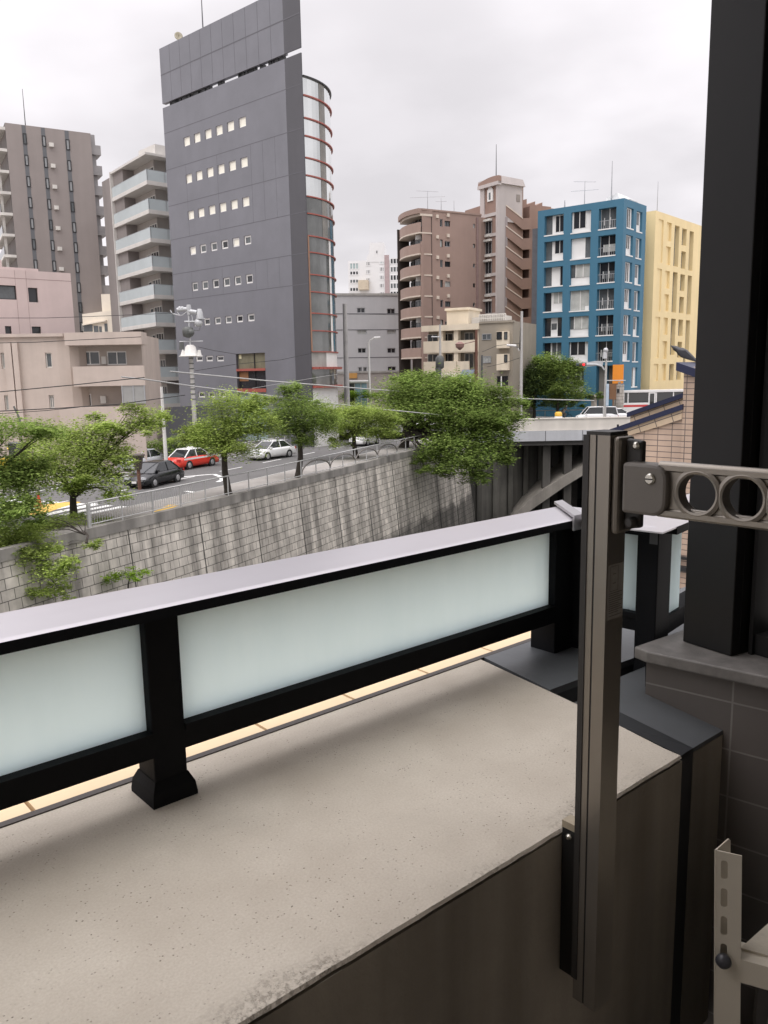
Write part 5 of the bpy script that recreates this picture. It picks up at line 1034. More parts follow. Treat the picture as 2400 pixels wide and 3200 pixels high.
# yellow excavator behind the left tree
q = onz((60, 1500), 0); ex = empty('excavator', (q.x, q.y, 0), 'yellow excavator mostly hidden by leaves at the left edge', 'excavator'); EXY = paint('machine yellow', (.75, .50, .02), .4)
X = lambda x, y: aty(zg(x, y), q.y)
b = MB(); b.box((q.x - 1.3, q.y - .9, .7), (q.x + .9, q.y + .9, 1.5)); b.obj('body', EXY, ex, bevel=.08)
b = MB(); b.box((q.x - .2, q.y - .85, 1.5), (q.x + .9, q.y + .1, 2.7)); b.obj('cab', CGL, ex, bevel=.08)
for s in (-1, 1): b = MB(); b.box((q.x - 1.4, q.y + s * .7 - .25, .05), (q.x + 1.4, q.y + s * .7 + .25, .68)); b.obj('track', TYRE, ex, bevel=.2)
b = MB(); b.tube([(q.x + .5, q.y - .4, 1.5), X(70, 355), X(105, 358), X(125, 385)], [.2, .22, .2, .18], 4, sm=False); b.obj('boom', EXY, ex)
b = MB(); b.tube([X(125, 385), X(180, 380), X(218, 415)], [.14, .13, .10], 4, sm=False); b.obj('arm', EXY, ex)
# road cone, rust post, roadside bits
q = onz(zg(290, 782), .01); b = MB(); b.box((q.x - .22, q.y - .22, .0), (q.x + .22, q.y + .22, .04)); b.lathe((q.x, q.y, .04), (0, 0, 1), [(0, .16), (.66, .035)], 12); b.obj('traffic_cone', mat('cone red', (.55, .05, .03), .5), None, (q.x, q.y, 0), 'red traffic cone on the ochre paving left of the cherry trunk', 'traffic cone')
q = onz(zg(1035, 664), .12); zt = aty(zg(1018, 400), q.y).z; rp = empty('street_lantern', q, 'rust-brown post with a boxy lantern head beside the black saloon', 'street lantern'); RUST = mat('rusty brown paint', (.13, .06, .04), .7, 0, .2, 4)
b = MB(); b.tube([q, V((q.x, q.y, zt - .9))], .11, 8); b.obj('post', RUST, rp); b = MB(); b.lathe((q.x, q.y, zt - .95), (0, 0, 1), [(0, .2), (.5, .3), (.82, .34), (.83, .46), (.9, .46), (.95, .3)], 6, 0, False); b.obj('lantern_head', mat('dark lantern', (.06, .045, .04), .5, 0, .2, 4), rp)
# ================================================================== poles, lamps, wires
POLEC = mat('pale pole concrete', (.44, .43, .41), .8, 0, .08, 1.5); POLEW = mat('white pole paint', (.64, .63, .60), .6, 0, .08, 2, streak=.1); GREYM = mat('grey switchgear', (.45, .46, .47), .5, .2, .1, 3); DKM = mat('dark switchgear', (.10, .105, .10), .6, .1, .2, 4)
def vert(qs, Yd): return [aty(q, Yd) for q in qs]
Yp = 67; pl = empty('utility_pole', aty((612, 1385), Yp), 'concrete utility pole with a white transformer cover and tangled cross-arms before the slate grey tower', 'utility pole')
x_ = aty((612, 1385), Yp).x; Zp = lambda y: aty(zo(470, y), Yp).z; Xp = lambda x, y: aty(zo(x, y), Yp)
b = MB(); b.tube([V((x_, Yp, 0)), V((x_, Yp, Zp(700)))], [.2, .15], 10); b.obj('pole', POLEC, pl)
b = MB()
for i in range(9): z_ = lerp(Zp(1500), Zp(900), i / 8); b.lathe((x_, Yp, z_), (0, 0, 1), [(0, .2), (.08, .2)], 8)
b.obj('pole_band', DKM, pl)
b = MB(); b.tube([V((x_, Yp, Zp(700))), V((x_, Yp, Zp(240)))], .07, 6); b.tube([V((x_ + .32, Yp, Zp(360))), V((x_ + .25, Yp, Zp(240)))], .05, 6); b.obj('pole_top', GREYM, pl)
b = MB(); zc_ = Zp(865); b.lathe((x_, Yp, zc_), (0, 0, 1), [(0, .95), (.06, .95), (.10, .55), (Zp(700) - zc_ - .15, .42), (Zp(695) - zc_, .25)], 14, 0, True); b.lathe((x_ - .62, Yp, zc_ + .05), (0, 0, 1), [(0, .25), (.5, .05)], 8); b.lathe((x_ + .68, Yp, zc_ + .05), (0, 0, 1), [(0, .2), (.45, .12)], 8)
b.obj('transformer', POLEW, pl)
b = MB(); c = V((x_ - .1, Yp - .15, Zp(590))); b.lathe(c, (0, 0, 1), [(0, .12), (.12, .4), (.5, .46), (.75, .42), (.85, .2)], 8); b.ball(c + V((.3, -.2, .4)), .28); b.obj('cable_box', DKM, pl)
b = MB()
for y, xa_, xb_, th in ((640, 285, 630, .045), (355, 360, 600, .09)): A, B = Xp(xa_, y + (8 if y == 640 else 0)), Xp(xb_, y); b = MB(); b.tube([A, B], th, 6); b.obj('cross_arm', GREYM, pl)
b = MB(); b.tube([Xp(250, 180), Xp(440, 165)], .16, 8); b.tube([Xp(410, 195), Xp(330, 260), Xp(290, 262), Xp(250, 205)], .05, 6); b.tube([Xp(150, 185), Xp(180, 235), Xp(300, 265)], .05, 6); b.tube([Xp(420, 200), Xp(540, 220)], .2, 6); b.tube([Xp(550, 320), Xp(665, 310)], .05, 6)
b.obj('top_hardware', GREYM, pl)
b = MB(); A = Xp(420, 105); b.lathe(A, (0, 0, -1), [(0, .16), (.25, .2), (.8, .14)], 8); A = Xp(585, 260); b.lathe(A, (0, 0, 1), [(-.3, .3), (.2, .26), (.5, .16)], 8); b.ball(Xp(565, 370), .34); b.ball(Xp(290, 158), .16); b.ball(Xp(330, 158), .16); b.obj('insulator', GREYM, pl)
b = MB(); b.tube([Xp(465, 478), Xp(580, 482), Xp(592, 425)], .02, 4); b.slab([Xp(285, 660), Xp(340, 650), Xp(345, 770), Xp(280, 765)], (0, .2, 0)); b.obj('drop_cable', DKM, pl)
def lamp_pole(name, q0, q1, Yd, r, label, m_, head=None, cat='pole'):
    a, c = aty(q0, Yd), aty(q1, Yd); c = V((a.x, a.y, c.z)); o = empty(name, a, label, cat); b = MB(); b.tube([a - V((0, 0, 1.5)), c], [r, r * .7], 8); b.obj('pole', m_, o)
    if head:
        h = [aty(q, Yd) for q in head]; b = MB(); b.tube([c - V((0, 0, .1))] + h[:-1], r * .6, 6); ar_ = b.obj('arm', m_, o); d = (h[-1] - h[-2]); b = MB(); b.tube([h[-2], h[-1]], [.16, .12], 6); b.obj('lamp_head', WHITE, ar_)
    return o
lamp_pole('roadside_pole', zo(70, 2100), zo(25, 1310), 58, .14, 'leaning white roadside pole with black bands', POLEW)
lamp_pole('street_lamp', zq(318, 520), zq(314, 85), 92, .16, 'pale street lamp with a short white arm before the plain grey block', POLEW, (zq(322, 65), zq(358, 44), zq(410, 40)), 'street lamp')
up = lamp_pole('utility_pole', zq(930, 400), zc(1028, 1145), 97, .16, 'thin utility pole with a coiled cable box at the left of the cream flats', POLEC)
b = MB(); b.tube([aty(zc(962, 1252), 97), aty(zc(1050, 1252), 97)], .08, 6); b.obj('cross_arm', GREYM, up); b = MB(); c = aty(zc(1035, 1480), 96.8); b.lathe(c, (0, 0, 1), [(-.7, .2), (-.5, .5), (.6, .5), (.9, .25)], 8); b.lathe(c + V((-.2, -.2, -1.6)), (0, 0, 1), [(0, .3), (1.1, .35)], 8); b.obj('cable_box', DKM, up)
bp = lamp_pole('utility_pole', zq(1240, 420), zc(1346, 1190), 97.5, .22, 'thick rust-brown pole in front of the cream flats balconies', RUST)
b = MB(); c = aty(zc(1208, 1320), 97.5); b.lathe(c, (0, 0, 1), [(-.6, .1), (-.3, .5), (.1, .6), (.35, .2)], 6, 0, False); b.tube([c, V((bp.location.x, 97.5, c.z + .4))], .05, 5); b.obj('lantern_head', mat('dull rose lantern', (.24, .14, .12), .7), bp)
lamp_pole('utility_pole', zq(1288, 400), zc(1398, 1410), 98, .16, 'short dark pole beside the awning of the cream flats', DKM)
lamp_pole('street_lamp', zd(68, 2060), zd(68, 1285), 97, .2, 'tall grey pole with a drooping lamp arm left of the dark rounded tree', POLEC, (zd(60, 1590), zd(30, 1550), zd(-40, 1545)), 'street lamp')
lamp_pole('sign_post', zq(1455, 545), zq(1458, 375), 98, .1, 'short white post between cream flats and bridge', POLEW)
lamp_pole('concrete_post', (1085, 1262), (1062, 950), 90, .32, 'slim grey concrete pier standing right of the glass drum', mat('grey pier concrete', (.40, .39, .38), .85, 0, .2, 1))
# signal pole on the bridge
Ys = 96; sp = lamp_pole('traffic_signal', zn(632, 690), zn(632, 100), Ys, .17, 'grey signal pole with a horizontal traffic light lit red on the bridge', POLEC, None, 'traffic light')
b = MB(); b.tube([aty(zn(625, 320), Ys), aty(zn(600, 280), Ys), aty(zn(540, 262), Ys), aty(zn(440, 262), Ys)], [.1, .12, .12, .1], 6); b.slab([aty(zn(430, 285), Ys), aty(zn(610, 270), Ys), aty(zn(615, 225), Ys), aty(zn(530, 225), Ys), aty(zn(430, 245), Ys)], (0, .12, 0)); b.obj('arm', GREYM, sp)
b = MB(); a, c = aty(zn(332, 280), Ys - .3), aty(zn(440, 245), Ys - .3); b.box((a.x, Ys - .4, a.z), (c.x, Ys - .1, c.z)); sg = b.obj('signal_box', DKM, sp, bevel=.05)
for x, nm, col, em in ((352, 'dark_lamp', (.02, .05, .05), 0), (378, 'dark_lamp', (.08, .05, .01), 0), (412, 'red_lamp', (.8, .02, .02), 1)):
    m_ = mat('signal ' + nm + str(x), col, .3, 0, 0)
    if em: m_.node_tree.nodes['Principled BSDF'].inputs['Emission Color'].default_value = (1, .03, .03, 1); m_.node_tree.nodes['Principled BSDF'].inputs['Emission Strength'].default_value = 1.0
    b = MB(); q = aty(zn(x, 263), Ys - .42); b.lathe(V((q.x, Ys - .4, q.z)), (0, -1, 0), [(0, .15), (.06, .15), (.09, .1)], 12); b.obj(nm, m_, sg)
b = MB(); b.ball(aty(zn(640, 115), Ys), .3); b.lathe(aty(zn(630, 200), Ys), (0, 0, 1), [(0, .3), (.8, .2)], 8); b.obj('antenna_head', GREYM, sp)
b = MB(); h = [aty(zn(x, y), Ys - .3) for x, y in ((640, 690), (674, 462))]; b.box((h[0].x, Ys - .35, h[0].z), (h[1].x, Ys - .2, h[1].z)); b.obj('sign_board', mat('pale blue board', (.42, .50, .58), .6, 0, .1, 2), sp)
b = MB(); b.tube([aty(zn(640, 428), Ys), aty(zn(845, 428), Ys)], .06, 6); b.obj('cross_bar', GREYM, sp)
h = [aty(zn(x, y), 100) for x, y in ((678, 625), (752, 462))]; b = MB(); b.box((h[0].x, 100, h[0].z), (h[1].x, 100.15, h[1].z), 0); b.box((h[0].x + .4, 100.02, z), (h[0].x + .55, 100.12, h[0].z), 0); b.obj('notice_board', mat('rust brown board', (.17, .085, .04), .7, 0, .15, 2), None, (h[0].x, 100, z), 'rust brown board on a post between signal pole and stone pillar', 'board')
h = [aty(zn(x, y), 101) for x, y in ((735, 690), (822, 470))]; b = MB(); b.box((h[0].x, 100.6, z), (h[1].x, 101.6, h[1].z)); b.box((h[0].x + .5, 100.5, h[1].z), (h[1].x - .5, 101.5, h[1].z + .35)); pt = b.obj('stone_pillar', brickmat('pale stone blocks', (.42, .38, .34), (.36, .33, .29), (.2, .18, .16), .8, .4, .03), None, ((h[0].x + h[1].x) / 2, 101, z), 'pale stone pillar with a dark plaque left of the bus', 'pillar', uv=lambda v: (v.x + v.y, v.z))
h = [aty(zn(x, y), 100.5) for x, y in ((758, 555), (785, 515))]; b = MB(); b.box((h[0].x, 100.55, h[0].z), (h[1].x, 100.59, h[1].z)); b.obj('plaque', DARKIN, pt)
# road-works marker and low concrete items on the bridge
q = aty(zn(150, 765), 94); b = MB(); b.lathe((q.x, 94, z), (0, 0, 1), [(0, .62), (.9, .45), (.95, .4)], 10, 0); b.lathe((q.x, 94, z + .95), (0, 0, 1), [(0, .42), (.35, .42), (.5, .3)], 10, 1); b.obj('barrel_marker', [WHITE, mat('marker amber', (.75, .45, .06), .5)], None, (q.x, 94, z), 'white barrel marker with an amber top left of the cyclist', 'marker')
# cyclist
def person(name, joints, bones, mats, label):
    """joints: name -> (point, radius); one skinned, subdivided body"""
    o = empty(name, joints['pelvis'][0], label, 'person'); ks = list(joints); bs = BASE[o]
    me = bpy.data.meshes.new('body'); me.from_pydata([V(joints[k][0]) - bs for k in ks], [(ks.index(a), ks.index(c)) for a, c in bones], [])
    ob = bpy.data.objects.new('body', me); C.objects.link(ob); ob.parent = o; BASE[ob] = bs
    sk = ob.modifiers.new('skin', 'SKIN'); sk.use_smooth_shade = True
    for i, k in enumerate(ks): r = joints[k][1]; me.skin_vertices[0].data[i].radius = (r, r); me.skin_vertices[0].data[i].use_root = k == 'pelvis'
    ob.modifiers.new('sub', 'SUBSURF').levels = 1; me.materials.append(mats); return o
q = aty(zn(218, 700), 103.2); cx_, cy_ = q.x, 103.2; zz = z
P3 = lambda x, y, h: V((cx_ + x, cy_ + y, zz + h))
J = {'pelvis': (P3(-.25, 0, .95), .15), 'chest': (P3(.02, 0, 1.33), .17), 'neck': (P3(.12, 0, 1.5), .065), 'head': (P3(.17, 0, 1.64), .11), 'crown': (P3(.18, 0, 1.72), .08)}
for s, n_ in ((-1, 'r'), (1, 'l')):
    J.update({'sh' + n_: (P3(.05, s * .19, 1.42), .07), 'el' + n_: (P3(.24, s * .24, 1.18), .05), 'wr' + n_: (P3(.45, s * .22, 1.05), .035), 'fi' + n_: (P3(.52, s * .22, 1.03), .035),
              'hip' + n_: (P3(-.22, s * .1, .90), .1), 'kn' + n_: (P3(.12 if s < 0 else .05, s * .11, .72 if s < 0 else .55), .07), 'an' + n_: (P3(-.02, s * .11, .38 if s < 0 else .18), .045), 'toe' + n_: (P3(.15, s * .11, .32 if s < 0 else .12), .04)})
bn = [('pelvis', 'chest'), ('chest', 'neck'), ('neck', 'head'), ('head', 'crown')]
for n_ in 'rl': bn += [('chest', 'sh' + n_), ('sh' + n_, 'el' + n_), ('el' + n_, 'wr' + n_), ('wr' + n_, 'fi' + n_), ('pelvis', 'hip' + n_), ('hip' + n_, 'kn' + n_), ('kn' + n_, 'an' + n_), ('an' + n_, 'toe' + n_)]
pe = person('person', J, bn, mat('pale jacket and trousers', (.34, .29, .25), .85, 0, .3, 4), 'cyclist in a pale top and white cap riding along the bridge')
b = MB(); b.ball(P3(.17, 0, 1.70), (.13, .12, .09)); b.obj('cap', WHITE, pe); b = MB(); b.lathe(P3(-.24, 0, .98), (.5, 0, .85), [(-.12, .15), (0, .18), (.28, .205), (.42, .2), (.47, .1)], 10); b.obj('jacket', mat('cream jacket', (.50, .42, .34), .85, 0, .1, 4), pe)
bk = empty('bicycle', P3(0, 0, 0), 'dark bicycle under the cyclist on the bridge', 'bicycle'); b = MB()
for a, c in (((-.5, 0, .33), (-.3, 0, .8)), ((-.3, 0, .8), (.4, 0, .85)), ((-.05, 0, .3), (.4, 0, .82)), ((-.05, 0, .3), (-.5, 0, .33)), ((-.05, 0, .3), (-.3, 0, .8)), ((.52, 0, .33), (.38, 0, 1.0))): b.tube([P3(*a), P3(*c)], .025, 6)
b.obj('frame', BLACKM, bk)
for x in (-.5, .55):
    b = MB(); b.tube([P3(x + .32 * math.cos(a), 0, .33 + .32 * math.sin(a)) for a in [2 * math.pi * i / 20 for i in range(21)]], .03, 6); b.obj('wheel', TYRE, bk)
b = MB(); b.tube([P3(.42, -.28, 1.02), P3(.38, 0, 1.0), P3(.42, .28, 1.02)], .02, 6); b.obj('handlebar', ALU, bk); b = MB(); b.ball(P3(-.3, 0, .84), (.14, .08, .04)); b.obj('saddle', BLACKM, bk)
# wires
WIREW = mat('pale sheathed cable', (.36, .36, .35), .6, 0, .1, 5); WIREB = mat('black cable', (.02, .02, .02), .7, 0, 0)
def wire(pts, Ys_, r, m_, label, sag=.0):
    w = [aty(q, lerp(Ys_[0], Ys_[1], i / (len(pts) - 1))) for i, q in enumerate(pts)]; b = MB(); out = []
    for i in range(len(w) - 1):
        for k in range(6): t = k / 6; out.append(w[i].lerp(w[i + 1], t) - V((0, 0, sag * 4 * t * (1 - t))))
    b.tube(out + [w[-1]], r, 5); return b.obj('overhead_cable', m_, None, w[0], label, 'cable')
wire((zo(150, 1085), (555, 1163), (834, 1190), (1150, 1216), (1400, 1233), (1633, 1246), (1856, 1252)), (58, 88), .055, WIREW, 'upper thick pale cable sweeping past the trees to the bridge')
wire(((380, 1178), (450, 1185), (602, 1207), (830, 1235), (1150, 1275), (1412, 1300), (1612, 1318)), (52, 76), .05, WIREW, 'lower thick pale cable crossing in front of the huge spreading tree')
wire((ze(-20, 1452), ze(620, 1392), ze(1250, 1325)), (50, 52), .03, WIREB, 'black cable slanting up across the solid balcony of the stucco house')
wire((ze(-20, 1618), ze(500, 1592), ze(1000, 1560), ze(1600, 1478)), (50, 56), .03, WIREB, 'black cable along the foot of the stucco house reaching a short bracket')
wire((ze(-20, 1640), ze(400, 1612), ze(690, 1582)), (51, 52), .022, WIREB, 'lowest thin black cable at the foot of the stucco house')
wire((ze(-20, 1028), ze(300, 1022), ze(620, 1005), ze(1220, 975)), (52, 54), .022, WIREB, 'thin black cable across the roof edge of the stucco house')
wire((ze(-20, 812), ze(400, 812), ze(760, 800), ze(1500, 770)), (56, 64), .02, WIREB, 'thin black cable across the pink building')
wire((zo(560, 725), zo(800, 780), zf(700, 730)), (67, 76), .02, WIREB, 'short black cable from the transformer to the tower glazing')
wire((zf(380, 850), zf(690, 800), zf(1010, 770), zf(1240, 720)), (66, 74), .02, WIREB, 'black cable rising across the face of the slate grey tower')
wire((zf(800, 980), zf(1010, 945), zf(1370, 885), zf(1480, 870)), (66, 84), .02, WIREW, 'pale cable below the rising black one across the tower foot')
wire((zq(1290, 165), zq(1420, 110), zq(1620, 90)), (98, 97), .025, WIREB, 'black cable between the short dark pole and the tall grey pole')
wire((zq(1330, 295), zq(1480, 262), zq(1620, 215)), (98, 97), .025, WIREB, 'lower black cable sagging towards the tall grey pole')
wire((zc(130, 1050), zc(690, 1062)), (126, 128), .03, WIREB, 'dark cable along the plain grey block')
b = MB(); a, c = aty(ze(118, 1575), 55), aty(ze(170, 1680), 55); b.tube([V((c.x, 55, 0)), c, a], .06, 6); b.obj('leaning_pole', DKM, None, (c.x, 55, 0), 'short black leaning pole in front of the stucco house', 'pole')

# glazed kiosk by the street lamp
a, c = aty(zh(198, 295), 93), aty(zh(352, 192), 93); kx0, kx1, kz1 = a.x, c.x, c.z; kz0 = .1
ko = empty('kiosk', ((kx0 + kx1) / 2, 94, kz0), 'small kiosk with a white roof and pale blue glass beside the pale street lamp', 'kiosk'); b = MB(); b.box((kx0 + .3, 93.05, kz0), (kx1 - .1, 95, kz1 - .5)); b.obj('body', WHITE2, ko)
b = MB(); b.box((kx0, 92.6, kz1 - .5), (kx1 + .1, 95.2, kz1 - .25)); b.obj('roof', WHITE, ko, bevel=.05)
for t0, t1, m_ in ((.12, .36, G_DARK), (.40, .66, mat('pale blue glass', (.25, .38, .48), .15)), (.70, .96, mat('pale blue glass', (.25, .38, .48), .15))): b = MB(); b.box((lerp(kx0, kx1, t0), 93.0, lerp(kz0, kz1, .35)), (lerp(kx0, kx1, t1), 93.04, kz1 - .6)); b.obj('pane', m_, ko)
# ================================================================== our own balcony (local frame: u along the parapet, v outwards)
S_ = 4 / 3.; fB_ = Fr((0, 0), 49.2); eu, nv = fB_.u, -fB_.n
ZT = EYE.z - .6 * S_; ZF = EYE.z - 1.62
def bp_(u, v, z): return eu * (u * S_) + nv * (v * S_) + V((0, 0, EYE.z + z * S_))
def bz(q, z): w = onz(q, EYE.z + z * S_); return V((w.dot(eu) / S_, w.dot(nv) / S_, z))
def bbox(b, u0, u1, v0, v1, z0, z1, m=0):
    b.hexa([bp_(u0, v0, z0), bp_(u1, v0, z0), bp_(u1, v1, z0), bp_(u0, v1, z0), bp_(u0, v0, z1), bp_(u1, v0, z1), bp_(u1, v1, z1), bp_(u0, v1, z1)], m)
def coatmat():
    m = bpy.data.materials.new('gritty beige coating'); m.use_nodes = True; nt = m.node_tree; b = nt.nodes['Principled BSDF']; b.inputs['Roughness'].default_value = .92; b.inputs['Specular IOR Level'].default_value = .25
    uv = node(nt, 'ShaderNodeUVMap'); sp = node(nt, 'ShaderNodeSeparateXYZ'); nt.links.new(uv.outputs[0], sp.inputs[0])
    def noise(s, d=4, r=.55):
        n = node(nt, 'ShaderNodeTexNoise'); n.inputs['Scale'].default_value = s; n.inputs['Detail'].default_value = d; n.inputs['Roughness'].default_value = r; nt.links.new(uv.outputs[0], n.inputs['Vector']); return n.outputs[0]
    def rng(x, a, c, lo, hi):
        n = node(nt, 'ShaderNodeMapRange'); n.inputs[1].default_value = a; n.inputs[2].default_value = c; n.inputs[3].default_value = lo; n.inputs[4].default_value = hi; nt.links.new(x, n.inputs[0]); return n.outputs[0]
    def math_(op, a, c):
        n = node(nt, 'ShaderNodeMath', operation=op)
        for i, x in enumerate((a, c)):
            if isinstance(x, (int, float)): n.inputs[i].default_value = x
            else: nt.links.new(x, n.inputs[i])
        return n.outputs[0]
    def mix(f, a, c, bt='MIX'):
        n = node(nt, 'ShaderNodeMix', data_type='RGBA', blend_type=bt)
        for i, x in ((0, f), (6, a), (7, c)):
            if isinstance(x, tuple): n.inputs[i].default_value = x
            elif isinstance(x, (int, float)): n.inputs[i].default_value = x
            else: nt.links.new(x, n.inputs[i])
        return n.outputs[2]
    col = mix(rng(noise(3.2, 6), .35, .65, 0, 1), (.495, .445, .375, 1), (.605, .555, .475, 1))
    col = mix(rng(noise(240, 2), .35, .65, .0, .30), col, (.40, .34, .27, 1))
    vo = node(nt, 'ShaderNodeTexVoronoi'); vo.inputs['Scale'].default_value = 120; nt.links.new(uv.outputs[0], vo.inputs['Vector'])       # pinholes
    pit = rng(vo.outputs['Distance'], .10, .2, 1, 0)
    pit = math_('MULTIPLY', pit, rng(noise(38, 3), .46, .54, 0, 1)); pit = math_('MULTIPLY', pit, rng(noise(5, 3), .38, .58, .2, 1))
    col = mix(math_('MULTIPLY', pit, .8), col, (.09, .07, .05, 1))
    # crumbling dirty band along the inner edge (v = 0 at the edge)
    d = math_('ADD', sp.outputs[1], rng(noise(9, 8, .7), .3, .7, -.035, .035)); edge = rng(d, .0, .042, 1, 0); edge = math_('MULTIPLY', edge, rng(noise(110, 6, .75), .49, .58, 0, 1)); edge = math_('MULTIPLY', edge, rng(noise(3.1, 2), .45, .6, .1, 1))
    col = mix(math_('MULTIPLY', edge, .5), col, (.12, .098, .075, 1))
    col = mix(math_('MULTIPLY', rng(noise(1.7, 7, .62), .52, .66, 0, .22), 1.0), col, (.30, .275, .235, 1))
    nt.links.new(col, b.inputs['Base Color'])
    h = math_('ADD', math_('MULTIPLY', noise(180, 3), .5), math_('MULTIPLY', noise(40, 4), .35)); h = math_('SUBTRACT', h, math_('MULTIPLY', pit, .7)); h = math_('SUBTRACT', h, math_('MULTIPLY', edge, .6))
    bp = node(nt, 'ShaderNodeBump'); bp.inputs['Strength'].default_value = .55; bp.inputs['Distance'].default_value = .004; nt.links.new(h, bp.inputs['Height']); nt.links.new(bp.outputs[0], b.inputs['Normal']); return m
COAT = coatmat(); INNER = mat('stained inner wall paint', (.37, .33, .275), .8, 0, .12, 2.5, .2, 60, .45, spec=.3)
vi, vo_ = .609, 1.122
en = [(1.133, vi), (1.178, .834), (1.229, vo_)]
par = empty('balcony_parapet', bp_(.4, .85, -.6), 'wide beige parapet wall topped with gritty coating, with the frosted railing standing on it', 'parapet')
b = MB(); inn = [bp_(-2.0, vi, -.6), bp_(1.133, vi, -.6)]
# slightly wavering inner arris
N_ = 160; r_ = random.Random(3); top = []; w = 0
for i in range(N_ + 1):
    w = w * .6 + r_.uniform(-.0005, .0005); u = lerp(-2.0, 1.133, i / N_); top.append((u, vi + w))
tv = [bp_(u, v, -.6) for u, v in top] ; tv2 = [bp_(u, v - .0025 + r_.uniform(-.0006, .0006), -.6 - .004) for u, v in top]
mid = [bp_(u, vi + .03, -.598) for u, v in top]
for i in range(N_):
    b.face([tv[i], tv[i + 1], mid[i + 1], mid[i]], 0, True); b.face([tv2[i], tv2[i + 1], tv[i + 1], tv[i]], 0, True)
b.face([mid[0], mid[-1]] + [bp_(*en[1], -.598), bp_(en[2][0], vo_, -.598), bp_(-2.0, vo_, -.598)], 0)
o_ = b.obj('top_coating', COAT, par, uv=lambda v: ((v.dot(eu)), v.dot(nv) - vi * S_))
b = MB(); pl_ = [bp_(-2.0, vi - .003, 0), bp_(1.133, vi - .003, 0), bp_(*en[1], 0), bp_(en[2][0], vo_ , 0), bp_(-2.0, vo_, 0)]
b.prism([(p.x, p.y) for p in pl_], ZF - .3, ZT - .008 * S_); b.obj('inner_face', INNER, par)
b = MB(); bbox(b, -2.0, 1.52, vo_ - .003, vo_ + .010, -.66, -.596); b.obj('edge_strip', mat('dark edge sealant', (.06, .05, .045), .6, 0, .1, 4), par)
# tan coping tiles outside the railing
js = [onz((x * 1.4467, y * 1.4467), EYE.z - .602 * S_).dot(eu) / S_ for x, y in ((97, 1750), (578, 1577), (753, 1503), (903, 1446), (1040, 1398))]
st_ = (js[-1] - js[1]) / 3; ju = [js[1] + st_ * k for k in range(-9, 6)]
b = MB()
for i in range(len(ju) - 1): bbox(b, ju[i] + .003, ju[i + 1] - .003, vo_ + .013, vo_ + .19, -.625, -.603)
b.obj('coping_tile', mat('warm tan coping tile', (.78, .60, .38), .55, 0, .06, 4, .1, 40), par)
b = MB(); bbox(b, -2.2, 1.6, vo_ + .011, vo_ + .185, -2.6, -.626); b.obj('outer_face', mat('tile bed', (.10, .085, .07), .9), par)
# ------------------------------------------------------------------ railing
RAILB = mat('black powder coat', (.010, .0105, .012), .6, 0, .12, 6, .06, 180, spec=.08); CAPM = mat('satin cap aluminium', (.57, .55, .575), .36, .8, .03, 2)
def frost():
    m = bpy.data.materials.new('frosted glass'); m.use_nodes = True; nt = m.node_tree; nt.nodes.remove(nt.nodes['Principled BSDF']); o = nt.nodes['Material Output']
    t = node(nt, 'ShaderNodeBsdfTranslucent'); t.inputs[0].default_value = (.88, .98, 1.0, 1); d = node(nt, 'ShaderNodeBsdfDiffuse'); d.inputs[0].default_value = (.62, .70, .69, 1)
    tc = node(nt, 'ShaderNodeTexCoord'); mp = node(nt, 'ShaderNodeMapping'); mp.inputs['Scale'].default_value = (3, 3, .5); nt.links.new(tc.outputs['Object'], mp.inputs[0]); nz = node(nt, 'ShaderNodeTexNoise'); nz.inputs['Scale'].default_value = 5; nz.inputs['Detail'].default_value = 8; nz.inputs['Roughness'].default_value = .7; nt.links.new(mp.outputs[0], nz.inputs['Vector'])
    rp = node(nt, 'ShaderNodeValToRGB'); rp.color_ramp.elements[0].position = .3; rp.color_ramp.elements[0].color = (.87, .965, .975, 1); rp.color_ramp.elements[1].position = .6; rp.color_ramp.elements[1].color = (.90, .99, 1, 1); nt.links.new(nz.outputs[0], rp.inputs[0]); nt.links.new(rp.outputs[0], t.inputs[0])
    g = node(nt, 'ShaderNodeBsdfGlossy'); g.inputs['Roughness'].default_value = .35
    a = node(nt, 'ShaderNodeMixShader'); a.inputs[0].default_value = .08; nt.links.new(t.outputs[0], a.inputs[1]); nt.links.new(d.outputs[0], a.inputs[2])
    c = node(nt, 'ShaderNodeMixShader'); c.inputs[0].default_value = .03; nt.links.new(a.outputs[0], c.inputs[1]); nt.links.new(g.outputs[0], c.inputs[2]); nt.links.new(c.outputs[0], o.inputs[0]); return m
FROST = frost()
rail = empty('glass_railing', bp_(.48, 1.05, -.6), 'black-framed railing with frosted mint glass panels and a pale flat cap', 'railing')
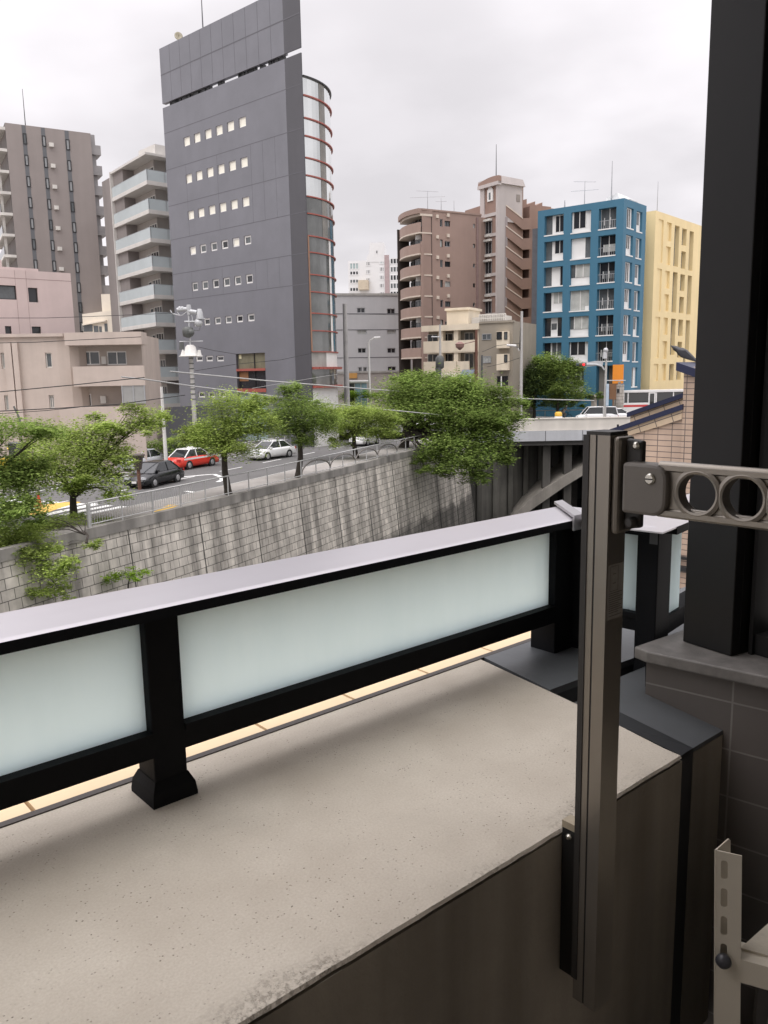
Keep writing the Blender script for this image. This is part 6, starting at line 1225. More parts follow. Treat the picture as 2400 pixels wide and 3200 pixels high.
def seg(A, B, tA, tB, cw=.136, ca=0, cb=0):
    """A, B: (u, v) ends of the cap's near edge; glass runs from tA to tB metres along it"""
    a, c = V(A), V(B); d = (c - a); L = d.length; d.normalize(); w = V((-d.y, d.x))
    def P(t, o, z): q = a + d * t + w * o; return bp_(q.x, q.y, z)
    def bx(b, t0, t1, o0, o1, z0, z1, m=0): b.hexa([P(t0, o0, z0), P(t1, o0, z0), P(t1, o1, z0), P(t0, o1, z0), P(t0, o0, z1), P(t1, o0, z1), P(t1, o1, z1), P(t0, o1, z1)], m)
    b = MB()                                          # cap: gently crowned plate, mitred ends
    pr = [(0, -.3165), (.002, -.3022), (.012, -.3005), (cw * .5, -.3000), (cw - .012, -.3005), (cw - .002, -.3022), (cw, -.3165)]
    for i in range(len(pr) - 1):
        (o0, z0), (o1, z1) = pr[i], pr[i + 1]; b.face([P(ca * o0, o0, z0), P(L + cb * o0, o0, z0), P(L + cb * o1, o1, z1), P(ca * o1, o1, z1)], 0 if 0 < i < 5 else 1, 0 < i < 5)
    b.face([P(0, 0, -.3165), P(ca * cw, cw, -.3165), P(L + cb * cw, cw, -.3165), P(L, 0, -.3165)], 1)
    for t, k in ((0, ca), (L, cb)): b.face([P(t + k * o, o, z) for o, z in pr], 1)
    b.obj('cap', [CAPM, RAILB], rail)
    b = MB(); bx(b, tA - .05 , tB + .02, .04, .10, -.328, -.3168); b.obj('top_rail', RAILB, rail)
    b = MB(); bx(b, tA - .002, tB + .002, .04, .085, -.527, -.491); bx(b, tA, tB, .036, .042, -.500, -.4895); b.obj('bottom_rail', RAILB, rail)
    b = MB(); bx(b, tA - .004, tB + .004, .058, .066, -.493, -.326); b.obj('glass_panel', FROST, rail)
    return P, bx
Q2 = (1.398, .99); P1_, bx1 = seg((-1.6, .99), Q2, -1.6 + 1.6 + .30, 1.6 + .452, cb=.30) if False else (None, None)
def post(pu0, pu1, pv0, pv1, skirt=True):
    b = MB(); bbox(b, pu0, pu1, pv0, pv1, -.598, -.317); p = b.obj('post', RAILB, rail, bevel=.003)
    if skirt:
        b = MB(); k = [(-.598, .0095), (-.592, .0095), (-.577, .0075), (-.563, .0008)]
        for i in range(3):
            (z0, e0), (z1, e1) = k[i], k[i + 1]; lo = [bp_(pu0 - e0, pv0 - e0, z0), bp_(pu1 + e0, pv0 - e0, z0), bp_(pu1 + e0, pv1 + e0, z0), bp_(pu0 - e0, pv1 + e0, z0)]; hi = [bp_(pu0 - e1, pv0 - e1, z1), bp_(pu1 + e1, pv0 - e1, z1), bp_(pu1 + e1, pv1 + e1, z1), bp_(pu0 - e1, pv1 + e1, z1)]
            b.mesh(lo + hi, [(0, 1, 5, 4), (1, 2, 6, 5), (2, 3, 7, 6), (3, 0, 4, 7)])
        b.obj('base_skirt', RAILB, p)
    return p
Q1 = (-1.6, .99); Q2 = (1.385, .99)
q3 = bz(zi(850, 1080), -.3035); Q3 = (q3.x, q3.y); q4 = bz(zi(1045, 1003), -.3035); dd_ = V((q4.x - q3.x, q4.y - q3.y)).normalized(); Q4 = (Q3[0] + dd_.x * .75, Q3[1] + dd_.y * .75)
def miter(A, B, Cc):
    a = (V(B) - V(A)).normalized(); c = (V(Cc) - V(B)).normalized(); ang = math.atan2(a.x * c.y - a.y * c.x, a.dot(c)); return math.tan(ang / 2)
m2 = miter(Q1, Q2, Q3); m3 = miter(Q2, Q3, Q4)
L1 = Q2[0] - Q1[0]
seg(Q1, Q2, .85 + .303, 1.6 + .453, cb=-m2)
b_ = MB(); bbox(b_, .503, 1.363, 1.048, 1.056, -.493, -.326); b_.obj('glass_panel', FROST, rail)
b_ = MB(); bbox(b_, .501, 1.365, 1.03, 1.075, -.527, -.491); bbox(b_, .503, 1.363, 1.026, 1.032, -.500, -.4895); b_.obj('bottom_rail', RAILB, rail)
b_ = MB(); bbox(b_, .45, 1.37, 1.03, 1.09, -.328, -.3168); b_.obj('top_rail', RAILB, rail)
post(.453, .503, 1.03, 1.085); post(-.497, -.447, 1.03, 1.085); post(1.363, 1.424, 1.03, 1.095, False)
def toff(P, o, q):                                    # metres along a rail segment where the photo column q meets the plane at offset o
    A, B = P(0, o, 0), P(1, o, 0); d = (B - A); n = V((-d.y, d.x, 0)).normalized(); w = onplane(q, A, n); return (w - A).dot(d) / d.length_squared
L2 = (V(Q3) - V(Q2)).length
def segP(A, B):
    a, c = V(A), V(B); d = (c - a); d.normalize(); w = V((-d.y, d.x)); return (lambda t, o, z: bp_(*(a + d * t + w * o), z)), (lambda p: ((V(p) - a).dot(d), (V(p) - a).dot(w)))
P2f, l2 = segP(Q2, Q3); t0, o0 = l2((1.424, 1.03)); tp0, tp1 = toff(P2f, .036, (1991, 1760)), toff(P2f, .036, (2055, 1760))
seg(Q2, Q3, t0 + .05, tp0, ca=m2, cb=-m3)
def bxs(b, Pf, t0, t1, o0, o1, z0, z1): b.hexa([Pf(t0, o0, z0), Pf(t1, o0, z0), Pf(t1, o1, z0), Pf(t0, o1, z0), Pf(t0, o0, z1), Pf(t1, o0, z1), Pf(t1, o1, z1), Pf(t0, o1, z1)])
b = MB(); bxs(b, P2f, t0 - .012, t0 + .05, o0 + .0006, o0 + .05, -.598, -.317); b.obj('post', RAILB, rail, bevel=.003)
b = MB(); bxs(b, P2f, tp0, tp1, .036, .10, -.64, -.317); b.obj('post', RAILB, rail, bevel=.003)
cn = P2f(tp1, .036, 0); cn2 = V((cn.dot(eu) / S_, cn.dot(nv) / S_)); w3 = V((-dd_.y, dd_.x)); A3 = cn2 - w3 * .036
P3f, l3 = segP((A3.x, A3.y), (A3.x + dd_.x, A3.y + dd_.y)); tq0, tq1 = toff(P3f, .036, (2093, 1800)), toff(P3f, .05, (2119, 1800))
b = MB(); bxs(b, P3f, .002, tq0, .036, .08, -.64, -.317); b.obj('post', RAILB, rail, bevel=.003)
b = MB(); bxs(b, P3f, tq0, tq1, .046, .056, -.505, -.328); b.obj('glass_panel', FROST, rail)
b = MB(); bxs(b, P3f, tq0, .75, .04, .085, -.3275, -.3168); b.obj('top_rail', RAILB, rail)
b = MB(); bxs(b, P3f, tq0, .75, .04, .085, -.545, -.506); b.obj('bottom_rail', RAILB, rail)
b = MB(); bxs(b, P3f, -.07, .75, .0012, .136, -.304, -.3012); b.obj('cap', CAPM, rail); b = MB(); bxs(b, P3f, .0, .75, 0, .001, -.3168, -.3013); bxs(b, P3f, .0, .75, .001, .136, -.3166, -.3042); b.obj('cap_lip', RAILB, rail)
Pa = P2f
# cap joint covers
b = MB(); d_ = (V(Q2) - V((0, .99))).normalized()
for s in (0,):
    k = -m2
    q = [(1.37, .984, -.3), (1.385, .984, -.3)]
    a0, a1 = V((1.362, .985)), V((1.392, .985)); far_ = V((k * .136, .145)); 
    b.slab([bp_(a0.x, a0.y, -.2965), bp_(a1.x, a1.y, -.2965), bp_(a1.x + far_.x, a1.y + far_.y, -.2965), bp_(a0.x + far_.x, a0.y + far_.y, -.2965)], V((0, 0, .008)))
    b.slab([bp_(a0.x, a0.y, -.322), bp_(a1.x, a1.y, -.322), bp_(a1.x, a1.y, -.2967), bp_(a0.x, a0.y, -.2967)], nv * .006)
b.obj('joint_cover', mat('grey joint cover', (.36, .35, .36), .4, .5, .05, 4), rail)
b = MB(); h = [bz(zi(805, 1080), -.305), bz(zi(845, 1080), -.305)]; b.slab([Pa(L2 - .012, -.005, -.332), Pa(L2 + .001, -.005, -.332), Pa(L2 + .001, -.005, -.303), Pa(L2 - .012, -.005, -.303)], nv * .005); b.obj('corner_clip', mat('smoky plastic', (.03, .03, .032), .4, 0, .1, 5), rail)
# ------------------------------------------------------------------ sheet-metal ledges beyond the parapet end
SHEET = mat('grey sheet metal', (.105, .112, .118), .5, .15, .12, 3, .1, 30); SHEETD = mat('dark sheet metal', (.03, .032, .035), .55, .1, .1, 4)
led = empty('metal_flashing', bp_(1.3, .9, -.6), 'folded grey sheet-metal ledges between the parapet end and the house wall', 'flashing')
def zp_(x, y, z): w = onz(zj(x, y), EYE.z + z * S_); return w
def on_(x, y, z): return zp_(x, y, z)
# back ledge
zA_ = -.596; pts = [on_(45, 606, zA_), on_(270, 523, zA_), on_(575, 402, zA_), on_(760, 335, zA_), on_(1040, 200, zA_)]
bk_ = [bp_(2.2, .9, zA_), bp_(2.2, 1.118, zA_), bp_(1.238, 1.118, zA_)]
b = MB(); b.slab(pts + bk_, V((0, 0, -.02)), 0)
for i in range(len(pts) - 1): b.face([pts[i] - V((0, 0, .018)), pts[i + 1] - V((0, 0, .018)), pts[i + 1] - V((0, 0, .07)), pts[i] - V((0, 0, .07))], 1)
b.obj('back_ledge', [SHEET, SHEETD], led)
zG_ = -.64; g = [on_(100, 610, zG_), on_(30, 560, zG_), on_(900, 180, zG_), on_(900, 700, zG_), on_(270, 800, zG_)]
b = MB(); b.face([bp_(1.16, .83, zG_), bp_(1.7, .83, zG_), bp_(1.9, 1.1, zG_), bp_(1.18, 1.1, zG_)], 0); b.obj('gutter', mat('dusty gutter', (.15, .15, .15), .8, 0, .2, 4), led)
# house end wall plane: runs 50 degrees left of straight ahead
cW = bp_(1.318, .785, -.6); fW_ = Fr((cW.x, cW.y), 130)          # u grows to the right, towards the house
W_ = lambda x, y, n=0.: fW_.px(zj(x, y), n)
cA, cB = W_(750, 635), W_(1325, 905)
cB2 = (cB[0] + .35, cB[1] + (cB[1] - cA[1]) / (cB[0] - cA[0]) * .35)
nL = fW_.n; P0 = fW_.p(*cA); nn_ = ((fW_.p(*cB) - P0).cross(nL)).normalized()
lp = [onplane(zj(*q), P0, nn_) for q in ((540, 760), (1105, 1037), (1325, 905), (750, 635), (560, 500), (600, 480))]
lp[4] = onplane(zj(540, 520), P0, nn_); lp[5] = onplane(zj(750, 432), P0, nn_)
b = MB(); b.slab([lp[0], lp[1], lp[2], lp[3], lp[5], lp[4]], V((0, 0, -.01)), 0)
e0, e1 = onz(zj(540, 862), ZT), onz(zj(1018, 1092), ZT)
b.slab([e0, e1, lp[1], lp[0]], V((0, 0, -.012)) , 1)
b.face([lp[1], e1, onz(zj(1018, 1092), ZT) - V((0, 0, .9)), lp[1] - V((0, 0, .9))], 1)
b.obj('front_ledge', [SHEET, SHEETD], led)
b = MB(); a_, c_ = lp[1] - V((0, 0, .012)), lp[2] - V((0, 0, .012)); d2 = (c_ - a_); a_ = a_ + d2 * .02
b.slab([a_, c_, V((c_.x, c_.y, ZF)), V((a_.x, a_.y, ZF))], (fW_.u * -.001 + nv * .3)); b.obj('ledge_face', INNER, led)
# ------------------------------------------------------------------ the house itself
WTILE = brickmat('dark brown wall tile', (.125, .11, .10), (.11, .097, .088), (.20, .185, .17), .36, .118, .0022, .5, 0, .08, .12, .25); FRAME = mat('black sash frame', (.0125, .012, .012), .45, .0, .12, 3, spec=.28); SILL = mat('grey granite sill', (.16, .15, .14), .5, 0, .35, 14, .05, 60)
hs_ = empty('house', fW_.p(.8, ZF - EYE.z + EYE.z, -.4), 'dark tiled house wall with a stone sill and tall black window post at the right', 'house')
sE = [fW_.px(zj(x, y), .045) for x, y in ((762, 325), (1659, 560))]; zSl = (sE[0][1] + sE[1][1]) / 2
u0w = cA[0]
b = MB(); ue = 3.2
b.face([fW_.p(u0w, ZF - .4, 0), fW_.p(ue, ZF - .4, 0), fW_.p(ue, zSl - .031, 0), fW_.p(u0w, zSl - .031, 0)], 0); b.face([fW_.p(u0w, ZF - .4, -1.2), fW_.p(u0w, ZF - .4, 0), fW_.p(u0w, zSl - .031, 0), fW_.p(u0w, zSl - .031, -1.2)], 0)
zg_ = [W_(1390, y)[1] for y in (700, 890)]
uJ = W_(1385, 900)[0]
b.obj('wall', WTILE, hs_, uv=lambda v: (fW_.uv(v)[0] - uJ, v.z - zg_[0]))
sl_ = [onz(zj(x, y), zSl) for x, y in ((668, 285), (762, 322))]
b = MB(); fe_ = fW_.p(ue, zSl, .045); sp_ = [sl_[0], sl_[1], V((fe_.x, fe_.y, zSl)), fW_.p(ue, zSl, -.5), onz(zj(1030, 160), zSl)]
b.slab(sp_, V((0, 0, -.03))); b.obj('sill', SILL, hs_, bevel=.004)
pb0, pb1 = onz(zj(1026, 250), zSl), onz(zj(1383, 362), zSl)
fP = Fr((pb0.x, pb0.y), math.degrees(math.atan2((pb1 - pb0).x, (pb1 - pb0).y))); Lp = (pb1 - pb0).length; zHi = EYE.z + 1.9
b = MB(); b.fbox(fP, 0, Lp, zSl + .001, zHi, -.28, 0); b.obj('window_post', FRAME, hs_, bevel=.003)
b = MB(); jx = [fP.px(zi(x, 900), -.035)[0] for x in (1455, 1500, 1545, 1575)]
b.fbox(fP, Lp + .002, jx[1], zSl + .001, zHi, -.2, -.03); b.fbox(fP, jx[2], jx[3], zSl + .001, zHi, -.2, -.05)
b.fbox(fP, jx[1], jx[2], zSl + .001, zHi, -.2, -.12); b.fbox(fP, jx[3], 2.5, zSl + .001, zSl + .05, -.2, -.06); b.fbox(fP, jx[3] + .04, jx[3] + .075, zSl + .051, zHi, -.2, -.10); b.fbox(fP, jx[3] + .076, 2.5, zSl + .051, zSl + .10, -.2, -.10)
wf = b.obj('window_frame', FRAME, hs_)
b = MB(); b.fbox(fP, jx[3] + .05, 2.5, zSl + .06, zHi, -.17, -.155); b.obj('pane', mat('dim room glass', (.03, .03, .03), .08, 0, .2, 1.5, spec=.7), wf)
# slab over the balcony, wall behind the photographer and balcony floor
CEIL = mat('balcony soffit paint', (.72, .70, .66), .85, 0, .06, 1); 
b = MB(); bbox(b, -2.6, 2.6, CE_V0, CE_V1, (CE_Z) / S_, (CE_Z + .22) / S_); b.obj('balcony_soffit', CEIL, hs_)
b = MB(); bbox(b, -2.6, 2.6, -1.15, -1.0, -1.35, CE_Z / S_ - .001); b.obj('rear_wall', mat('pale rear wall', (.58, .54, .48), .8, 0, .1, 1), hs_)
b = MB(); bbox(b, -2.6, -2.45, -.99, .60, -1.35, CE_Z / S_ - .001); b.obj('side_partition', mat('partition board', (.55, .53, .5), .8), hs_)
b = MB(); bbox(b, -2.4, 2.6, -.99, .60, -1.6, (ZF - EYE.z) / S_); b.obj('balcony_floor', mat('grey balcony floor', (.30, .28, .25), .8, 0, .15, 2, .2, 40), kind='structure')
# ------------------------------------------------------------------ clothes-drying pole and folding arm
BRZ = mat('bronze anodised aluminium', (.29, .262, .225), .36, .72, .06, 3, .03, 200); BRZD = mat('dark bronze plastic', (.030, .027, .024), .5, 0, .1, 4); STEEL = mat('bright steel', (.6, .58, .52), .25, .9, .05, 8)
pu0, pu1, pv0, pv1, pz0, pz1 = .797, .833, .53, .5635, -.809, -.073
dp = empty('clothes_pole', bp_((pu0 + pu1) / 2, (pv0 + pv1) / 2, pz0), 'bronze clothes-drying post clamped to the inside of the parapet with a swing-out ring arm', 'clothes pole')
b = MB(); gv = lerp(pv0, pv1, .53); g_ = .0012
ps = [(pu0, pv0), (pu1, pv0), (pu1, pv1), (pu0, pv1), (pu0, gv + g_), (pu0 + .002, gv + g_), (pu0 + .002, gv - g_), (pu0, gv - g_)]
b.prism([(bp_(u, v, 0).x, bp_(u, v, 0).y) for u, v in ps], EYE.z + pz0 * S_, EYE.z + pz1 * S_); b.obj('post', BRZ, dp)
b = MB(); bbox(b, pu0 + .0008, pu0 + .003, gv - g_, gv + g_, pz0 + .001, pz1 - .001); b.obj('groove', BLACKM, dp)
b = MB(); bbox(b, pu0 + .001, pu1 - .0005, pv0 + .0005, pv1 - .001, pz1, pz1 + .004); bbox(b, pu0 - .0012, pu0 - .0001, pv1 - .006, pv1 + .002, pz0 + .03, pz1); b.obj('end_cap', BRZD, dp)
bkz = [onplane(zk(130, y), bp_(0, .59, 0), nv).z for y in (215, 1330)]; bz0, bz1 = (bkz[1] - EYE.z) / S_, (bkz[0] - EYE.z) / S_
ubk = onplane(zk(122, 700), bp_(0, .6045, 0), nv).dot(eu) / S_
b = MB(); bbox(b, ubk, .838, .5636, .6045, bz0, bz1 - .01); bkt = b.obj('wall_bracket', mat('black bracket', (.016, .0155, .015), .45, .2, .1, 4), dp, bevel=.002)
b = MB(); bbox(b, ubk - .001, .84, .5638, .6035, bz1 - .0098, bz1); b.obj('bracket_lid', mat('worn lid', (.34, .29, .21), .6, .2, .25, 12), bkt)
for v in (.572, .592): b = MB(); b.lathe(bp_(ubk - .0002, v, bz1 - .02), -eu, [(0, .006), (.003, .006), (.006, .003)], 10); b.obj('bolt', STEEL, bkt)
b = MB(); bbox(b, ubk + .001, ubk + .008, .5655, .5725, bz1 + .0002, bz1 + .017); b.obj('clip', mat('brass clip', (.3, .24, .14), .4, .6, .1, 8), bkt)
# label stickers on the right face
fR = Fr((bp_(0, pv0, 0).x, bp_(0, pv0, 0).y), 49.2)
def rect_on(fr, zf_, q, n): h = [fr.px(zf_(*p), n) for p in q]; return h
LAB = mat('faded sticker', (.30, .28, .25), .5, 0, .15, 60); INK = mat('faded ink', (.13, .12, .11), .6, 0, 0)
b = MB(); h = [fR.px(zi(*q)) for q in ((470, 1350), (598, 1315), (582, 1720), (466, 1752))]; ul_, ur_ = max(pu0 * S_ + .003, h[0][0]), min(pu1 * S_ - .002, h[1][0]); zt_, zb2 = h[0][1], h[3][1]
ul_, ur_ = pu0 * S_ + .004, pu1 * S_ - .001
b.fbox(fR, ul_, ur_, zb2, zt_, 0, .0006, 0)
def ln(a, c, t, w=.0011): b.fbox(fR, lerp(ul_, ur_, a), lerp(ul_, ur_, c), lerp(zb2, zt_, t) - w / 2, lerp(zb2, zt_, t) + w / 2, .0007, .0009, 1)
for t in (.97, .52): ln(.12, .62, t, .0008)
for a in (.12, .62): b.fbox(fR, lerp(ul_, ur_, a), lerp(ul_, ur_, a) + .0008, lerp(zb2, zt_, .52), lerp(zb2, zt_, .97), .0007, .0009, 1)
for i, t in enumerate((.83, .66, .48, .44, .40, .36, .32, .28, .24, .20, .16, .12, .06)):
    if i < 2: ln(.3, .5, t)
    else: ln(.08, (.9, .82, .95, .7)[i % 4], t)
b.obj('sticker', [LAB, INK], dp)
# holder plate and hinged head
fA_ = Fr((bp_(pu0 + .006, 0, 0).x, bp_(pu0 + .006, 0, 0).y), 139.2)  # u runs inwards along the arm, n faces left
A_ = lambda x, y, n=0.: fA_.px(zi(x, y), n)
zh0, zh1 = fR.px(zi(530, 1105), .004)[1], fR.px(zi(550, 388), .004)[1]
b = MB(); bbox(b, pu0 + .003, pu1 + .001, pv0 - .010, pv0 - .0005, (zh0 - EYE.z) / S_, (zh1 - EYE.z) / S_); hold = b.obj('arm_holder', BRZ, dp, bevel=.006)
b = MB(); za_h = A_(700, 570)[1]; zb_h = A_(700, 965)[1]
zc2, zc3 = A_(640, 400)[1], A_(640, 555)[1]
def au(x, y, n=0.): return A_(x, y, n)[0]
ub0 = -(pv0 - .010) * S_
b.slab([fA_.p(ub0, zh0 + .006, -.014), fA_.p(ub0 + .028, zh0 + .012, -.014), fA_.p(ub0 + .028, zh1 - .006, -.014), fA_.p(ub0, zh1 - .003, -.014)], fA_.n * -.012)
hd = b.obj('hinge_lug', BRZD, dp, bevel=.003)
b = MB(); b.lathe(fA_.p(ub0 + .02, zc2 - .012, -.012), fA_.n, [(0, .006), (.004, .006), (.006, .003)], 10); b.obj('hinge_pin', STEEL, hd); b = MB(); b.lathe(fA_.p(ub0 + .018, zh0 + .02, -.012), fA_.n, [(0, .009), (.010, .009), (.013, .005)], 14); b.obj('hinge_pin', BRZD, hd)
# moulded head: rounded box
hu0, hu1 = au(580, 760, .008), au(908, 800, .008); hz0, hz1 = A_(740, 972, .008)[1], A_(740, 590, .008)[1]
def rrect(u0, u1, z0, z1, rl, rr, k=5):
    P = []
    for (cu, cz, a0, r) in ((u1 - rr, z1 - rr, 0, rr), (u0 + rl, z1 - rl, 90, rl), (u0 + rl, z0 + rl, 180, rl), (u1 - rr, z0 + rr, 270, rr)):
        for i in range(k + 1): a = R(a0 + 90 * i / k); P.append((cu + r * math.cos(a), cz + r * math.sin(a)))
    return P
b = MB(); rr_ = rrect(hu0, hu1, hz0, hz1, .005, .022); b.slab([fA_.p(u, z, .010) for u, z in rr_], fA_.n * -.034)
head = b.obj('arm_head', mat('bronze moulded plastic', (.15, .135, .118), .45, .15, .06, 5, .05, 300), dp, bevel=.005)
s_u, s_z = A_(780, 705, .012); b = MB(); b.lathe(fA_.p(s_u, s_z, .009), fA_.n, [(0, .0085), (.003, .0085), (.0045, .006)], 20, 0); b.fbox(fA_, s_u - .006, s_u + .006, s_z - .0009, s_z + .0009, .0136, .0142, 1); b.obj('screw', [STEEL, BLACKM], head)
# arm beam with through rings
at0, at1 = A_(900, 603)[1], A_(1640, 650)[1]; ab0, ab1 = A_(900, 972)[1], A_(1640, 1070)[1]
zT_, zB_ = at0 - .0, ab0; zT_ = (at0 + at1) / 2; zB_ = (ab0 + ab1) / 2; au0 = hu1 - .02; au1 = au0 + .62; th = .011
c1u, c1z = A_(1140, 812); c2u, c2z = A_(1478, 845); rad = abs(A_(1000, 812)[0] - A_(1278, 812)[0]) / 2; stp = c2u - c1u; zc_m = (zT_ + zB_) / 2
rings = [c1u + stp * k for k in range(0, 8) if c1u + stp * k + rad < au1 - .01]
b = MB(); Nr = 40
def web(n, flip):
    es = [au0] + [(rings[i] + rings[i + 1]) / 2 for i in range(len(rings) - 1)] + [au1]
    zt, zb3 = zT_ - .008, zB_ + .008
    for i, cu in enumerate(rings):
        l, r = es[i], es[i + 1]; ri = [(cu + rad * math.cos(2 * math.pi * k / Nr), zc_m + rad * math.sin(2 * math.pi * k / Nr)) for k in range(Nr)]; ou = []
        for k in range(Nr):
            a = 2 * math.pi * k / Nr; dx, dz = math.cos(a), math.sin(a); t = 1e9
            for (lim, comp) in ((r - cu, dx), (l - cu, dx), (zt - zc_m, dz), (zb3 - zc_m, dz)):
                if abs(comp) > 1e-6 and lim / comp > 0: t = min(t, lim / comp)
            ou.append((cu + dx * t, zc_m + dz * t))
        cs = [(r, zt), (l, zt), (l, zb3), (r, zb3)]
        for k in range(Nr):
            k2 = (k + 1) % Nr; f = [ri[k], ou[k]]
            for c in cs:
                a0, a1 = math.atan2(ou[k][1] - zc_m, ou[k][0] - cu), math.atan2(ou[k2][1] - zc_m, ou[k2][0] - cu); ac = math.atan2(c[1] - zc_m, c[0] - cu)
                d01 = (a1 - a0) % (2 * math.pi); dc = (ac - a0) % (2 * math.pi)
                if 1e-6 < dc < d01 - 1e-6: f.append(c)
            f += [ou[k2], ri[k2]]; pp = [fA_.p(u, z, n) for u, z in f]; b.face(pp if flip else list(reversed(pp)))
web(-.002, True); web(-.002 - th, False)
for zz_ in (zT_ - .004, zB_ + .004):
    b.tube([fA_.p(au0, zz_, -.0075), fA_.p(au1, zz_, -.0075)], .0085, 12)
    b.fbox(fA_, au0, au1, zz_ - .0035, zz_ + .0035, -.020, .0045)
for cu in rings:                                      # rolled ring collars
    cr_ = [(rad - .0005, .004), (rad + .0055, .004), (rad + .0075, .0005), (rad + .0075, -.003), (rad - .0015, -.003), (rad - .0005, .004)]
    n1, n2 = .004, -th - .006; prof = [(rad, n2), (rad, n1), (rad + .003, n1 + .001), (rad + .008, n1 - .001), (rad + .008, n2)]
    for k in range(Nr):
        a0, a1 = 2 * math.pi * k / Nr, 2 * math.pi * (k + 1) / Nr
        for i in range(len(prof) - 1):
            (ra, na), (rb, nb2) = prof[i], prof[i + 1]
            b.face([fA_.p(cu + ra * math.cos(a0), zc_m + ra * math.sin(a0), na), fA_.p(cu + ra * math.cos(a1), zc_m + ra * math.sin(a1), na), fA_.p(cu + rb * math.cos(a1), zc_m + rb * math.sin(a1), nb2), fA_.p(cu + rb * math.cos(a0), zc_m + rb * math.sin(a0), nb2)], 0, True)
b.obj('ring_arm', BRZ, dp)
# ------------------------------------------------------------------ slotted steel rack with a slatted top, and the air-conditioner unit in it
IVORY = mat('ivory enamelled steel', (.62, .565, .465), .42, 0, .05, 4); SLAT = mat('weathered pale slat', (.52, .47, .38), .75, 0, .2, 10, .15, 40)
YR = 1.28; qa, qb, qc = aty(zr(120, 207), YR), aty(zr(432, 350), YR * .985), aty(zr(290, 108), YR * 1.03)
fI = Fr((qa.x, qa.y), math.degrees(math.atan2((qb - qa).x, (qb - qa).y))); Lr = Vector2 = math.hypot((qb - qa).x, (qb - qa).y)
fI2 = Fr((qa.x, qa.y), math.degrees(math.atan2((qc - qa).x, (qc - qa).y))); Lr2 = math.hypot((qc - qa).x, (qc - qa).y)
rk = empty('storage_rack', V((qa.x, qa.y, ZF)), 'ivory slotted-angle rack with a slatted top in the dark corner at the lower right', 'rack')
zt_ = qa.z; b = MB()
sl = [[fI.px(zr(*q)) for q in ((190, y0), (268, y0 + 10), (190, y1))] for y0, y1 in ((318, 535), (640, 858), (962, 1180), (1278, 1495))]
us_ = (sl[0][0][0], sl[0][1][0]); hz = []
for s in sl: hz.append((us_[0], us_[1], s[2][1], s[0][1]))
stp = hz[2][3] - hz[3][3]; 
for k in range(1, 6): hz.append((us_[0], us_[1], hz[3][2] - stp * k * 1.0, hz[3][3] - stp * k)) if hz[3][2] - stp * k > ZF + .05 and k > 2 else None
b.wall(fI, 0, Lr, ZF, zt_, hz, .0022, 0); b.wall(fI, 0, Lr, ZF, zt_, hz, 0, 0, n=-.0022)
b.fbox(fI2, 0.0024, Lr2, ZF, zt_, -.0022, -.0, 0) if False else None
b.slab([fI2.p(0, ZF, 0), fI2.p(Lr2, ZF, 0), fI2.p(Lr2, zt_ - .006, 0), fI2.p(Lr2 - .006, zt_, 0), fI2.p(0, zt_, 0)], fI2.n * .0022)
b.face([fI.p(0, zt_, 0), fI.p(Lr, zt_, 0), fI.p(Lr, zt_, -.0022), fI.p(0, zt_, -.0022)]); b.face([fI.p(Lr, ZF, 0), fI.p(Lr, ZF, -.0022), fI.p(Lr, zt_, -.0022), fI.p(Lr, zt_, 0)])
for h in hz:
    for cu, cz, sx, sz in ((h[0], h[2], 1, 1), (h[1], h[2], -1, 1), (h[1], h[3], -1, -1), (h[0], h[3], 1, -1)):
        r = (h[1] - h[0]) * .42; arc_ = [(cu + sx * (r - r * math.cos(R(a))), cz + sz * (r - r * math.sin(R(a)))) for a in (0, 22, 45, 68, 90)]
        for n_ in (-.0001, -.0021): b.face([fI.p(cu, cz, n_)] + [fI.p(u, z, n_) for u, z in arc_])
        for i in range(4): (ua, za0), (ub, zb0) = arc_[i], arc_[i + 1]; b.face([fI.p(ua, za0, -.0001), fI.p(ub, zb0, -.0001), fI.p(ub, zb0, -.0021), fI.p(ua, za0, -.0021)])
TIL = math.tan(R(2.4))
b.v = [v + fI.u * ((zt_ - v.z) * TIL) for v in b.v]
b.obj('slotted_upright', IVORY, rk)
ku, kz = fI.px(zr(225, 1480), .01); b = MB(); b.lathe(fI.p(ku, kz, .0005), fI.n, [(0, .006), (.004, .007), (.006, .012), (.013, .0135), (.019, .010), (.021, .004)], 18); b.obj('knob', mat('dark grey plastic knob', (.05, .05, .058), .35, 0, .1, 10), rk)
# rim and slats, level
zs0 = fI.px(zr(445, 1480), 0)[1]; zs1 = fI.px(zr(445, 1745), 0)[1]; rimo = fI.p(Lr + .004, 0, 0)
b = MB(); b.fbox(fI, Lr + .003, Lr + .75, zs1, zs0, -.022, -.001); b.fbox(fI, Lr + .003, Lr + .75, zs0 - .003, zs0, -.05, -.0225); 
b.obj('rim', IVORY, rk)
b = MB(); a0 = [onz(zr(x, y), zs0 + .006) for x, y in ((437, 1145), (737, 885), (437, 1245), (600, 1320), (737, 1200), (650, 1345))]
dsl = (a0[1] - a0[0]).normalized(); du_ = fI.u
st0 = onz(zr(445, 1250), zs0 + .004)
for i in range(8):
    p = fI.p(Lr + .006 + i * .085, zs0 + .0045, -.026); q = p + dsl * .62 ; w = du_ * .078
    b.slab([p, p + w, q + w, q], V((0, 0, -.012)))
b.obj('slat', SLAT, rk)
ac = empty('air_conditioner', fI.p(Lr + .3, ZF, -.3), 'dark shaded air-conditioner unit under the slatted rack top', 'air conditioner'); ACM = mat('shaded unit casing', (.07, .065, .06), .5, 0, .06, 3)
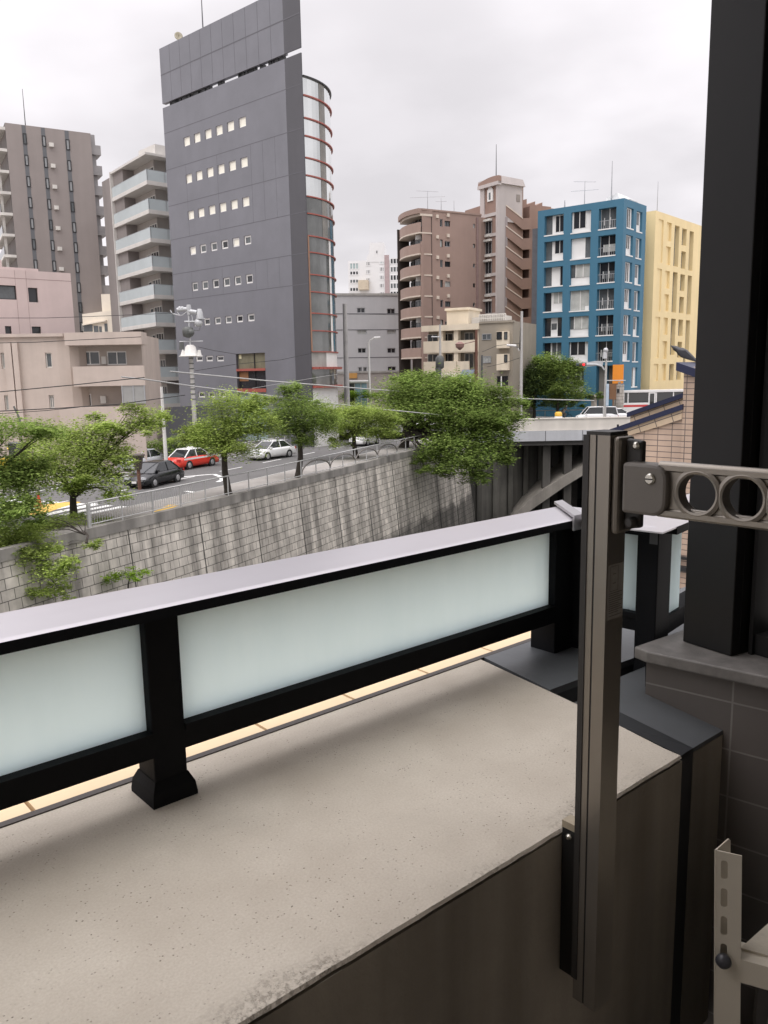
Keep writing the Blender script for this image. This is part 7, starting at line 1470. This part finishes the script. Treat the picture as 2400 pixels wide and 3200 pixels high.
zac = zs1 - .02; b = MB(); k0 = fI.p(Lr + .03, zac, -.035); b.slab([k0, k0 + du_ * .62, k0 + du_ * .62 + dsl * .32, k0 + dsl * .32], V((0, 0, ZF + .03 - zac))); b.obj('casing', ACM, ac, bevel=.008)
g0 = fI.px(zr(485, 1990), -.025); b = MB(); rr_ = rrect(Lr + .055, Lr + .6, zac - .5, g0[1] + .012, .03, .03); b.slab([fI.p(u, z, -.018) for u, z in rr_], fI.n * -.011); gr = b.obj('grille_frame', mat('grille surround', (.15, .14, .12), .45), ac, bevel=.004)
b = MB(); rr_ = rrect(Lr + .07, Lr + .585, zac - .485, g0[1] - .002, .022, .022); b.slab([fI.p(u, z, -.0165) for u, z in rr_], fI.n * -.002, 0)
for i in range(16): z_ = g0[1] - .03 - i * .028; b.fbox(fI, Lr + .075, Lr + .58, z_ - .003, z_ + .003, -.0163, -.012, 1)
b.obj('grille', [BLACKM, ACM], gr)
# ================================================================== camera, sky, sun
cam = bpy.data.cameras.new('camera'); co = bpy.data.objects.new('camera', cam); C.objects.link(co)
Mx = Matrix((XC, YC, UPC)).to_4x4(); Mx.translation = EYE; co.matrix_world = Mx
cam.sensor_fit = 'VERTICAL'; cam.sensor_height = 36; cam.lens = FPX / 3200 * 36; cam.clip_start = .02; cam.clip_end = 8000
bpy.context.scene.camera = co
SUN_EL, SUN_AZ = 58, 215
sl = bpy.data.lights.new('sun', 'SUN'); sl.energy = .9; sl.angle = R(45); sl.color = (1, .97, .93); so = bpy.data.objects.new('sun', sl); C.objects.link(so)
dv = V((math.sin(R(SUN_AZ)) * math.cos(R(SUN_EL)), math.cos(R(SUN_AZ)) * math.cos(R(SUN_EL)), math.sin(R(SUN_EL)))); so.rotation_euler = dv.to_track_quat('Z', 'Y').to_euler(); so.location = (0, 0, 80)
w = bpy.data.worlds.new('World'); bpy.context.scene.world = w; w.use_nodes = True; nt = w.node_tree; bg = nt.nodes['Background']; bg.inputs[1].default_value = .1
sk = node(nt, 'ShaderNodeTexSky', sky_type='NISHITA'); sk.sun_disc = False; sk.sun_elevation = R(SUN_EL); sk.sun_rotation = R(SUN_AZ); sk.air_density = 1; sk.dust_density = 3
tc = node(nt, 'ShaderNodeTexCoord'); sp = node(nt, 'ShaderNodeSeparateXYZ'); nt.links.new(tc.outputs['Generated'], sp.inputs[0])
def mth(op, a, c=None):
    n = node(nt, 'ShaderNodeMath', operation=op)
    for i, x in enumerate((a, c)):
        if x is None: continue
        if isinstance(x, (int, float)): n.inputs[i].default_value = x
        else: nt.links.new(x, n.inputs[i])
    return n.outputs[0]
zc = mth('MAXIMUM', sp.outputs[2], 0.02)
cmb = node(nt, 'ShaderNodeCombineXYZ'); den = mth('ADD', zc, .22)
nt.links.new(mth('DIVIDE', sp.outputs[0], den), cmb.inputs[0]); nt.links.new(mth('DIVIDE', sp.outputs[1], den), cmb.inputs[1])
def cl(scale, det, lo, hi, a=.3, z=.7, off=0.):
    mp = node(nt, 'ShaderNodeMapping'); mp.inputs['Location'].default_value = (off, off * .7, 0); nt.links.new(cmb.outputs[0], mp.inputs[0])
    n = node(nt, 'ShaderNodeTexNoise'); n.inputs['Scale'].default_value = scale; n.inputs['Detail'].default_value = det; n.inputs['Roughness'].default_value = .5; nt.links.new(mp.outputs[0], n.inputs['Vector'])
    m = node(nt, 'ShaderNodeMapRange'); m.interpolation_type = 'SMOOTHSTEP'; m.inputs[1].default_value = a; m.inputs[2].default_value = z; m.inputs[3].default_value = lo; m.inputs[4].default_value = hi; nt.links.new(n.outputs[0], m.inputs[0]); return m.outputs[0]
c1 = cl(.8, 4, .80, 1.12, .34, .66, off=3.1); c2 = cl(2.4, 5, .95, 1.05, .34, .66, off=1.7)
lum = mth('MULTIPLY', mth('MULTIPLY', c1, c2), mth('ADD', 1.0, mth('MULTIPLY', mth('POWER', zc, 3.0), 3.2)))     # overcast: brighter towards the zenith
lum = mth('MULTIPLY', lum, SKYL)
mx = node(nt, 'ShaderNodeMix', data_type='RGBA', blend_type='MULTIPLY'); mx.inputs[0].default_value = 1; mx.inputs[6].default_value = (1.0, .957, .985, 1); nt.links.new(lum, mx.inputs[7])
m2 = node(nt, 'ShaderNodeMix', data_type='RGBA'); m2.inputs[0].default_value = .93; nt.links.new(sk.outputs[0], m2.inputs[6]); nt.links.new(mx.outputs[2], m2.inputs[7])
nt.links.new(m2.outputs[2], bg.inputs[0])
sc = bpy.context.scene; sc.view_settings.view_transform = 'Standard'; sc.view_settings.look = 'None'; sc.view_settings.exposure = EXPO; sc.view_settings.gamma = 1
sc.cycles.max_bounces = 8; sc.cycles.use_denoising = True
